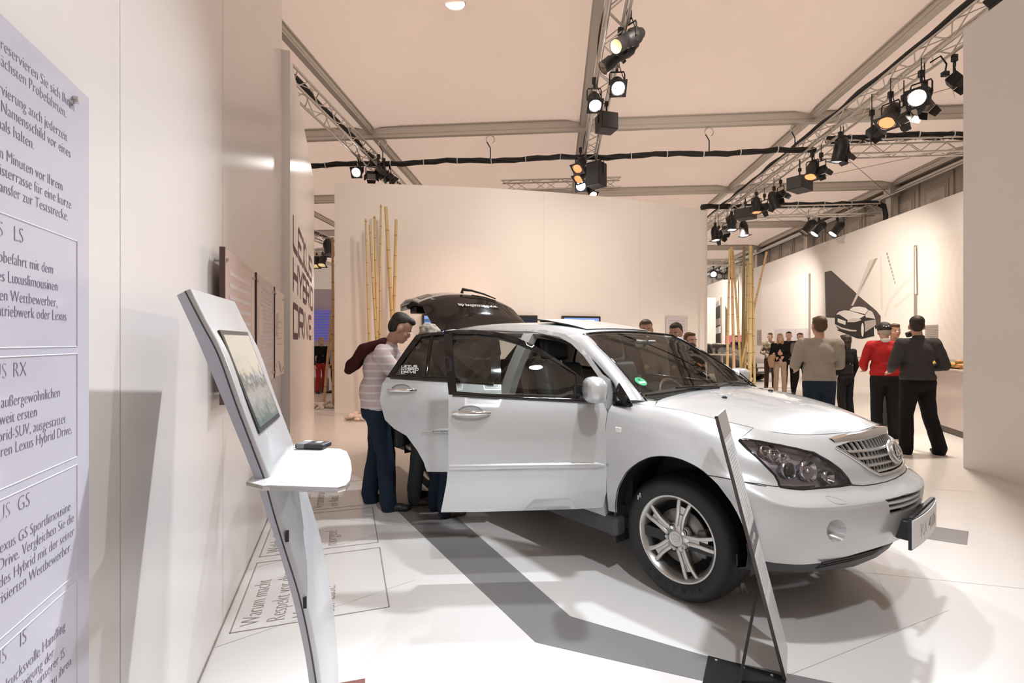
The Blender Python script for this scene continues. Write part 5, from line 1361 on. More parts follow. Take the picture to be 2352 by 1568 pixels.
# ---- printed question boxes on the floor
m_fprint = mat('floor_print_brown', (.32, .28, .24), .5)
def fp(a, n, z=.0016): return W0+LD*a+LN*n+Vector((0, 0, z))
FM = lambda a, n: frame(fp(a, n, .0017), LD, -LN)
for i, (a0, a1, tx) in enumerate(((2.655, 3.50, ('Warum macht', 'Respekt vor der', 'Umwelt Fahren', 'zur Lust?')), (3.60, 4.42, ('Welche Kraft', 'bewegt die', 'Welt von', 'morgen?')), (4.51, 5.35, ('Sieht so', 'Zukunft aus,', 'Verantwortung', 'ein Auto?')))):
    rt_ = empty('floor_print', fp((a0+a1)/2, .44, 0)); r0 = rt_.location; mb = MB()
    q = [(a0, .05), (a1, .05), (a1, .84), (a0, .835)]
    for k in range(4):
        A, B = fp(*q[k])-r0, fp(*q[(k+1) % 4])-r0; d = (B-A).normalized(); n = Vector((-d.y, d.x, 0))*.0035
        mb.quad(A-n-d*.0035, B-n+d*.0035, B+n+d*.0035, A+n-d*.0035)
    mb.build('frame', m_fprint, rt_)
    for k, t in enumerate(tx):
        M = FM(a0+.045, .175+.125*k); M.translation -= r0
        text('lettering', t, M, .135, m_fprint, rt_, .0002, .0026, 'LEFT', .66)
    tag(rt_, ['boxed floor print starting Warum macht, nearest the viewer', 'boxed floor print in the middle, half hidden by the terminal', 'boxed floor print farthest along the left wall, ending in Auto'][i], 'floor print', 'question boxes on the floor')

# ================================================================== TOUCHSCREEN TERMINAL
KD = Vector((-.288, 1, 0)).normalized(); KN = Vector((KD.y, -KD.x, 0)); KP = px_at(437, 662, 1.5); KWID = .535
m_ks = mat('terminal_silver', (.60, .61, .62), .32, metal=.25, coat=.3); m_kside = mat('terminal_side_grey', (.50, .51, .55), .4, metal=.3)
def kpx(px, py):                             # image point on the near side plane -> (n, z)
    d = Vector(((px-CX)/F_, 1, -(py-CY)/F_)); t = (KP.dot(KD))/d.dot(KD); p = d*t; return ((p-KP).dot(KN), H+p.z)
front = [(437, 662), (470, 729), (514, 813), (562, 945), (600, 1045), (621, 1101), (640, 1170), (661, 1240), (698, 1360), (722, 1468), (738, 1568)]
backp = [(406, 678), (443, 757), (479, 840), (525, 950), (566, 1050), (588, 1108), (612, 1178), (636, 1250), (670, 1366), (696, 1480), (710, 1568)]
Fp = [kpx(*p) for p in front]; Bp = [kpx(*p) for p in backp]
for P_ in (Fp, Bp):
    n1, z1 = P_[-1]; P_.append((n1+.018, z1-.18)); P_.append((n1+.026, .012))
kio = empty('touchscreen_terminal', Vector((KP.x, KP.y, 0))+KN*.3+KD*.26); k0 = kio.location
kp = lambda n, z, w: Vector((KP.x, KP.y, 0))+KN*n+KD*w+Vector((0, 0, z))-k0
Fs = [np.array(p) for p in Fp]; Bs = [np.array(p) for p in Bp]
def smooth2(P, n=5):
    out = []
    for i in range(len(P)-1):
        p0, p3 = P[max(0, i-1)], P[min(len(P)-1, i+2)]
        for j in range(n):
            w = crw(np.array(j/n)); out.append(w[0]*p0+w[1]*P[i]+w[2]*P[i+1]+w[3]*p3)
    return out+[P[-1]]
Fq, Bq = smooth2(Fs), smooth2(Bs); nk = len(Fq); isf = 25                      # index of the shelf
body = MB()
W_ = [0, .004, .016, KWID-.016, KWID-.004, KWID]; inset = [.012, .004, 0, 0, .004, .012]
vs = []
for f, b in zip(Fq, Bq):
    d = (b-f)/np.linalg.norm(b-f)
    for w, k in zip(W_, inset): vs.append(kp(*(f+d*k), w))
body.add(vs, [(i*6+k, i*6+k+1, (i+1)*6+k+1, (i+1)*6+k) for i in range(nk-1) for k in range(5)], 0, True)
up = MB()
for w, fl_ in ((0, 0), (KWID, 1)):
    vs = []
    for f, b in zip(Fq, Bq):
        d = (b-f)/np.linalg.norm(b-f); vs += [kp(*(f+d*.012), w), kp(*b, w)]
    body.add(vs, [((2*i, 2*i+1, 2*i+3, 2*i+2) if not fl_ else (2*i, 2*i+2, 2*i+3, 2*i+1)) for i in range(nk-1)], 1, True)
vs = []
for b in Bq: vs += [kp(*b, 0), kp(*b, KWID)]
body.add(vs, [(2*i, 2*i+1, 2*i+3, 2*i+2) for i in range(nk-1)], 1, True)
f, b = Fq[0], Bq[0]; body.add([kp(*f, .012), kp(*f, KWID-.012), kp(*b, KWID), kp(*b, 0)], [(0, 1, 2, 3)], 1)
body.build('body', [m_ks, m_kside], kio)
sm = MB(); sm.tube([kp(*(f+(b-f)/np.linalg.norm(b-f)*.016), -.0005) for f, b in zip(Fq, Bq)], .0022, 5); sm.build('side_seam', M_dgrey, kio)
# the front face as sample points, to seat the screen on it
gw, gi = np.meshgrid(np.linspace(0, KWID, 108), np.linspace(0, nk-1, 400)); 
Fa = np.array(Fq); fi = np.minimum(gi.astype(int), nk-2); fr2 = (gi-fi)[..., None]; FF = Fa[fi]*(1-fr2)+Fa[fi+1]*fr2
KS = (np.array(Vector((KP.x, KP.y, 0)))[None, None]+np.array(KN)*FF[..., :1]+np.array(KD)*gw[..., None]); KS[..., 2] = FF[..., 1]; KSf = KS.reshape(-1, 3)
def on_kiosk(px, py):
    d = np.array(((px-CX)/F_, 1, -(py-CY)/F_)); d /= np.linalg.norm(d); w = KSf-np.array((0, 0, H)); t = w@d; q = ((w-t[:, None]*d)**2).sum(1); return Vector(KSf[np.argmin(q)])
sq = [on_kiosk(*p) for p in ((501, 764), (563, 770), (639, 947), (597, 992))]
snv = (sq[1]-sq[0]).cross(sq[3]-sq[0]).normalized()
if snv.dot(Vector((0, 0, H))-sq[0]) < 0: snv = -snv
# square it up: width along KD, slope along the face
c = sum(sq, Vector())/4; ex = KD; ey = (sq[0]+sq[1]-sq[2]-sq[3]); ey = (ey-ex*ey.dot(ex)).normalized(); en = ex.cross(ey)
if en.dot(snv) < 0: en = -en
hw = abs((sq[1]+sq[2]-sq[0]-sq[3]).dot(ex))/4; hh = abs((sq[0]+sq[1]-sq[2]-sq[3]).dot(ey))/4
SMx = Matrix(((ex.x, ey.x, en.x), (ex.y, ey.y, en.y), (ex.z, ey.z, en.z)))
m_scr = bpy.data.materials.new('terminal_screen'); m_scr.use_nodes = True; nt = m_scr.node_tree; b_ = nt.nodes['Principled BSDF']
tc = nt.nodes.new('ShaderNodeTexCoord'); sx = nt.nodes.new('ShaderNodeSeparateXYZ'); rmp = nt.nodes.new('ShaderNodeValToRGB'); ns = nt.nodes.new('ShaderNodeTexNoise'); ns.inputs['Scale'].default_value = 9
ad = nt.nodes.new('ShaderNodeMath'); ad.operation = 'MULTIPLY_ADD'; ad.inputs[1].default_value = .55
nt.links.new(tc.outputs['Generated'], sx.inputs[0]); nt.links.new(tc.outputs['Generated'], ns.inputs['Vector']); nt.links.new(ns.outputs['Fac'], ad.inputs[0]); nt.links.new(sx.outputs['Z'], ad.inputs[2]); nt.links.new(ad.outputs[0], rmp.inputs[0])
rmp.color_ramp.elements[0].position = .30; rmp.color_ramp.elements[0].color = (.10, .14, .12, 1); rmp.color_ramp.elements[1].position = 1.1; rmp.color_ramp.elements[1].color = (.40, .38, .32, 1)
e_ = rmp.color_ramp.elements.new(.62); e_.color = (.30, .28, .25, 1); e_ = rmp.color_ramp.elements.new(.75); e_.color = (.16, .16, .14, 1); e_ = rmp.color_ramp.elements.new(.85); e_.color = (.40, .37, .30, 1)
nt.links.new(rmp.outputs[0], b_.inputs['Base Color']); nt.links.new(rmp.outputs[0], b_.inputs['Emission Color']); b_.inputs['Emission Strength'].default_value = .35; b_.inputs['Roughness'].default_value = .12
scr = MB(); scr.box(c-k0+en*.003, (2*hw+.02, 2*hh+.02, .006), 0, SMx); so = scr.build('screen_bezel', m_smoke if False else mat('bezel_dark', (.05, .05, .055), .3), kio)
MB().box(c-k0+en*.0065, (2*hw-.012, 2*hh-.012, .003), 0, SMx).build('screen', m_scr, so)
dots = MB()
for j in range(2):
    for i in range(16):
        for q in range(2):
            p = on_kiosk(437+20+ (65 if j else 0)+i*1.9+q*3, 686+i*4.2+(14 if j else 0)-q*2); dots.lathe([(.001, .0008), (.0013, .0008)], 6, zto(en, p-k0))
dots.build('speaker_holes', M_dgrey, kio)
# shelf
zs_ = 1.05
sp_ = [px_z(*p, zs_) for p in ((566, 1106), (580, 1092), (621, 1090), (672, 1022), (690, 1026), (780, 1030), (796, 1036), (805, 1056), (808, 1078), (804, 1102), (794, 1114), (776, 1119), (700, 1117), (620, 1114), (604, 1115))]
mb = MB(); n = len(sp_); ctr = sum(sp_, Vector())/n
lv = [(1.0, 0.), (1.006, -.005), (1.004, -.011), (.99, -.016)]
vs = [ctr+(p-ctr)*k+Vector((0, 0, dz))-k0 for k, dz in lv for p in sp_]
mb.add(vs, [(i*n+k, i*n+(k+1) % n, (i+1)*n+(k+1) % n, (i+1)*n+k)[::-1] for i in range(3) for k in range(n)], 1, False)
mb.add(vs[:n], [tuple(range(n))[::-1]], 0); mb.add(vs[-n:], [tuple(range(n))], 0)
mb.build('shelf', [mat('shelf_white', (.66, .67, .67), .3, metal=.1), M_alu], kio, fix=True)
mb = MB(); mb.add([Vector(p)-k0 for p in (px_z(568, 1108, 1.04), px_z(620, 1114, 1.04), px_z(622, 1128, .985), px_z(604, 1128, .985))], [(0, 1, 2, 3)], 0); mb.build('shelf_bracket', m_kside, kio)
MB().box(kp(.33, .008, KWID/2), (.34, KWID+.04, .014), 0, Matrix(((KN.x, KD.x, 0), (KN.y, KD.y, 0), (0, 0, 1)))).build('foot_plate', mat('foot_red_brown', (.22, .08, .06), .5), kio)
for px, py in ((656, 1232), (697, 1385)):
    q = kpx(px, py); MB().box(kp(q[0]+.004, q[1], .004), (.010, .008, .035), 0, Matrix(((KN.x, KD.x, 0), (KN.y, KD.y, 0), (0, 0, 1)))).build('clip', M_black, kio)
tag(kio, 'silver touchscreen terminal with a shelf, leaning in front of the left wall', 'terminal')
# wallet-like reader on the shelf
rd = empty('card_wallet', px_z(720, 1027, zs_+.001)); RM = Matrix.Rotation(R(-8), 3, 'Z')
MB().box((0, 0, .010), (.118, .075, .020), 0, RM, .006).build('case', mat('wallet_black', (.03, .03, .035), .4), rd)
MB().box(RM @ Vector((-.035, 0, .0105)), (.034, .077, .0215), 0, RM, .004).build('band', mat('wallet_grey', (.22, .22, .23), .45), rd)
MB().box(RM @ Vector((.022, .006, .0207)), (.022, .026, .001), 0, RM).build('label', M_white, rd); MB().box(RM @ Vector((-.035, .02, .0216)), (.026, .02, .001), 0, RM).build('label', M_white, rd)
MB().tube([RM @ Vector((-.06+.012*math.cos(t)-.008, .012*math.sin(t), .010)) for t in np.linspace(0, 2*math.pi, 14, endpoint=False)], .002, 6, closed=True).build('ring', M_chrome, rd)
tag(rd, 'small black wallet with a grey band lying on the terminal shelf', 'wallet')

# ================================================================== INFORMATION STAND IN FRONT OF THE CAR
isd = empty('information_stand', (1.0, 2.2, 0)); i0 = isd.location
A0, A1 = Vector((.9176, 2.25, 1.14)), Vector((1.175, 2.156, .02)); ew = Vector((.5, .866, 0)); upv = (A0-A1).normalized(); enr = ew.cross(upv)*-1
if enr.x < 0: enr = -enr
Lh = (A0-A1).length; IM = Matrix(((ew.x, upv.x, enr.x), (ew.y, upv.y, enr.y), (ew.z, upv.z, enr.z)))
ip_ = lambda w, h, o=0.: A1+ew*w+upv*h+enr*o-i0
MB().box(ip_(.13, Lh/2), (.26, Lh, .012), 0, IM).build('board', mat('stand_board_grey', (.62, .61, .59), .35), isd)
MB().box(ip_(.0005-.003, Lh/2), (.006, Lh, .014), 0, IM).build('board_edge', mat('board_edge_brown', (.05, .035, .03), .5), isd)
MB().box(ip_(.13, Lh-.055, .0066), (.26, .11, .0014), 0, IM).build('header', mat('header_taupe', (.36, .33, .30), .5), isd)
m_paper = mat('printed_sheet', (.74, .73, .72), .5)
for h0, h1 in ((.62, 1.02), (.30, .52)):
    h1 = min(h1, Lh-.10); MB().box(ip_(.13, (h0+h1)/2, .0065), (.23, h1-h0, .001), 0, IM).build('sheet', m_paper, isd)
    tl = MB(); h = h1-.03
    while h > h0+.03: tl.box(ip_(.115, h, .0072), (.17-.03*math.sin(h*90), .006, .0004), 0, IM); h -= .016
    tl.build('print', mat('sheet_print', (.45, .44, .45), .6), isd)
MB().box(ip_(.13, .57, .0066), (.25, .085, .0012), 0, IM).build('label_band', mat('band_grey', (.17, .17, .17), .5), isd)
tx = text('band_text', 'RX 400h', frame(ip_(.04, .56, .0074), ew, upv), .035, m_paper, isd, .0002)
bc = [Vector(p) for p in ((.915, 2.335, 0), (1.195, 2.19, 0), (1.03, 1.87, 0), (.75, 2.02, 0))]
mb = MB(); mb.add([p-i0 for p in bc]+[p+Vector((0, 0, .012))-i0 for p in bc], [(0, 1, 2, 3), (7, 6, 5, 4), (0, 4, 5, 1), (1, 5, 6, 2), (2, 6, 7, 3), (3, 7, 4, 0)]); mb.build('base_plate', mat('stand_black', (.015, .015, .016), .35), isd, fix=True)
s0 = Vector((.965, 2.13, .012))-i0; s1 = ip_(.10, .40, -.008); dd = (s1-s0).normalized(); sw_ = ew*.035
mb = MB(); t_ = dd.cross(ew).normalized()*.006
mb.add([s0-sw_-t_, s0+sw_-t_, s1+sw_-t_, s1-sw_-t_, s0-sw_+t_, s0+sw_+t_, s1+sw_+t_, s1-sw_+t_], [(0, 1, 2, 3), (7, 6, 5, 4), (0, 4, 5, 1), (1, 5, 6, 2), (2, 6, 7, 3), (3, 7, 4, 0)]); mb.build('strut', mat('stand_black2', (.015, .015, .016), .35), isd, fix=True)
mb = MB()
for k in range(3): mb.cyl(bc[0].lerp(bc[1], .12+.36*k)+Vector((-.012, -.02, .011))-i0, bc[0].lerp(bc[1], .12+.36*k)+Vector((-.012, -.02, .016))-i0, .006, n=10)
mb.build('screw', M_alud, isd)
tag(isd, 'narrow leaning information stand on a black base before the car bumper', 'stand')
# crumpled clear plastic beside the front tyre
mb = MB(); random.seed(3); N = 11
pc = px_floor(1690, 1352); vs = []
for i in range(N):
    for j in range(N):
        u, v = i/(N-1)-.5, j/(N-1)-.5; r = max(abs(u), abs(v))*2
        vs.append((pc.x+.12*u+.02*random.random(), pc.y+.22*v+.02*random.random()+.05, .004+(1-r)*.10*(.5+.7*random.random())))
mb.add(vs, [(i*N+j, (i+1)*N+j, (i+1)*N+j+1, i*N+j+1) for i in range(N-1) for j in range(N-1)], 0, False)
o = mb.build('plastic_wrap', mat('clear_plastic', (.72, .71, .68), .2, trans=.35)); tag(o, 'crumpled clear plastic wrap lying under the bumper beside the front tyre', 'plastic wrap')
# ================================================================== BACK PARTITION FITTINGS
def back_at(px):
    i = min(range(len(crv)-1), key=lambda i: abs(CX+F_*crv[i].x/crv[i].y-px))
    a, b = crv[i], crv[i+1]; t = (b-a).normalized(); n = Vector((t.y, -t.x, 0))
    d = Vector(((px-CX)/F_, 1, 0)); k = a.dot(n)/d.dot(n); p = d*k; return Vector((p.x, p.y, 0)), t, n
m_bez = mat('screen_frame_brown', (.035, .022, .015), .35)
def monitor(px0, px1, py0, lab, lit):
    p, t, n = back_at((px0+px1)/2); w = (px1-px0)/F_*p.y/abs(t.x); z1 = H-(py0-CY)/F_*p.y; h = .56*w; ctr = p+Vector((0, 0, z1-h/2))+n*.05
    rt_ = empty('wall_monitor', ctr); M3 = Matrix(((t.x, n.x, 0), (t.y, n.y, 0), (0, 0, 1)))
    MB().box((0, 0, 0), (w, .08, h), 0, M3, .008).build('frame', m_bez, rt_)
    col = (.22, .36, .75) if lit else (.01, .01, .015)
    MB().box(n*.041, (w-.09, .004, h-.09), 0, M3).build('screen', mat('monitor_screen', (.02, .03, .06), .15, emit=col, estr=.9 if lit else .0), rt_)
    if lit:
        m1 = mat('monitor_white', (.5, .5, .5), .4, emit=(.8, .86, 1), estr=.9); m2 = mat('monitor_dark', (.05, .1, .2), .4, emit=(.06, .14, .3), estr=.5)
        iw, ih = w-.09, h-.09
        MB().box(n*.044+Vector((0, 0, ih*.25)), (iw, .002, ih*.18), 0, M3).build('banner', m2, rt_)
        MB().box(n*.0445+t*(iw*.22)+Vector((0, 0, ih*.38)), (iw*.3, .002, ih*.05), 0, M3).build('banner', m1, rt_)
        MB().box(n*.0445-t*(iw*.18)+Vector((0, 0, -.02)), (.012, .002, ih*.9), 0, M3).build('divider', m1, rt_)
        MB().box(n*.044+Vector((0, 0, -ih*.25)), (iw, .002, ih*.12), 0, M3).build('cloud_band', m1, rt_)
    tag(rt_, lab, 'monitor', 'monitors on the back partition')
monitor(971, 1062, 721, 'lit blue wall monitor behind the raised tailgate, left of three', True)
monitor(1142, 1233, 724, 'dark switched-off wall monitor at the right edge of the raised tailgate', False)
monitor(1287, 1378, 726, 'lit blue wall monitor above the sunroof, rightmost of three', True)
p, t, n = back_at(1553); rt_ = empty('wall_notice', p+n*.03+Vector((0, 0, 1.62))); M3 = Matrix(((t.x, n.x, 0), (t.y, n.y, 0), (0, 0, 1)))
w = 66/F_*p.y; MB().box((0, 0, 0), (w, .012, .95), 0, M3).build('sheet', mat('notice_lilac', (.62, .57, .60), .3), rt_)
mb = MB(); 
for k in range(9): mb.box(n*.008+Vector((0, 0, .36-.075*k))-t*.02, (w*.8, .002, .014), 0, M3)
mb.build('print', mat('notice_print', (.42, .38, .42), .5), rt_)
for sx in (-1, 1):
    for sz in (-1, 1): MB().cyl(t*sx*w*.44+Vector((0, 0, sz*.42))-n*.03, t*sx*w*.44+Vector((0, 0, sz*.42))+n*.012, .014, n=8).build('standoff', M_alu, rt_)
tag(rt_, 'pale lilac notice panel on the back partition, right of the monitors', 'sign')
# ================================================================== PICTURES ON THE RIGHT WALL
def on_fr(px, py, off=.06):
    n = Vector((-TC, TS, 0)); d = Vector(((px-CX)/F_, 1, -(py-CY)/F_)); p0 = fr(15)+n*off; k = p0.dot(n)/d.dot(n); q = d*k; return Vector((q.x, q.y, H+q.z))
frn = Vector((-TC, TS, 0))
def canvas(Y0, Y1, z0, z1, name, m, lab, th=.06, edge=None):
    a, b = fr(Y0), fr(Y1); rt_ = empty(name, (a+b)/2+Vector((0, 0, z0))); L_ = (b-a).length; d = (b-a).normalized(); M3 = Matrix(((d.x, frn.x, 0), (d.y, frn.y, 0), (0, 0, 1)))
    MB().box(Vector((0, 0, (z1-z0)/2))+frn*th/2, (L_, th, z1-z0), 0, M3).build('canvas', m, rt_)
    MB().box(Vector((0, 0, (z1-z0)/2))+frn*th/2-d*L_/2, (.03, th*1.3, z1-z0+.01), 0, M3).build('edge', edge or mat('canvas_edge', (.30, .26, .22), .6), rt_)
    tag(rt_, lab, 'picture'); return rt_
m_cv = mat('canvas_white', (.84, .82, .78), .5)
pic = canvas(13.84, 18.6, .97, 4.13, 'wall_picture', m_cv, 'huge wall picture of a dark saloon car below a slanting black roof')
def shape(par, pts, m, off, name, s=5.6, ox=1880, oy=550):
    q = [on_fr(ox+x/s, oy+y/s, off)-par.location for x, y in pts]; mb = MB(); k = len(q)
    vo, _, fo, *_ = geometry.delaunay_2d_cdt([Vector((x, -y)) for x, y in pts], [(i, (i+1) % k) for i in range(k)], [], 1, 1e-5)
    if len(vo) == k: mb.add(q, [tuple(f) for f in fo])
    else: mb.add(q, [tuple(range(k))])
    return mb.build(name, m, par)
d1 = mat('picture_dark', (.075, .058, .05), .5, noise=(3, .25)); d2 = mat('picture_black', (.015, .013, .013), .5); d3 = mat('picture_grey', (.42, .37, .34), .5); d4 = mat('picture_white', (.84, .83, .80), .5); d5 = mat('picture_pale', (.68, .63, .58), .5); d6 = mat('picture_faint', (.77, .73, .68), .5)
shape(pic, [(78, 418), (165, 398), (460, 665), (530, 735), (745, 915), (800, 985), (800, 1145), (600, 1145), (215, 1010), (92, 1000)], d1, .062, 'print_roof')
shape(pic, [(655, 262), (762, 236), (515, 715), (445, 850), (420, 850), (480, 720)], d5, .064, 'print_mast')
shape(pic, [(722, 246), (758, 238), (560, 615), (535, 640)], d3, .066, 'print_mast')
for pts in ([(840, 1000), (900, 780), (1080, 560), (1240, 400), (1255, 440), (1100, 600), (930, 800), (860, 1010)], [(790, 230), (812, 222), (830, 900), (800, 900)], [(1215, 100), (1250, 90), (1262, 700), (1240, 700)], [(960, 860), (1220, 660), (1225, 690), (985, 890)]): shape(pic, pts, d6, .063, 'print_line')
for k in range(9): 
    x, y = 868+k*13, 170+k*46; shape(pic, [(x, y), (x+22-k, y-4), (x+28-k, y+30), (x+8, y+34)], d3, .064, 'print_chain')
shape(pic, [(235, 1165), (330, 1120), (720, 1140), (720, 1240), (560, 1278), (490, 1270)], d2, .064, 'print_shadow')
shape(pic, [(212, 965), (240, 920), (330, 903), (385, 905), (440, 865), (520, 857), (600, 870), (660, 900), (715, 960), (740, 1040), (742, 1120), (712, 1235), (600, 1215), (540, 1225), (400, 1180), (300, 1165), (245, 1140), (208, 1085)], d2, .066, 'print_car')
shape(pic, [(225, 965), (260, 928), (335, 908), (400, 915), (560, 962), (600, 975), (520, 1020), (455, 1030), (385, 1040), (270, 965)], d4, .068, 'print_bonnet')
shape(pic, [(395, 903), (445, 868), (520, 860), (600, 873), (640, 905), (600, 958), (430, 918)], d4, .0685, 'print_glass')
shape(pic, [(645, 905), (690, 925), (720, 985), (730, 1020), (610, 1000), (600, 970)], d5, .0685, 'print_glass')
shape(pic, [(246, 1012), (352, 1048), (346, 1098), (246, 1062)], d4, .069, 'print_plate')
shape(pic, [(375, 1040), (430, 1010), (520, 1012), (555, 1035), (470, 1062), (370, 1062)], d5, .0688, 'print_lamp')
shape(pic, [(590, 1050), (735, 1025), (742, 1100), (600, 1190)], d3, .0688, 'print_door')
shape(pic, [(210, 1085), (300, 1130), (420, 1160), (490, 1165), (485, 1182), (400, 1178), (290, 1150), (212, 1100)], d5, .0688, 'print_sill')
shape(pic, [(560+24*math.cos(t)+6, 1155+98*math.sin(t)) for t in np.linspace(0, 2*math.pi, 24, endpoint=False)], d2, .0690, 'print_tyre')
shape(pic, [(566+17*math.cos(t), 1160+88*math.sin(t)) for t in np.linspace(0, 2*math.pi, 24, endpoint=False)], d4, .0695, 'print_wheel')
shape(pic, [(722+9*math.cos(t), 1180+62*math.sin(t)) for t in np.linspace(0, 2*math.pi, 20, endpoint=False)], d4, .0695, 'print_wheel')
canvas(19.6, 24.1, .97, 4.13, 'wall_picture', mat('canvas_glare', (.86, .84, .81), .45), 'huge blank white wall picture glaring behind the group of visitors')
m_rip = bpy.data.materials.new('ripple_canvas'); m_rip.use_nodes = True; nt = m_rip.node_tree; b_ = nt.nodes['Principled BSDF']; wv = nt.nodes.new('ShaderNodeTexWave'); wv.wave_type = 'RINGS'; wv.rings_direction = 'SPHERICAL'; wv.inputs['Scale'].default_value = 1.5; wv.inputs['Distortion'].default_value = 1.0; wv.inputs['Detail Scale'].default_value = .4
tc = nt.nodes.new('ShaderNodeTexCoord'); mp = nt.nodes.new('ShaderNodeMapping'); mp.inputs['Location'].default_value = (.4, .3, -2.0); rmp = nt.nodes.new('ShaderNodeValToRGB'); rmp.color_ramp.elements[0].color = (.78, .74, .69, 1); rmp.color_ramp.elements[1].color = (.82, .77, .71, 1)
nt.links.new(tc.outputs['Object'], mp.inputs[0]); nt.links.new(mp.outputs[0], wv.inputs[0]); nt.links.new(wv.outputs['Color'], rmp.inputs[0]); nt.links.new(rmp.outputs[0], b_.inputs['Base Color'])
canvas(9.2, 12.98, 1.02, 4.17, 'wall_picture', m_rip, 'huge pale wall picture of sand ripples, cut off by the near right wall')
for Y0, Y1, lab in ((27.2, 29.5, 'distant wall picture behind the bamboo, right of two'), (30.1, 32.6, 'distant wall picture beside the partition end, showing a dark car nose')):
    o = canvas(Y0, Y1, .97, 4.13, 'wall_picture', m_cv, lab, .06)
    x0 = CX+F_*fr(Y1).x/fr(Y1).y; x1 = CX+F_*fr(Y0).x/fr(Y0).y; w = x1-x0
    if Y0 > 30:
        shape(o, [(x0+.05*w, 800), (x0+.1*w, 715), (x0+.9*w, 700), (x0+.95*w, 800)], d2, .063, 'print_car', 1, 0, 0); shape(o, [(x0+.35*w, 735), (x0+.9*w, 730), (x0+.9*w, 745), (x0+.35*w, 752)], d3, .065, 'print_grille', 1, 0, 0); shape(o, [(x0+.35*w, 755), (x0+.95*w, 748), (x0+.95*w, 764), (x0+.35*w, 768)], d4, .066, 'print_plate', 1, 0, 0)
    else:
        shape(o, [(x0+.02*w, 800), (x0+.02*w, 700), (x0+.3*w, 720), (x0+.25*w, 800)], d1, .063, 'print_car', 1, 0, 0); shape(o, [(x0+.3*w, 700), (x0+.9*w, 640), (x0+.95*w, 760), (x0+.4*w, 750)], d6, .063, 'print_shape', 1, 0, 0)
for px, py, w, h, lab in ((2145, 764, .62, .42, 'small grey caption plate between the saloon and the ripple pictures'), (1745, 775, .62, .75, 'small grey caption plate by the white picture, next to the bamboo')):
    p = on_fr(px, py, .02); d = Vector((TS, TC, 0)); M3 = Matrix(((d.x, frn.x, 0), (d.y, frn.y, 0), (0, 0, 1))); rt_ = empty('caption_plate', p); MB().box((0, 0, 0), (w, .02, h), 0, M3).build('plate', mat('caption_grey', (.36, .33, .29), .5), rt_)
    mb = MB(); 
    for k in range(7): mb.box(frn*.012+Vector((0, 0, h*.36-h*.12*k)), (w*.8, .002, .016), 0, M3)
    mb.build('print', mat('caption_print', (.2, .18, .16), .6), rt_); tag(rt_, lab, 'plate')
for k, (px, lab) in enumerate(((1790, 'small white notice with a blue emblem, first of three behind the visitors'), (1814, 'small white notice, middle of three on the right wall behind the visitors'), (1841, 'small white notice on the right wall, last of three beside the tall visitor'))):
    p = on_fr(px, 772, .09); d = Vector((TS, TC, 0)); M3 = Matrix(((d.x, frn.x, 0), (d.y, frn.y, 0), (0, 0, 1))); rt_ = empty('wall_notice', p); MB().box((0, 0, 0), (.95, .02, .62), 0, M3).build('sheet', mat('notice_white', (.66, .64, .68), .4), rt_)
    MB().box(frn*.012-d*.1+Vector((0, 0, -.02)), (.12, .004, .22), 0, M3).build('emblem', mat('notice_blue', (.08, .08, .4) if k == 0 else (.5, .48, .5), .5), rt_)
    MB().box(-frn*.04, (.1, .06, .1), 0, M3).build('bracket', M_alu, rt_)
    tag(rt_, lab, 'sign', 'white notices on the right wall')
# ================================================================== COUNTER WITH ROLLS
m_ct = mat('counter_gloss_front', (.62, .55, .50), .10, spec=.6); m_top = mat('counter_top', (.66, .58, .50), .25)
ca, cb = Vector((6.62, 6.95, 0)), Vector((7.20, 8.62, 0)); cd = (cb-ca).normalized(); cn = Vector((cd.y, -cd.x, 0))
ct = empty('buffet_counter', (ca+cb)/2+cn*.35); c0 = ct.location; CM3 = Matrix(((cd.x, cn.x, 0), (cd.y, cn.y, 0), (0, 0, 1))); Lc = (cb-ca).length
MB().box((0, 0, .56), (Lc, .70, .92), 0, CM3, .006).build('body', m_ct, ct)
MB().box((0, 0, 1.025), (Lc+.02, .74, .025), 0, CM3, .004).build('top', m_top, ct)
MB().box((0, 0, .05), (Lc-.02, .66, .10), 0, CM3).build('plinth', mat('plinth_dark', (.10, .085, .07), .5), ct)
tag(ct, 'glossy beige buffet counter with a dark plinth beside the near right wall', 'counter')
zc = 1.0385
def cpt(px, back): 
    d = Vector(((px-CX)/F_, 1, 0)); p0 = ca+cn*back; k = p0.dot(cn)/d.dot(cn); return Vector((d.x*k, d.y*k, zc))
gl_ = empty('juice_glass', cpt(2149, .10)); MB().lathe([(.028, 0), (.034, .12), (.032, .12), (.026, .006), (.001, .006)], 20).build('tumbler', glass('tumbler_glass', (.95, .95, .93), .5, .05), gl_); MB().lathe([(.001, .007), (.0262, .007), (.0315, .105), (.001, .105)], 20).build('juice', mat('orange_juice', (.85, .42, .03), .3), gl_); tag(gl_, 'glass of orange juice at the left end of the counter', 'glass')
m_bread = mat('bread_crust', (.50, .24, .07), .6, noise=(18, .3), bump=(30, .4, .01)); m_slate = mat('serving_slate', (.05, .035, .025), .5); m_green = mat('salad_green', (.12, .28, .04), .6); m_cheese = mat('cheese', (.75, .5, .15), .5)
for k, (px, lab) in enumerate(((2168, 'dark serving tray of rolls next to the juice glass'), (2203, 'dark serving tray of rolls touching the near right wall edge'))):
    p = cpt(px, .22); tr = empty('serving_tray', p); MB().box((0, 0, .008), (.26, .34, .016), 0, CM3, .004).build('slab', m_slate, tr); tag(tr, lab, 'tray', 'trays on the counter')
random.seed(11)
rolls = []
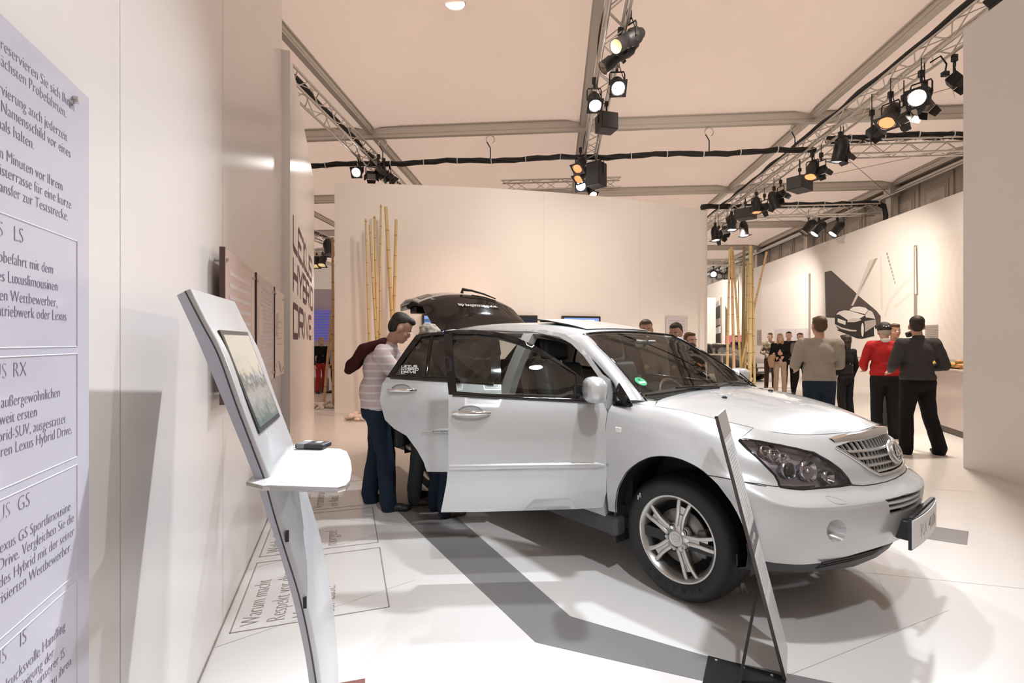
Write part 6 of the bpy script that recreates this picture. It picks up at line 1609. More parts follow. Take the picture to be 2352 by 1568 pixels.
for k, px in enumerate((2160, 2166, 2172, 2178, 2184, 2192, 2196, 2201, 2206, 2211, 2170, 2203)):
    b_ = .10 if k % 2 else .26
    p = cpt(px, b_)+Vector((0, 0, .016 if k < 10 else .075)); ro_ = empty('bread_roll', p, random.random()*3)
    MB().ell((0, 0, .018), (.075, .05, .018)).build('bottom_half', m_bread, ro_); MB().ell((0, 0, .046), (.078, .052, .03)).build('top_half', m_bread, ro_)
    mb = MB(); 
    for q in range(7): a = q*.9; mb.ell((.068*math.cos(a), .045*math.sin(a), .033), (.02, .016, .006))
    mb.build('filling', m_green if k % 3 else m_cheese, ro_); tag(ro_, 'filled bread roll on a dark tray on the buffet counter', 'bread roll', 'filled rolls on the counter')
# ================================================================== BAMBOO, STONES
m_bam = mat('bamboo_yellow', (.54, .41, .19), .4, noise=(4, .12)); m_bam2 = mat('bamboo_green', (.19, .155, .06), .4, noise=(4, .2)); m_bam3 = mat('bamboo_tan', (.58, .38, .21), .45, noise=(4, .12)); m_node = mat('bamboo_node', (.26, .14, .05), .6)
def cane(t, b, Yt, Yb, r, m, lab, group):
    a = px_at(*t, Yt); e = px_at(*b, Yb); d = (a-e); d_ = d.normalized()
    k = e.z/d_.z; e2 = e-d_*k; rt_ = empty('bamboo_cane', e2); L_ = (a-e2).length; d = d_
    pts, rs, rn = [], [], MB(); s = 0; step = .42
    while s < L_:
        s2 = min(L_, s+step*(.85+.3*random.random())); rr = r*(1-.22*s/L_)
        pts += [d*(s+.001), d*(s+.02), d*(s2-.02), d*(s2-.001)]; rs += [rr*1.05, rr, rr, rr*1.05]
        if s > 0: rn.cyl(d*(s-.008), d*(s+.008), rr*1.09, n=12)
        s = s2
    MB().tube(pts, rs, 14).build('stem', m, rt_); rn.build('nodes', m_node, rt_)
    return tag(rt_, lab, 'bamboo', group)
gL, gR, gG = 'canes before the back partition', 'canes beyond the bonnet', 'canes in the gap by the lettered wall'
for k, (t, b, r, m) in enumerate((((840, 503), (847, 760), .024, m_bam), ((850, 516), (863, 757), .029, m_bam), ((860, 497), (866, 757), .027, m_bam), ((875, 470), (872, 757), .024, m_bam), ((886, 475), (900, 720), .041, m_bam), ((910, 504), (905, 720), .036, m_bam))):
    cane(t, b, 9.9+.05*k, 9.9+.05*k, r, m, 'yellow bamboo cane before the back partition, %s' % ['leftmost of six', 'second from the left, shortest', 'third from the left', 'fourth from the left and the tallest', 'thick and leaning, fifth from the left', 'rightmost of six'][k], gL)
cane((764, 545), (766, 925), 11.4, 11.4, .036, m_bam3, 'upright bamboo cane in the gap beside the back partition', gG)
cane((763, 700), (744, 925), 11.3, 11.15, .030, m_bam3, 'slanting bamboo cane crossing in front of the upright one in the gap', gG)
for k, (t, b, r, m) in enumerate((((1676, 572), (1670, 860), .030, m_bam), ((1680, 567), (1686, 860), .036, m_bam3), ((1682, 567), (1704, 870), .030, m_bam), ((1709, 566), (1706, 860), .038, m_bam2), ((1724, 563), (1722, 870), .046, m_bam), ((1727, 570), (1733, 870), .030, m_bam), ((1761, 578), (1701, 845), .028, m_bam3), ((1717, 600), (1711, 870), .030, m_bam))):
    cane(t, b, 11.8+.14*(k % 4), 11.8+.14*(k % 4)+(.12 if k == 6 else 0), r, m, 'bamboo cane beyond the car bonnet, %s' % ['thin and leftmost', 'tan, second from the left', 'leaning right, third from the left', 'dark green and thick', 'thickest yellow one', 'thin one hugging the thickest', 'slanting furthest to the right', 'behind between the green and the thickest'][k], gR)
m_stone = mat('white_pebble', (.72, .62, .55), .6, noise=(6, .1))
stone_me = MB().ell((0, 0, 0), (1, .8, .55), None, 0, 10, 7).mesh('pebble', m_stone)
random.seed(5)
def pebbles(cx, cy, rx, ry, n, lab, grp):
    for k in range(n):
        a = random.random()*6.28; q = math.sqrt(random.random()); s = .045+.045*random.random()
        o = bpy.data.objects.new('pebble', stone_me); C.objects.link(o); o.scale = (s, s*(.8+.4*random.random()), s); o.rotation_euler = (0, 0, random.random()*3)
        lay = .0 if k < n*.75 else .05
        o.location = (cx+rx*q*math.cos(a), cy+ry*q*math.sin(a), s*.53+lay); tag(o, lab, 'pebble', grp)
pebbles(-2.85, 9.75, .38, .5, 46, 'round pale pebble in the heap at the foot of the six bamboo canes', 'pebbles under the six canes')
pebbles(-4.22, 11.2, .42, .4, 40, 'round pale pebble on the floor of the gap under two crossing canes', 'pebbles in the gap')
pebbles(5.6, 12.0, .7, .45, 30, 'round pale pebble under the bamboo canes beyond the bonnet', 'pebbles beyond the bonnet')
# ================================================================== THINGS FAR BACK
o = empty('blue_slat_screen', (-10.3, 27.3, 0)); MB().box((0, 0, 2.3), (2.6, .05, 1.7)).build('panel', mat('screen_blue_glow', (.05, .05, .24), .5, emit=(.10, .10, .45), estr=.5), o)  # blue light on the panel is put into its colour and glow
mb = MB()
for k in range(11): mb.box((0, -.05, 1.55+.15*k), (2.6, .06, .045))
mb.build('slats', mat('slat_lilac', (.5, .48, .75), .5), o); MB().box((0, 0, .75), (2.6, .1, 1.5)).build('base', m_lilac, o); tag(o, 'blue lit screen with pale slats far away in the gap', 'screen')
pf = px_floor(741, 900); o = empty('woven_pouf', pf+Vector((-.15, .1, 0))); MB().lathe([(.001, 0), (.26, 0), (.29, .06), (.29, .36), (.26, .42), (.001, .43)], 28).build('seat', mat('woven_straw', (.36, .29, .20), .8, noise=(40, .5), bump=(60, 1., .02)), o); tag(o, 'round woven straw pouf behind the slanting cane in the gap', 'pouf')
# dark saloon behind the right bamboo
def saloon(loc, rz):
    rt_ = empty('parked_saloon', loc, rz); mb = MB()
    st = [(-2.35, .62, .30, .74, .80), (-2.25, .80, .28, .88, .92), (-1.7, .90, .25, .95, 1.02), (-1.0, .91, .22, .95, 1.30), (-.2, .91, .22, .95, 1.42), (.45, .91, .22, .93, 1.36), (1.1, .90, .22, .90, .98), (1.75, .87, .24, .80, .88), (2.15, .76, .28, .70, .74), (2.32, .55, .34, .60, .62)]
    cs = []
    for x, w, z0, zb_, zr in st:
        cw = .62 if zr > zb_+.2 else w*.8
        half = [(w*.9, z0), (w, (z0+zb_)/2), (w*.96, zb_), (cw, zr-.03), (cw*.5, zr)]
        cs.append([(x, -y, z) for y, z in half]+[(x, y, z) for y, z in half[::-1]])
    vs = [p for c in cs for p in c]; mb.add(vs, [(i*10+k, (i+1)*10+k, (i+1)*10+(k+1) % 10, i*10+(k+1) % 10) for i in range(9) for k in range(10)], 0, True); mb.add(cs[0], [tuple(range(10))], 0); mb.add(cs[-1], [tuple(range(10))[::-1]], 0)
    mb.build('body', mat('saloon_black', (.02, .02, .022), .12, coat=1), rt_, fix=True)
    g = MB()
    g.add([(1.08, -.80, .93), (1.08, .80, .93), (.47, .60, 1.345), (.47, -.60, 1.345)], [(0, 1, 2, 3)]); 
    for s in (-1, 1): g.add([(.95, s*.905, .96), (.42, s*.66, 1.32), (-.9, s*.66, 1.29), (-1.5, s*.895, .99)], [(0, 1, 2, 3)])
    for v in range(len(g.v)): g.v[v] = (g.v[v][0]+.012, g.v[v][1]*1.02, g.v[v][2]+.012)
    g.build('windows', m_dglass, rt_)
    for x in (-1.42, 1.42):
        for s in (-1, 1):
            w = MB(); M = frame((x, s*.80, .33), (1, 0, 0), (0, 0, 1)); w.lathe([(.21, -.1), (.31, -.1), (.33, -.07), (.33, .07), (.31, .1), (.21, .1)], 28, M); wo = w.build('wheel', M_rubber, rt_); MB().lathe([(.001, .105), (.2, .11), (.21, .08)], 20, M).build('rim', m_silver, wo); MB().lathe([(.001, -.105), (.2, -.11), (.21, -.08)], 20, M).build('rim', m_silver, wo)
    MB().box((2.30, 0, .60), (.05, .52, .15), 0, None, .02).build('grille', M_chrome, rt_)
    for s in (-1, 1): MB().ell((2.16, s*.56, .66), (.14, .20, .07)).build('headlamp', M_chrome, rt_)
    MB().box((2.36, 0, .44), (.02, .5, .11)).build('plate', M_white, rt_)
    return tag(rt_, 'dark saloon car parked far back behind the right bamboo canes', 'car')
saloon((8.25, 20.4, 0), R(-68))
# high table with glasses
tp_ = Vector((5.95, 14.2, 0)); tb = empty('bistro_table', tp_); MB().lathe([(.001, 1.09), (.38, 1.09), (.39, 1.10), (.38, 1.12), (.001, 1.12)], 32).build('top', mat('table_top', (.70, .62, .55), .3), tb); MB().cyl((0, 0, .02), (0, 0, 1.09), .035).build('column', M_alu, tb); MB().lathe([(.001, .03), (.24, .022), (.26, 0), (.001, 0)], 28).build('foot', M_alu, tb); tag(tb, 'high round table with glasses at the partition end behind the car', 'table')
m_tg = glass('clear_glass', (.93, .95, .94), .5, .06)
for k, (dx, dy) in enumerate(((-.22, .02), (-.12, -.1), (-.02, .06), (.06, -.08), (.16, .02))):
    o = empty('drinking_glass', tp_+Vector((dx, dy, 1.12))); MB().lathe([(.03, 0), (.036, .13 if k % 2 else .17), (.033, .13 if k % 2 else .17), (.027, .008), (.001, .008)], 18).build('tumbler', m_tg, o)
    MB().lathe([(.001, .009), (.028, .009), (.031, .05), (.001, .05)], 14).build('drink', mat('water', (.6, .7, .68), .1), o); tag(o, 'clear drinking glass on the high table behind the car', 'glass', 'glasses on the high table')
o = empty('pink_banner', (10.75, 24.2, 0)); MB().box((0, 0, 1.4), (.9, .04, .75)).build('sheet', mat('pink_print', (.80, .22, .34), .5), o)
for s in (-1, 1): MB().cyl((s*.4, 0, 0), (s*.4, 0, 1.1), .02, n=8).build('post', M_alu, o)
tag(o, 'pink banner on posts far behind the bamboo canes', 'banner')
# ================================================================== PEOPLE
from mathutils import noise as mnoise
def remesh(mb, voxel, smooth=6, wrinkle=0., seed=0.):
    me = mb.mesh('tmp', [m_gap]); o = bpy.data.objects.new('tmp', me)
    m = o.modifiers.new('r', 'REMESH'); m.mode = 'VOXEL'; m.voxel_size = voxel; m.use_smooth_shade = True
    if smooth: s = o.modifiers.new('s', 'SMOOTH'); s.iterations = smooth; s.factor = .5
    out = evaluated_mesh(o)
    bpy.data.objects.remove(o); bpy.data.meshes.remove(me)
    if wrinkle:
        n = len(out.vertices); co = np.empty(n*3); no = np.empty(n*3)
        out.vertices.foreach_get('co', co); out.vertex_normals.foreach_get('vector', no); q = co.reshape(-1, 3)
        d = np.array([mnoise.noise((x*9+seed, y*9, z*5))+.5*mnoise.noise((x*20+seed, y*20, z*11)) for x, y, z in q])
        out.vertices.foreach_set('co', (q+no.reshape(-1, 3)*d[:, None]*wrinkle).ravel()); out.update()
    out.polygons.foreach_set('use_smooth', np.ones(len(out.polygons), bool))
    out.materials.clear()
    return out
def cap(mb, a, b, r0, r1, n=12):
    a, b = Vector(a), Vector(b)
    mb.ell(a, (r0,)*3, None, 0, n, 8); mb.ell(b, (r1,)*3, None, 0, n, 8)
    if (b-a).length > 1e-4: mb.tube([a, b], [r0, r1], n)
def chain(mb, pts, rs):
    for i in range(len(pts)-1): cap(mb, pts[i], pts[i+1], rs[i], rs[i+1])
SKIN = mat('skin', (.52, .30, .21), .5); SKIN2 = mat('skin_pale', (.60, .38, .29), .5)
def fab(n, c, r=.85, nz=.12): return mat(n, c, r, noise=(30, nz), spec=.2)
m_eye = mat('eye_white', (.7, .68, .65), .3); m_iris = mat('iris_dark', (.03, .02, .015), .2); m_lip = mat('lips', (.36, .14, .12), .5); m_brow = mat('brow_dark', (.05, .03, .02), .8)
def person(loc, face, h, label, shirt, trouser, hair, shoe=None, skin=None, pose=None, cloth=None, hairkind='short', vox=.011, build=1., group=None, collar=None, long_shirt=0., wr=.006):
    """joints in a frame that looks along +y; pose overrides joints (metres at 1.78 m height)"""
    k = h/1.78; skin = skin or SKIN; shoe = shoe or M_rubber
    J = dict(hip=(0, 0, .93), waist=(0, .01, 1.08), chest=(0, .015, 1.28), neck=(0, -.01, 1.47), head=(0, .02, 1.625),
             shl=(-.185, -.01, 1.42), shr=(.185, -.01, 1.42), ell=(-.235, -.03, 1.13), elr=(.235, -.03, 1.13), wrl=(-.235, .06, .89), wrr=(.235, .06, .89),
             hl=(-.09, 0, .91), hr=(.09, 0, .91), kl=(-.10, .02, .50), kr=(.10, .02, .50), al=(-.11, -.03, .085), ar=(.11, -.03, .085), tilt=0., turn=0.)
    J.update(pose or {})
    tilt, turn = J.pop('tilt'), J.pop('turn')
    J = {a: Vector(b)*k for a, b in J.items()}; bw = build
    root_loc = Vector((loc[0], loc[1], 0)); 
    hd = J['head']; HM = Matrix.Rotation(R(turn), 3, 'Z') @ Matrix.Rotation(R(tilt), 3, 'X')
    hp = lambda x, y, z: hd+HM @ (Vector((x, y, z))*k)
    # --- skin: one continuous figure from crown to ankle
    b = MB()
    E = lambda mb, c, r: mb.ell(hp(*c), tuple(q*k for q in r), HM.to_4x4(), 0, 16, 12)
    E(b, (0, -.015, .035), (.076, .094, .088)); E(b, (0, .018, -.03), (.062, .072, .085)); E(b, (0, .045, -.085), (.040, .042, .030)); E(b, (0, .083, -.018), (.013, .020, .024)); E(b, (0, .066, .030), (.046, .015, .011))
    E(b, (0, .078, -.060), (.024, .014, .012))
    for s in (-1, 1): E(b, (s*.078, -.01, -.012), (.012, .024, .034)); E(b, (s*.040, .055, -.028), (.020, .017, .018))
    chain(b, [hp(0, -.02, -.05), J['neck'], J['chest']], [.052*k, .056*k, .10*k])
    chain(b, [J['chest'], J['waist'], J['hip']], [.11*k, .10*k, .11*k])
    for s, sd in ((-1, 'l'), (1, 'r')):
        chain(b, [J['neck']-Vector((0, 0, .04*k)), J['sh'+sd]], [.05*k, .045*k])
        chain(b, [J['sh'+sd], J['el'+sd], J['wr'+sd]], [.044*k, .036*k, .026*k])
        chain(b, [J['h'+sd], J['k'+sd], J['a'+sd]], [.07*k, .05*k, .038*k])
        # hand: palm, four unequal fingers, thumb from the side
        w = J['wr'+sd]; f = (w-J['el'+sd]).normalized(); sidev = f.cross(Vector((0, 1, 0))); sidev = sidev.normalized() if sidev.length > .2 else Vector((1, 0, 0)); nrm = sidev.cross(f)
        pc = w+f*.05*k
        cap(b, w, pc, .024*k, .028*k, 8); cap(b, pc+sidev*.018*k, pc-sidev*.018*k, .020*k, .020*k, 8)
        kn = w+f*.085*k
        for q, (o_, l) in enumerate(((-.030, .060), (-.010, .072), (.010, .068), (.029, .052))):
            p0 = kn+sidev*o_*k-f*.02*k; p1 = p0+f*l*.55*k+nrm*.010*k; p2 = p1+f*l*.45*k+nrm*.030*k; chain(b, [p0, p1, p2], [.0095*k, .009*k, .0085*k])
        ts = -sidev*.028*k*(1 if s < 0 else -1); p0 = w+f*.03*k+ts*.6; chain(b, [p0, p0+ts*1.1+f*.025*k+nrm*.012*k, p0+ts*1.5+f*.055*k+nrm*.022*k], [.012*k, .011*k, .009*k])
    me = remesh(b, .0085, 4); me.name = 'person'; me.materials.append(skin)
    body = bpy.data.objects.new('person', me); C.objects.link(body); body.location = root_loc; body.rotation_euler = (0, 0, R(face))
    tag(body, label, 'person', group)
    def child(name, mb, m, v=vox, sm=5, wrk=0.):
        me = remesh(mb, v, sm, wrk, loc[0]*7); me.name = name; me.materials.append(m); o = bpy.data.objects.new(name, me); C.objects.link(o); o.parent = body; return o
    # --- shirt
    t = MB(); c, wst, hp_ = J['chest'], J['waist'], J['hip']
    axis = (c-wst).normalized(); side = (J['shr']-J['shl']).normalized(); fw = side.cross(axis)*-1
    TMx = Matrix(((side.x, fw.x, axis.x), (side.y, fw.y, axis.y), (side.z, fw.z, axis.z))).to_4x4()
    t.ell(c, (.175*k*bw, .118*k*bw, .19*k), TMx, 0, 18, 12); t.ell(wst, (.158*k*bw, .115*k*bw, .18*k), TMx, 0, 18, 12); t.ell(hp_+Vector((0, 0, .05*k-long_shirt*.5*k)), (.168*k*bw, .118*k*bw, (.12+long_shirt)*k), None, 0, 18, 12)
    cap(t, J['neck']-Vector((0, 0, .035*k)), c, .072*k, .10*k)
    chain(t, [J['shl'], c*.35+J['neck']*.65-Vector((0, 0, .02*k)), J['shr']], [.066*k, .088*k, .066*k])
    for sd in 'lr':
        J['sh'+sd] = J['sh'+sd]-Vector((0, 0, .032*k))
        chain(t, [J['neck']-Vector((0, .0, .03*k)), J['sh'+sd]], [.060*k, .066*k]); cap(t, J['sh'+sd], c, .066*k*bw, .10*k)
        w = J['wr'+sd]; e = J['el'+sd]; chain(t, [J['sh'+sd], e, e+(w-e)*.93], [.063*k*bw, .052*k*bw, .040*k])
    so = child('shirt', t, shirt, vox, 9, wr)
    if collar:
        cb = MB(); cb.lathe([(.060*k, -.03*k), (.064*k, .01*k), (.058*k, .028*k), (.052*k, .0)], 20, Matrix.Translation(J['neck']+Vector((0, -.005, .015*k)))); o = cb.build('collar', collar, body)
    # --- trousers
    t = MB(); t.ell(hp_-Vector((0, .005, .02*k)), (.165*k*bw, .115*k*bw, .13*k), None, 0, 18, 12)
    for sd in 'lr':
        a = J['a'+sd]; chain(t, [J['h'+sd]-Vector((0, 0, .02*k)), J['k'+sd], a], [.090*k*bw, .072*k*(.5+.5*bw), .066*k*bw]); cap(t, a, a+Vector((0, .012, -.045*k)), .066*k*bw, .064*k*bw)
    child('trousers', t, trouser, vox, 5, wr)
    # --- shoes
    for sd in 'lr':
        a = J['a'+sd]; kx = Vector((0, 1, 0)); t = MB()
        yaw = R(12 if sd == 'l' else -12); d = Vector((-math.sin(-yaw)*-1, math.cos(yaw), 0)); gz_ = a.z-.085*k
        t.ell(Vector((a.x, a.y, gz_+.042*k))+d*.0, (.044*k, .058*k, .042*k)); t.ell(Vector((a.x, a.y, gz_+.036*k))+d*.085*k, (.046*k, .08*k, .036*k)); t.ell(Vector((a.x, a.y, gz_+.030*k))+d*.15*k, (.044*k, .055*k, .030*k)); cap(t, (a.x, a.y, gz_+.05*k), (a.x, a.y, gz_+.085*k), .045*k, .043*k)
        sh = remesh(t, .009, 3); sh.name = 'shoe'; lo = min(v.co.z for v in sh.vertices)
        for v in sh.vertices: v.co.z = max(v.co.z, lo+.004)
        if gz_ < .02:
            for v in sh.vertices: v.co.z += .001-lo-.004
        sh.materials.append(shoe); o = bpy.data.objects.new('shoe', sh); C.objects.link(o); o.parent = body
    # --- hair
    if hairkind:
        t = MB(); EE = lambda cc, r: t.ell(hp(*cc), tuple(q*k for q in r), HM.to_4x4(), 0, 18, 12)
        EE((0, -.034, .058), (.081, .092, .080)); EE((0, -.058, .008), (.078, .066, .085)); EE((0, .030, .098), (.060, .050, .030))
        if hairkind == 'long':
            for s in (-1, 1): EE((s*.062, -.02, -.06), (.028, .05, .12)); EE((s*.06, .0, -.14), (.03, .045, .09))
            EE((0, -.07, -.08), (.07, .04, .13))
        if hairkind == 'curly':
            rnd = random.Random(4)
            for q in range(70):
                a_, z_ = rnd.random()*6.28, rnd.random(); rr = math.sqrt(max(.05, 1-z_*z_)); 
                if math.sin(a_) > .45 and z_ < .55: continue
                EE((.092*rr*math.cos(a_), -.02+.105*rr*math.sin(a_), .03+.10*z_-.10*(rnd.random() < .4)), (.024, .024, .024))
        ho = child('hair', t, hair, .009 if hairkind != 'curly' else .008, 3 if hairkind != 'curly' else 1, .006)
    # --- face
    ey = MB(); ir = MB(); br = MB()
    for s in (-1, 1):
        ey.ell(hp(s*.031, .074, .002), (.0125*k, .010*k, .0085*k), HM.to_4x4(), 0, 10, 8); ir.ell(hp(s*.031, .0825, .002), (.0058*k, .0035*k, .0065*k), HM.to_4x4(), 0, 8, 6); br.ell(hp(s*.032, .082, .026), (.020*k, .006*k, .0045*k), HM.to_4x4(), 0, 8, 6)
    ey.build('eyes', m_eye, body); ir.build('irises', m_iris, body); br.build('eyebrows', m_brow, body)
    MB().ell(hp(0, .0885, -.058), (.022*k, .007*k, .0065*k), HM.to_4x4(), 0, 10, 6).build('mouth', m_lip, body)
    return body, J, hp, HM, k, child
def face_to(loc, tgt): d = Vector((tgt[0]-loc[0], tgt[1]-loc[1])); return math.degrees(math.atan2(-d.x, d.y))
h_dark = mat('hair_dark', (.022, .015, .011), .6, bump=(70, .5, .006)); h_brown = mat('hair_brown', (.085, .045, .022), .6, bump=(70, .5, .006)); h_blond = mat('hair_blond', (.42, .25, .11), .55, bump=(70, .5, .006)); h_grey = mat('hair_grey', (.42, .37, .31), .6, bump=(70, .6, .006))
c_black = fab('cloth_black', (.010, .009, .009)); c_jean = fab('jeans_navy', (.016, .026, .045)); c_jeang = fab('jeans_grey_blue', (.05, .06, .065)); c_sweat = fab('knit_dark_grey', (.058, .054, .055)); c_red = fab('knit_red', (.36, .018, .018)); c_beige = fab('cloth_beige', (.34, .28, .20)); c_taupe = fab('cloth_taupe', (.36, .32, .27)); c_brown = fab('cloth_dark_brown', (.05, .03, .022)); c_tan = fab('trousers_tan', (.42, .32, .23)); c_white = fab('cloth_white', (.62, .58, .56)); c_olive = fab('cloth_olive', (.16, .13, .09)); c_ggrey = fab('cloth_mid_grey', (.16, .15, .15))
s_brown = mat('shoe_brown', (.06, .035, .025), .5); s_black = mat('shoe_black', (.012, .012, .012), .45)
def striped(name, c1, c2, scale, axis='Z', sharp=.08):
    m = bpy.data.materials.new(name); m.use_nodes = True; nt = m.node_tree; b_ = nt.nodes['Principled BSDF']; b_.inputs['Roughness'].default_value = .8
    tc = nt.nodes.new('ShaderNodeTexCoord'); w = nt.nodes.new('ShaderNodeTexWave'); w.bands_direction = axis; w.inputs['Scale'].default_value = scale; w.inputs['Distortion'].default_value = .6; w.inputs['Detail Scale'].default_value = .6; r = nt.nodes.new('ShaderNodeValToRGB'); r.color_ramp.elements[0].color = c1+(1,); r.color_ramp.elements[1].color = c2+(1,); r.color_ramp.elements[0].position = .80; r.color_ramp.elements[1].position = .80+sharp
    nt.links.new(tc.outputs['Object'], w.inputs[0]); nt.links.new(w.outputs['Color'], r.inputs[0]); nt.links.new(r.outputs[0], b_.inputs['Base Color']); return m
# leaning man in a pale striped shirt, dark jacket slung over his back
c_pink = striped('shirt_pale_pink', (.62, .50, .47), (.74, .68, .66), 5.0)
def local(loc, face, X, Y, Z): 
    d = Vector((X-loc[0], Y-loc[1], 0)); c, s = math.cos(R(-face)), math.sin(R(-face)); return (d.x*c-d.y*s, d.x*s+d.y*c, Z)
lm = (-1.13, 4.42); fa = -80
W = lambda X, Y, Z: local(lm, fa, X, Y, Z)
kk = 1.80/1.78
pj = dict(hip=W(-1.19, 4.42, .90), waist=W(-1.20, 4.42, 1.06), chest=W(-1.17, 4.42, 1.26), neck=W(-1.075, 4.42, 1.46), head=W(-.975, 4.41, 1.585),
          shl=W(-1.10, 4.60, 1.40), shr=W(-1.10, 4.24, 1.39), ell=W(-.96, 4.62, 1.16), elr=W(-.95, 4.25, 1.15), wrl=W(-.74, 4.55, 1.10), wrr=W(-.74, 4.26, 1.10),
          hl=W(-1.20, 4.52, .90), hr=W(-1.18, 4.33, .90), kl=W(-1.23, 4.56, .50), kr=W(-1.10, 4.36, .50), al=W(-1.31, 4.60, .085), ar=W(-1.085, 4.37, .085), tilt=-32)
pj = {a: (tuple(q/kk for q in b) if isinstance(b, tuple) else b) for a, b in pj.items()}
r_ = person(lm, fa, 1.80, 'person in a pale striped shirt and jeans, stooping beside the open rear door', c_pink, c_jean, h_dark, s_black, None, pj, build=1.18, long_shirt=.05, wr=.010)
body, J, hp, HM, k, child = r_
t = MB(); up = J['neck']; 
q0 = Vector(W(-1.13, 4.42, 1.47)); q1 = Vector(W(-1.30, 4.42, 1.40)); q2 = Vector(W(-1.40, 4.42, 1.27)); q3 = Vector(W(-1.44, 4.42, 1.22))
for w in (-.14, -.05, .05, .14):
    o = Vector((w, 0, 0)); chain(t, [q0+o*.8, q1+o, q2+o*.8, q3+o*.5], [.035, .05, .05, .03])
child('jacket', t, fab('jacket_maroon', (.055, .012, .012)), .011, 5, .012)
# two people bending into the back of the car, seen through the tinted door glass
pA = (-.88, 4.62); fA = face_to(pA, (-.35, 4.75))
person(pA, fA, 1.66, 'person with curly fair hair and beige jacket, standing behind the tinted rear door glass', c_beige, c_jeang, h_grey, s_brown, SKIN2, dict(hip=(0, -.02, .93), chest=(0, .05, 1.28), neck=(0, .07, 1.47), head=(0, .13, 1.61), elr=(.25, .12, 1.14), ell=(-.25, .12, 1.14), wrl=(-.13, .30, 1.10), wrr=(.13, .30, 1.10), tilt=-20), hairkind='curly')
pB = (-.60, 4.30); fB = face_to(pB, (-.1, 4.62))
person(pB, fB, 1.70, 'person in beige jacket with a lanyard leaning in at the open rear door', c_taupe, c_jean, h_brown, s_brown, None, dict(hip=(0, -.08, .93), waist=(0, -.03, 1.07), chest=(0, .10, 1.24), neck=(0, .20, 1.39), head=(0, .29, 1.50), shl=(-.18, .16, 1.36), shr=(.18, .16, 1.36), ell=(-.22, .26, 1.12), elr=(.22, .26, 1.12), wrl=(-.12, .44, 1.08), wrr=(.12, .44, 1.08), hl=(-.09, -.08, .91), hr=(.09, -.08, .91), tilt=-25))
# behind the car
p1 = (1.66, 6.2); person(p1, face_to(p1, (0, 0)), 1.77, 'person facing the camera over the car roof, with brown hair and an olive top', c_olive, c_black, h_brown, s_black, None, dict(tilt=-8))
p2 = (2.14, 6.5); person(p2, face_to(p2, (1.2, 5.2)), 1.75, 'person with black hair in a dark brown jacket, behind the windscreen of the car', c_brown, c_black, h_dark, s_black, None, dict(neck=(0, .0, 1.46), head=(0, .06, 1.61), tilt=-12))
p3 = (2.40, 6.75); person(p3, face_to(p3, (3.2, 4)), 1.62, 'short person with brown hair, half hidden behind the dark brown jacket', c_brown, c_black, h_brown, s_black, SKIN2, None, hairkind='long')
# visitors further back
c_check = bpy.data.materials.new('argyle_knit'); c_check.use_nodes = True; nt = c_check.node_tree; b_ = nt.nodes['Principled BSDF']; b_.inputs['Roughness'].default_value = .85; ck = nt.nodes.new('ShaderNodeTexChecker'); ck.inputs['Scale'].default_value = 8; ck.inputs['Color1'].default_value = (.36, .31, .24, 1); ck.inputs['Color2'].default_value = (.13, .10, .075, 1); tc = nt.nodes.new('ShaderNodeTexCoord'); mp = nt.nodes.new('ShaderNodeMapping'); mp.inputs['Rotation'].default_value = (R(45), R(0), R(45)); nt.links.new(tc.outputs['Object'], mp.inputs[0]); nt.links.new(mp.outputs[0], ck.inputs[0]); nt.links.new(ck.outputs[0], b_.inputs['Base Color'])
hold = dict(ell=(-.25, .04, 1.12), elr=(.25, .04, 1.12), wrl=(-.08, .26, 1.08), wrr=(.10, .25, 1.06))
q = (8.25, 16.0); person(q, face_to(q, (0, 0)), 1.78, 'person in a chequered pullover and brown trousers, leftmost of the far group', c_check, c_brown, h_brown, s_black, SKIN2, hold, vox=.016)
cb = MB(); 
q = (7.55, 14.1); rr = person(q, face_to(q, (0, 0)), 1.72, 'person with long fair hair, black top and pale trousers, in the far group', c_black, c_tan, h_blond, s_black, SKIN2, hold, hairkind='long', vox=.015, build=.92)
t = MB(); k = rr[4]
for s in range(3): chain(t, [Vector((.16+.03*s, .24, 1.10))*k, Vector((.20+.03*s, .22, .98))*k, Vector((.20+.02*s, .20, .82))*k], [.05, .06, .05])
rr[5]('coat', t, fab('coat_tan', (.42, .28, .18)), .014, 4, .01)
q = (8.35, 15.1); person(q, face_to(q, (2, 0)), 1.80, 'person with short dark hair in a dark jacket, behind the fair-haired one', c_black, c_black, h_dark, s_black, SKIN2, None, vox=.016)
q = (8.0, 13.9); person(q, face_to(q, (5, 0)), 1.74, 'person in mid grey top and dark trousers, between the fair-haired one and the taupe back', c_ggrey, c_black, h_brown, s_black, SKIN2, dict(al=(-.11, .16, .085), ar=(.11, -.2, .10), kl=(-.1, .12, .5)), vox=.016)
q = (4.02, 6.55); person(q, face_to(q, (4.6, 12)), 1.83, 'person seen from behind in a wide taupe pullover and navy jeans, beyond the bonnet', c_taupe, c_jean, h_brown, s_black, None, dict(shl=(-.215, -.01, 1.42), shr=(.215, -.01, 1.42), ell=(-.27, .06, 1.13), elr=(.27, .06, 1.13), wrl=(-.16, .26, 1.08), wrr=(.16, .26, 1.08)), build=1.22, long_shirt=.02)
q = (6.0, 9.0); person(q, face_to(q, (4.5, 14)), 1.62, 'person in black with dark hair, to the right of the wide taupe pullover', c_black, c_black, h_dark, s_black, None, None, vox=.013, hairkind='long')
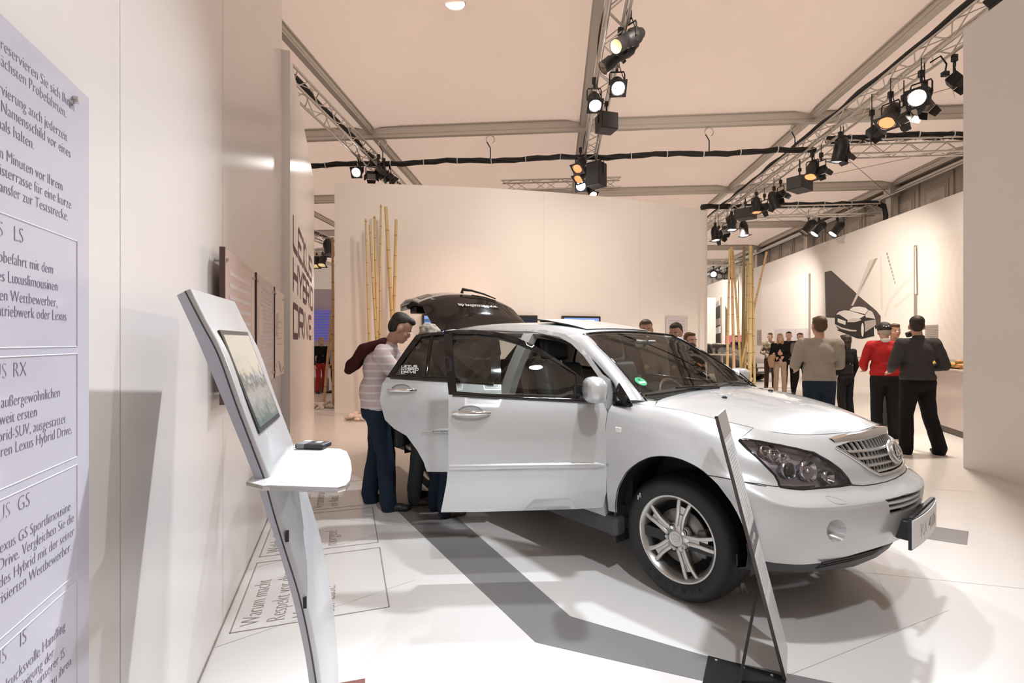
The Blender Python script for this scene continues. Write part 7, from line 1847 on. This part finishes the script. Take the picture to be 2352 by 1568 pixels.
q = (5.72, 7.68); rr = person(q, face_to(q, (6.4, 9.2)), 1.79, 'person in a red pullover and black trousers wearing a black cap', c_red, c_black, h_grey, s_black, None, dict(head=(.0, .05, 1.61), ell=(-.28, -.02, 1.12), elr=(.28, .0, 1.12), wrl=(-.22, .20, 1.03), wrr=(.18, .24, 1.05), tilt=-14), build=1.22, collar=c_white, wr=.008)
body, J, hp, HM, k, child = rr
t = MB(); t.ell(hp(0, -.028, .060), (.096*k, .112*k, .094*k), HM.to_4x4(), 0, 18, 12); t.ell(hp(0, -.066, .040), (.086*k, .074*k, .066*k), HM.to_4x4(), 0, 18, 12); t.ell(hp(0, .10, .050), (.070*k, .075*k, .012*k), HM.to_4x4(), 0, 16, 8); child('cap', t, mat('cap_black', (.014, .013, .013), .7), .009, 2)
mb = MB()
for a in (-.03, 0, .03): mb.ell(hp(a, -.141, .05+abs(a)*.3), (.012*k, .004*k, .006*k), HM.to_4x4(), 0, 8, 6)
mb.build('cap_print', M_white, body)
gm_ = MB()
for s in (-1, 1): gm_.tube([hp(s*.031+.019*math.cos(t), .095, .0+.015*math.sin(t)) for t in np.linspace(0, 6.28, 14, endpoint=False)], .0018, 5, closed=True); gm_.tube([hp(s*.05, .094, .003), hp(s*.080, .0, .008)], .002, 5)
gm_.build('glasses', M_black, body)
q = (6.45, 8.45); rr = person(q, face_to(q, (5.9, 6)), 1.80, 'person hidden between the red and the grey pullovers, holding a small black camera', c_beige, c_jeang, h_brown, s_brown, None, dict(elr=(.27, .08, 1.25), wrr=(.20, .14, 1.52), ell=(-.24, .1, 1.12), wrl=(-.1, .25, 1.05)))
t = empty('camera_body', (6.54, 8.22, 1.60)); MB().box((0, 0, 0), (.13, .06, .085), 0, Matrix.Rotation(R(-20), 3, 'Y'), .012).build('housing', M_black, t); MB().cyl((0, -.03, 0), (0, -.08, 0), .032).build('lens_barrel', M_black, t); tag(t, 'small black camera held up behind the dark grey pullover', 'camera')
q = (5.33, 6.58); person(q, face_to(q, (5.6, 9)), 1.83, 'person seen from behind in a dark grey pullover and black trousers, nearest the right wall', c_sweat, c_black, h_dark, s_black, None, dict(shl=(-.20, -.01, 1.42), shr=(.20, -.01, 1.42), ell=(-.30, -.02, 1.13), elr=(.31, -.02, 1.12), wrl=(-.20, .20, 1.05), wrr=(.22, .20, 1.08), kl=(-.12, .02, .50), kr=(.15, .02, .50), al=(-.15, -.02, .085), ar=(.24, -.03, .085), turn=-25, tilt=-10), build=1.24, collar=c_sweat, wr=.008)
# people in the gap and behind the bamboo
q = (-5.45, 14.3); person(q, face_to(q, (-3, 12)), 1.62, 'person with fair hair in a black top in the gap beside the lettered wall', c_black, fab('skirt_red', (.35, .03, .03)), h_blond, s_black, SKIN2, None, vox=.016)
q = (-5.15, 14.5); person(q, face_to(q, (-7, 14)), 1.74, 'person in a white top and black trousers behind the slanting bamboo cane', c_white, c_black, h_brown, s_black, SKIN2, None, vox=.016)
q = (10.3, 23.0); person(q, face_to(q, (0, 0)), 1.76, 'distant person in a dark suit standing in front of the pink banner', c_black, c_black, h_dark, s_black, SKIN2, None, vox=.02)
# burgundy handbag standing on the floor
hb = empty('handbag', px_floor(1886, 922)); 
mb = MB(); mb.add([(-.10, -.05, 0), (.10, -.05, 0), (.10, .05, 0), (-.10, .05, 0), (-.13, -.03, .23), (.13, -.03, .23), (.13, .03, .23), (-.13, .03, .23)], [(3, 2, 1, 0), (4, 5, 6, 7), (0, 1, 5, 4), (1, 2, 6, 5), (2, 3, 7, 6), (3, 0, 4, 7)]); mb.build('bag_body', mat('burgundy_leather', (.16, .03, .045), .4), hb)
for y in (-.03, .03): MB().tube([(-.07, y, .22), (-.06, y, .34), (0, y, .40), (.06, y, .34), (.07, y, .22)], .009, 6).build('handle', mat('burgundy_handle', (.12, .025, .035), .4), hb)
tag(hb, 'burgundy handbag on the floor seen between the legs beyond the bonnet', 'bag')
sb = empty('shoulder_bag', (-1.02, 4.45, .66)); MB().box((0, 0, 0), (.10, .22, .22), 0, Matrix.Rotation(R(25), 3, 'Z'), .03).build('bag_body', mat('bag_black', (.012, .012, .013), .5), sb)
MB().tube([(0, -.05, .10), (.10, .02, .55), (.15, .05, .76), (.13, .09, .55), (.02, .06, .10)], .010, 6).build('strap', M_black, sb); tag(sb, 'black shoulder bag hanging by the hip behind the tinted rear door', 'bag')
bpy.data.scenes.remove(SCR)
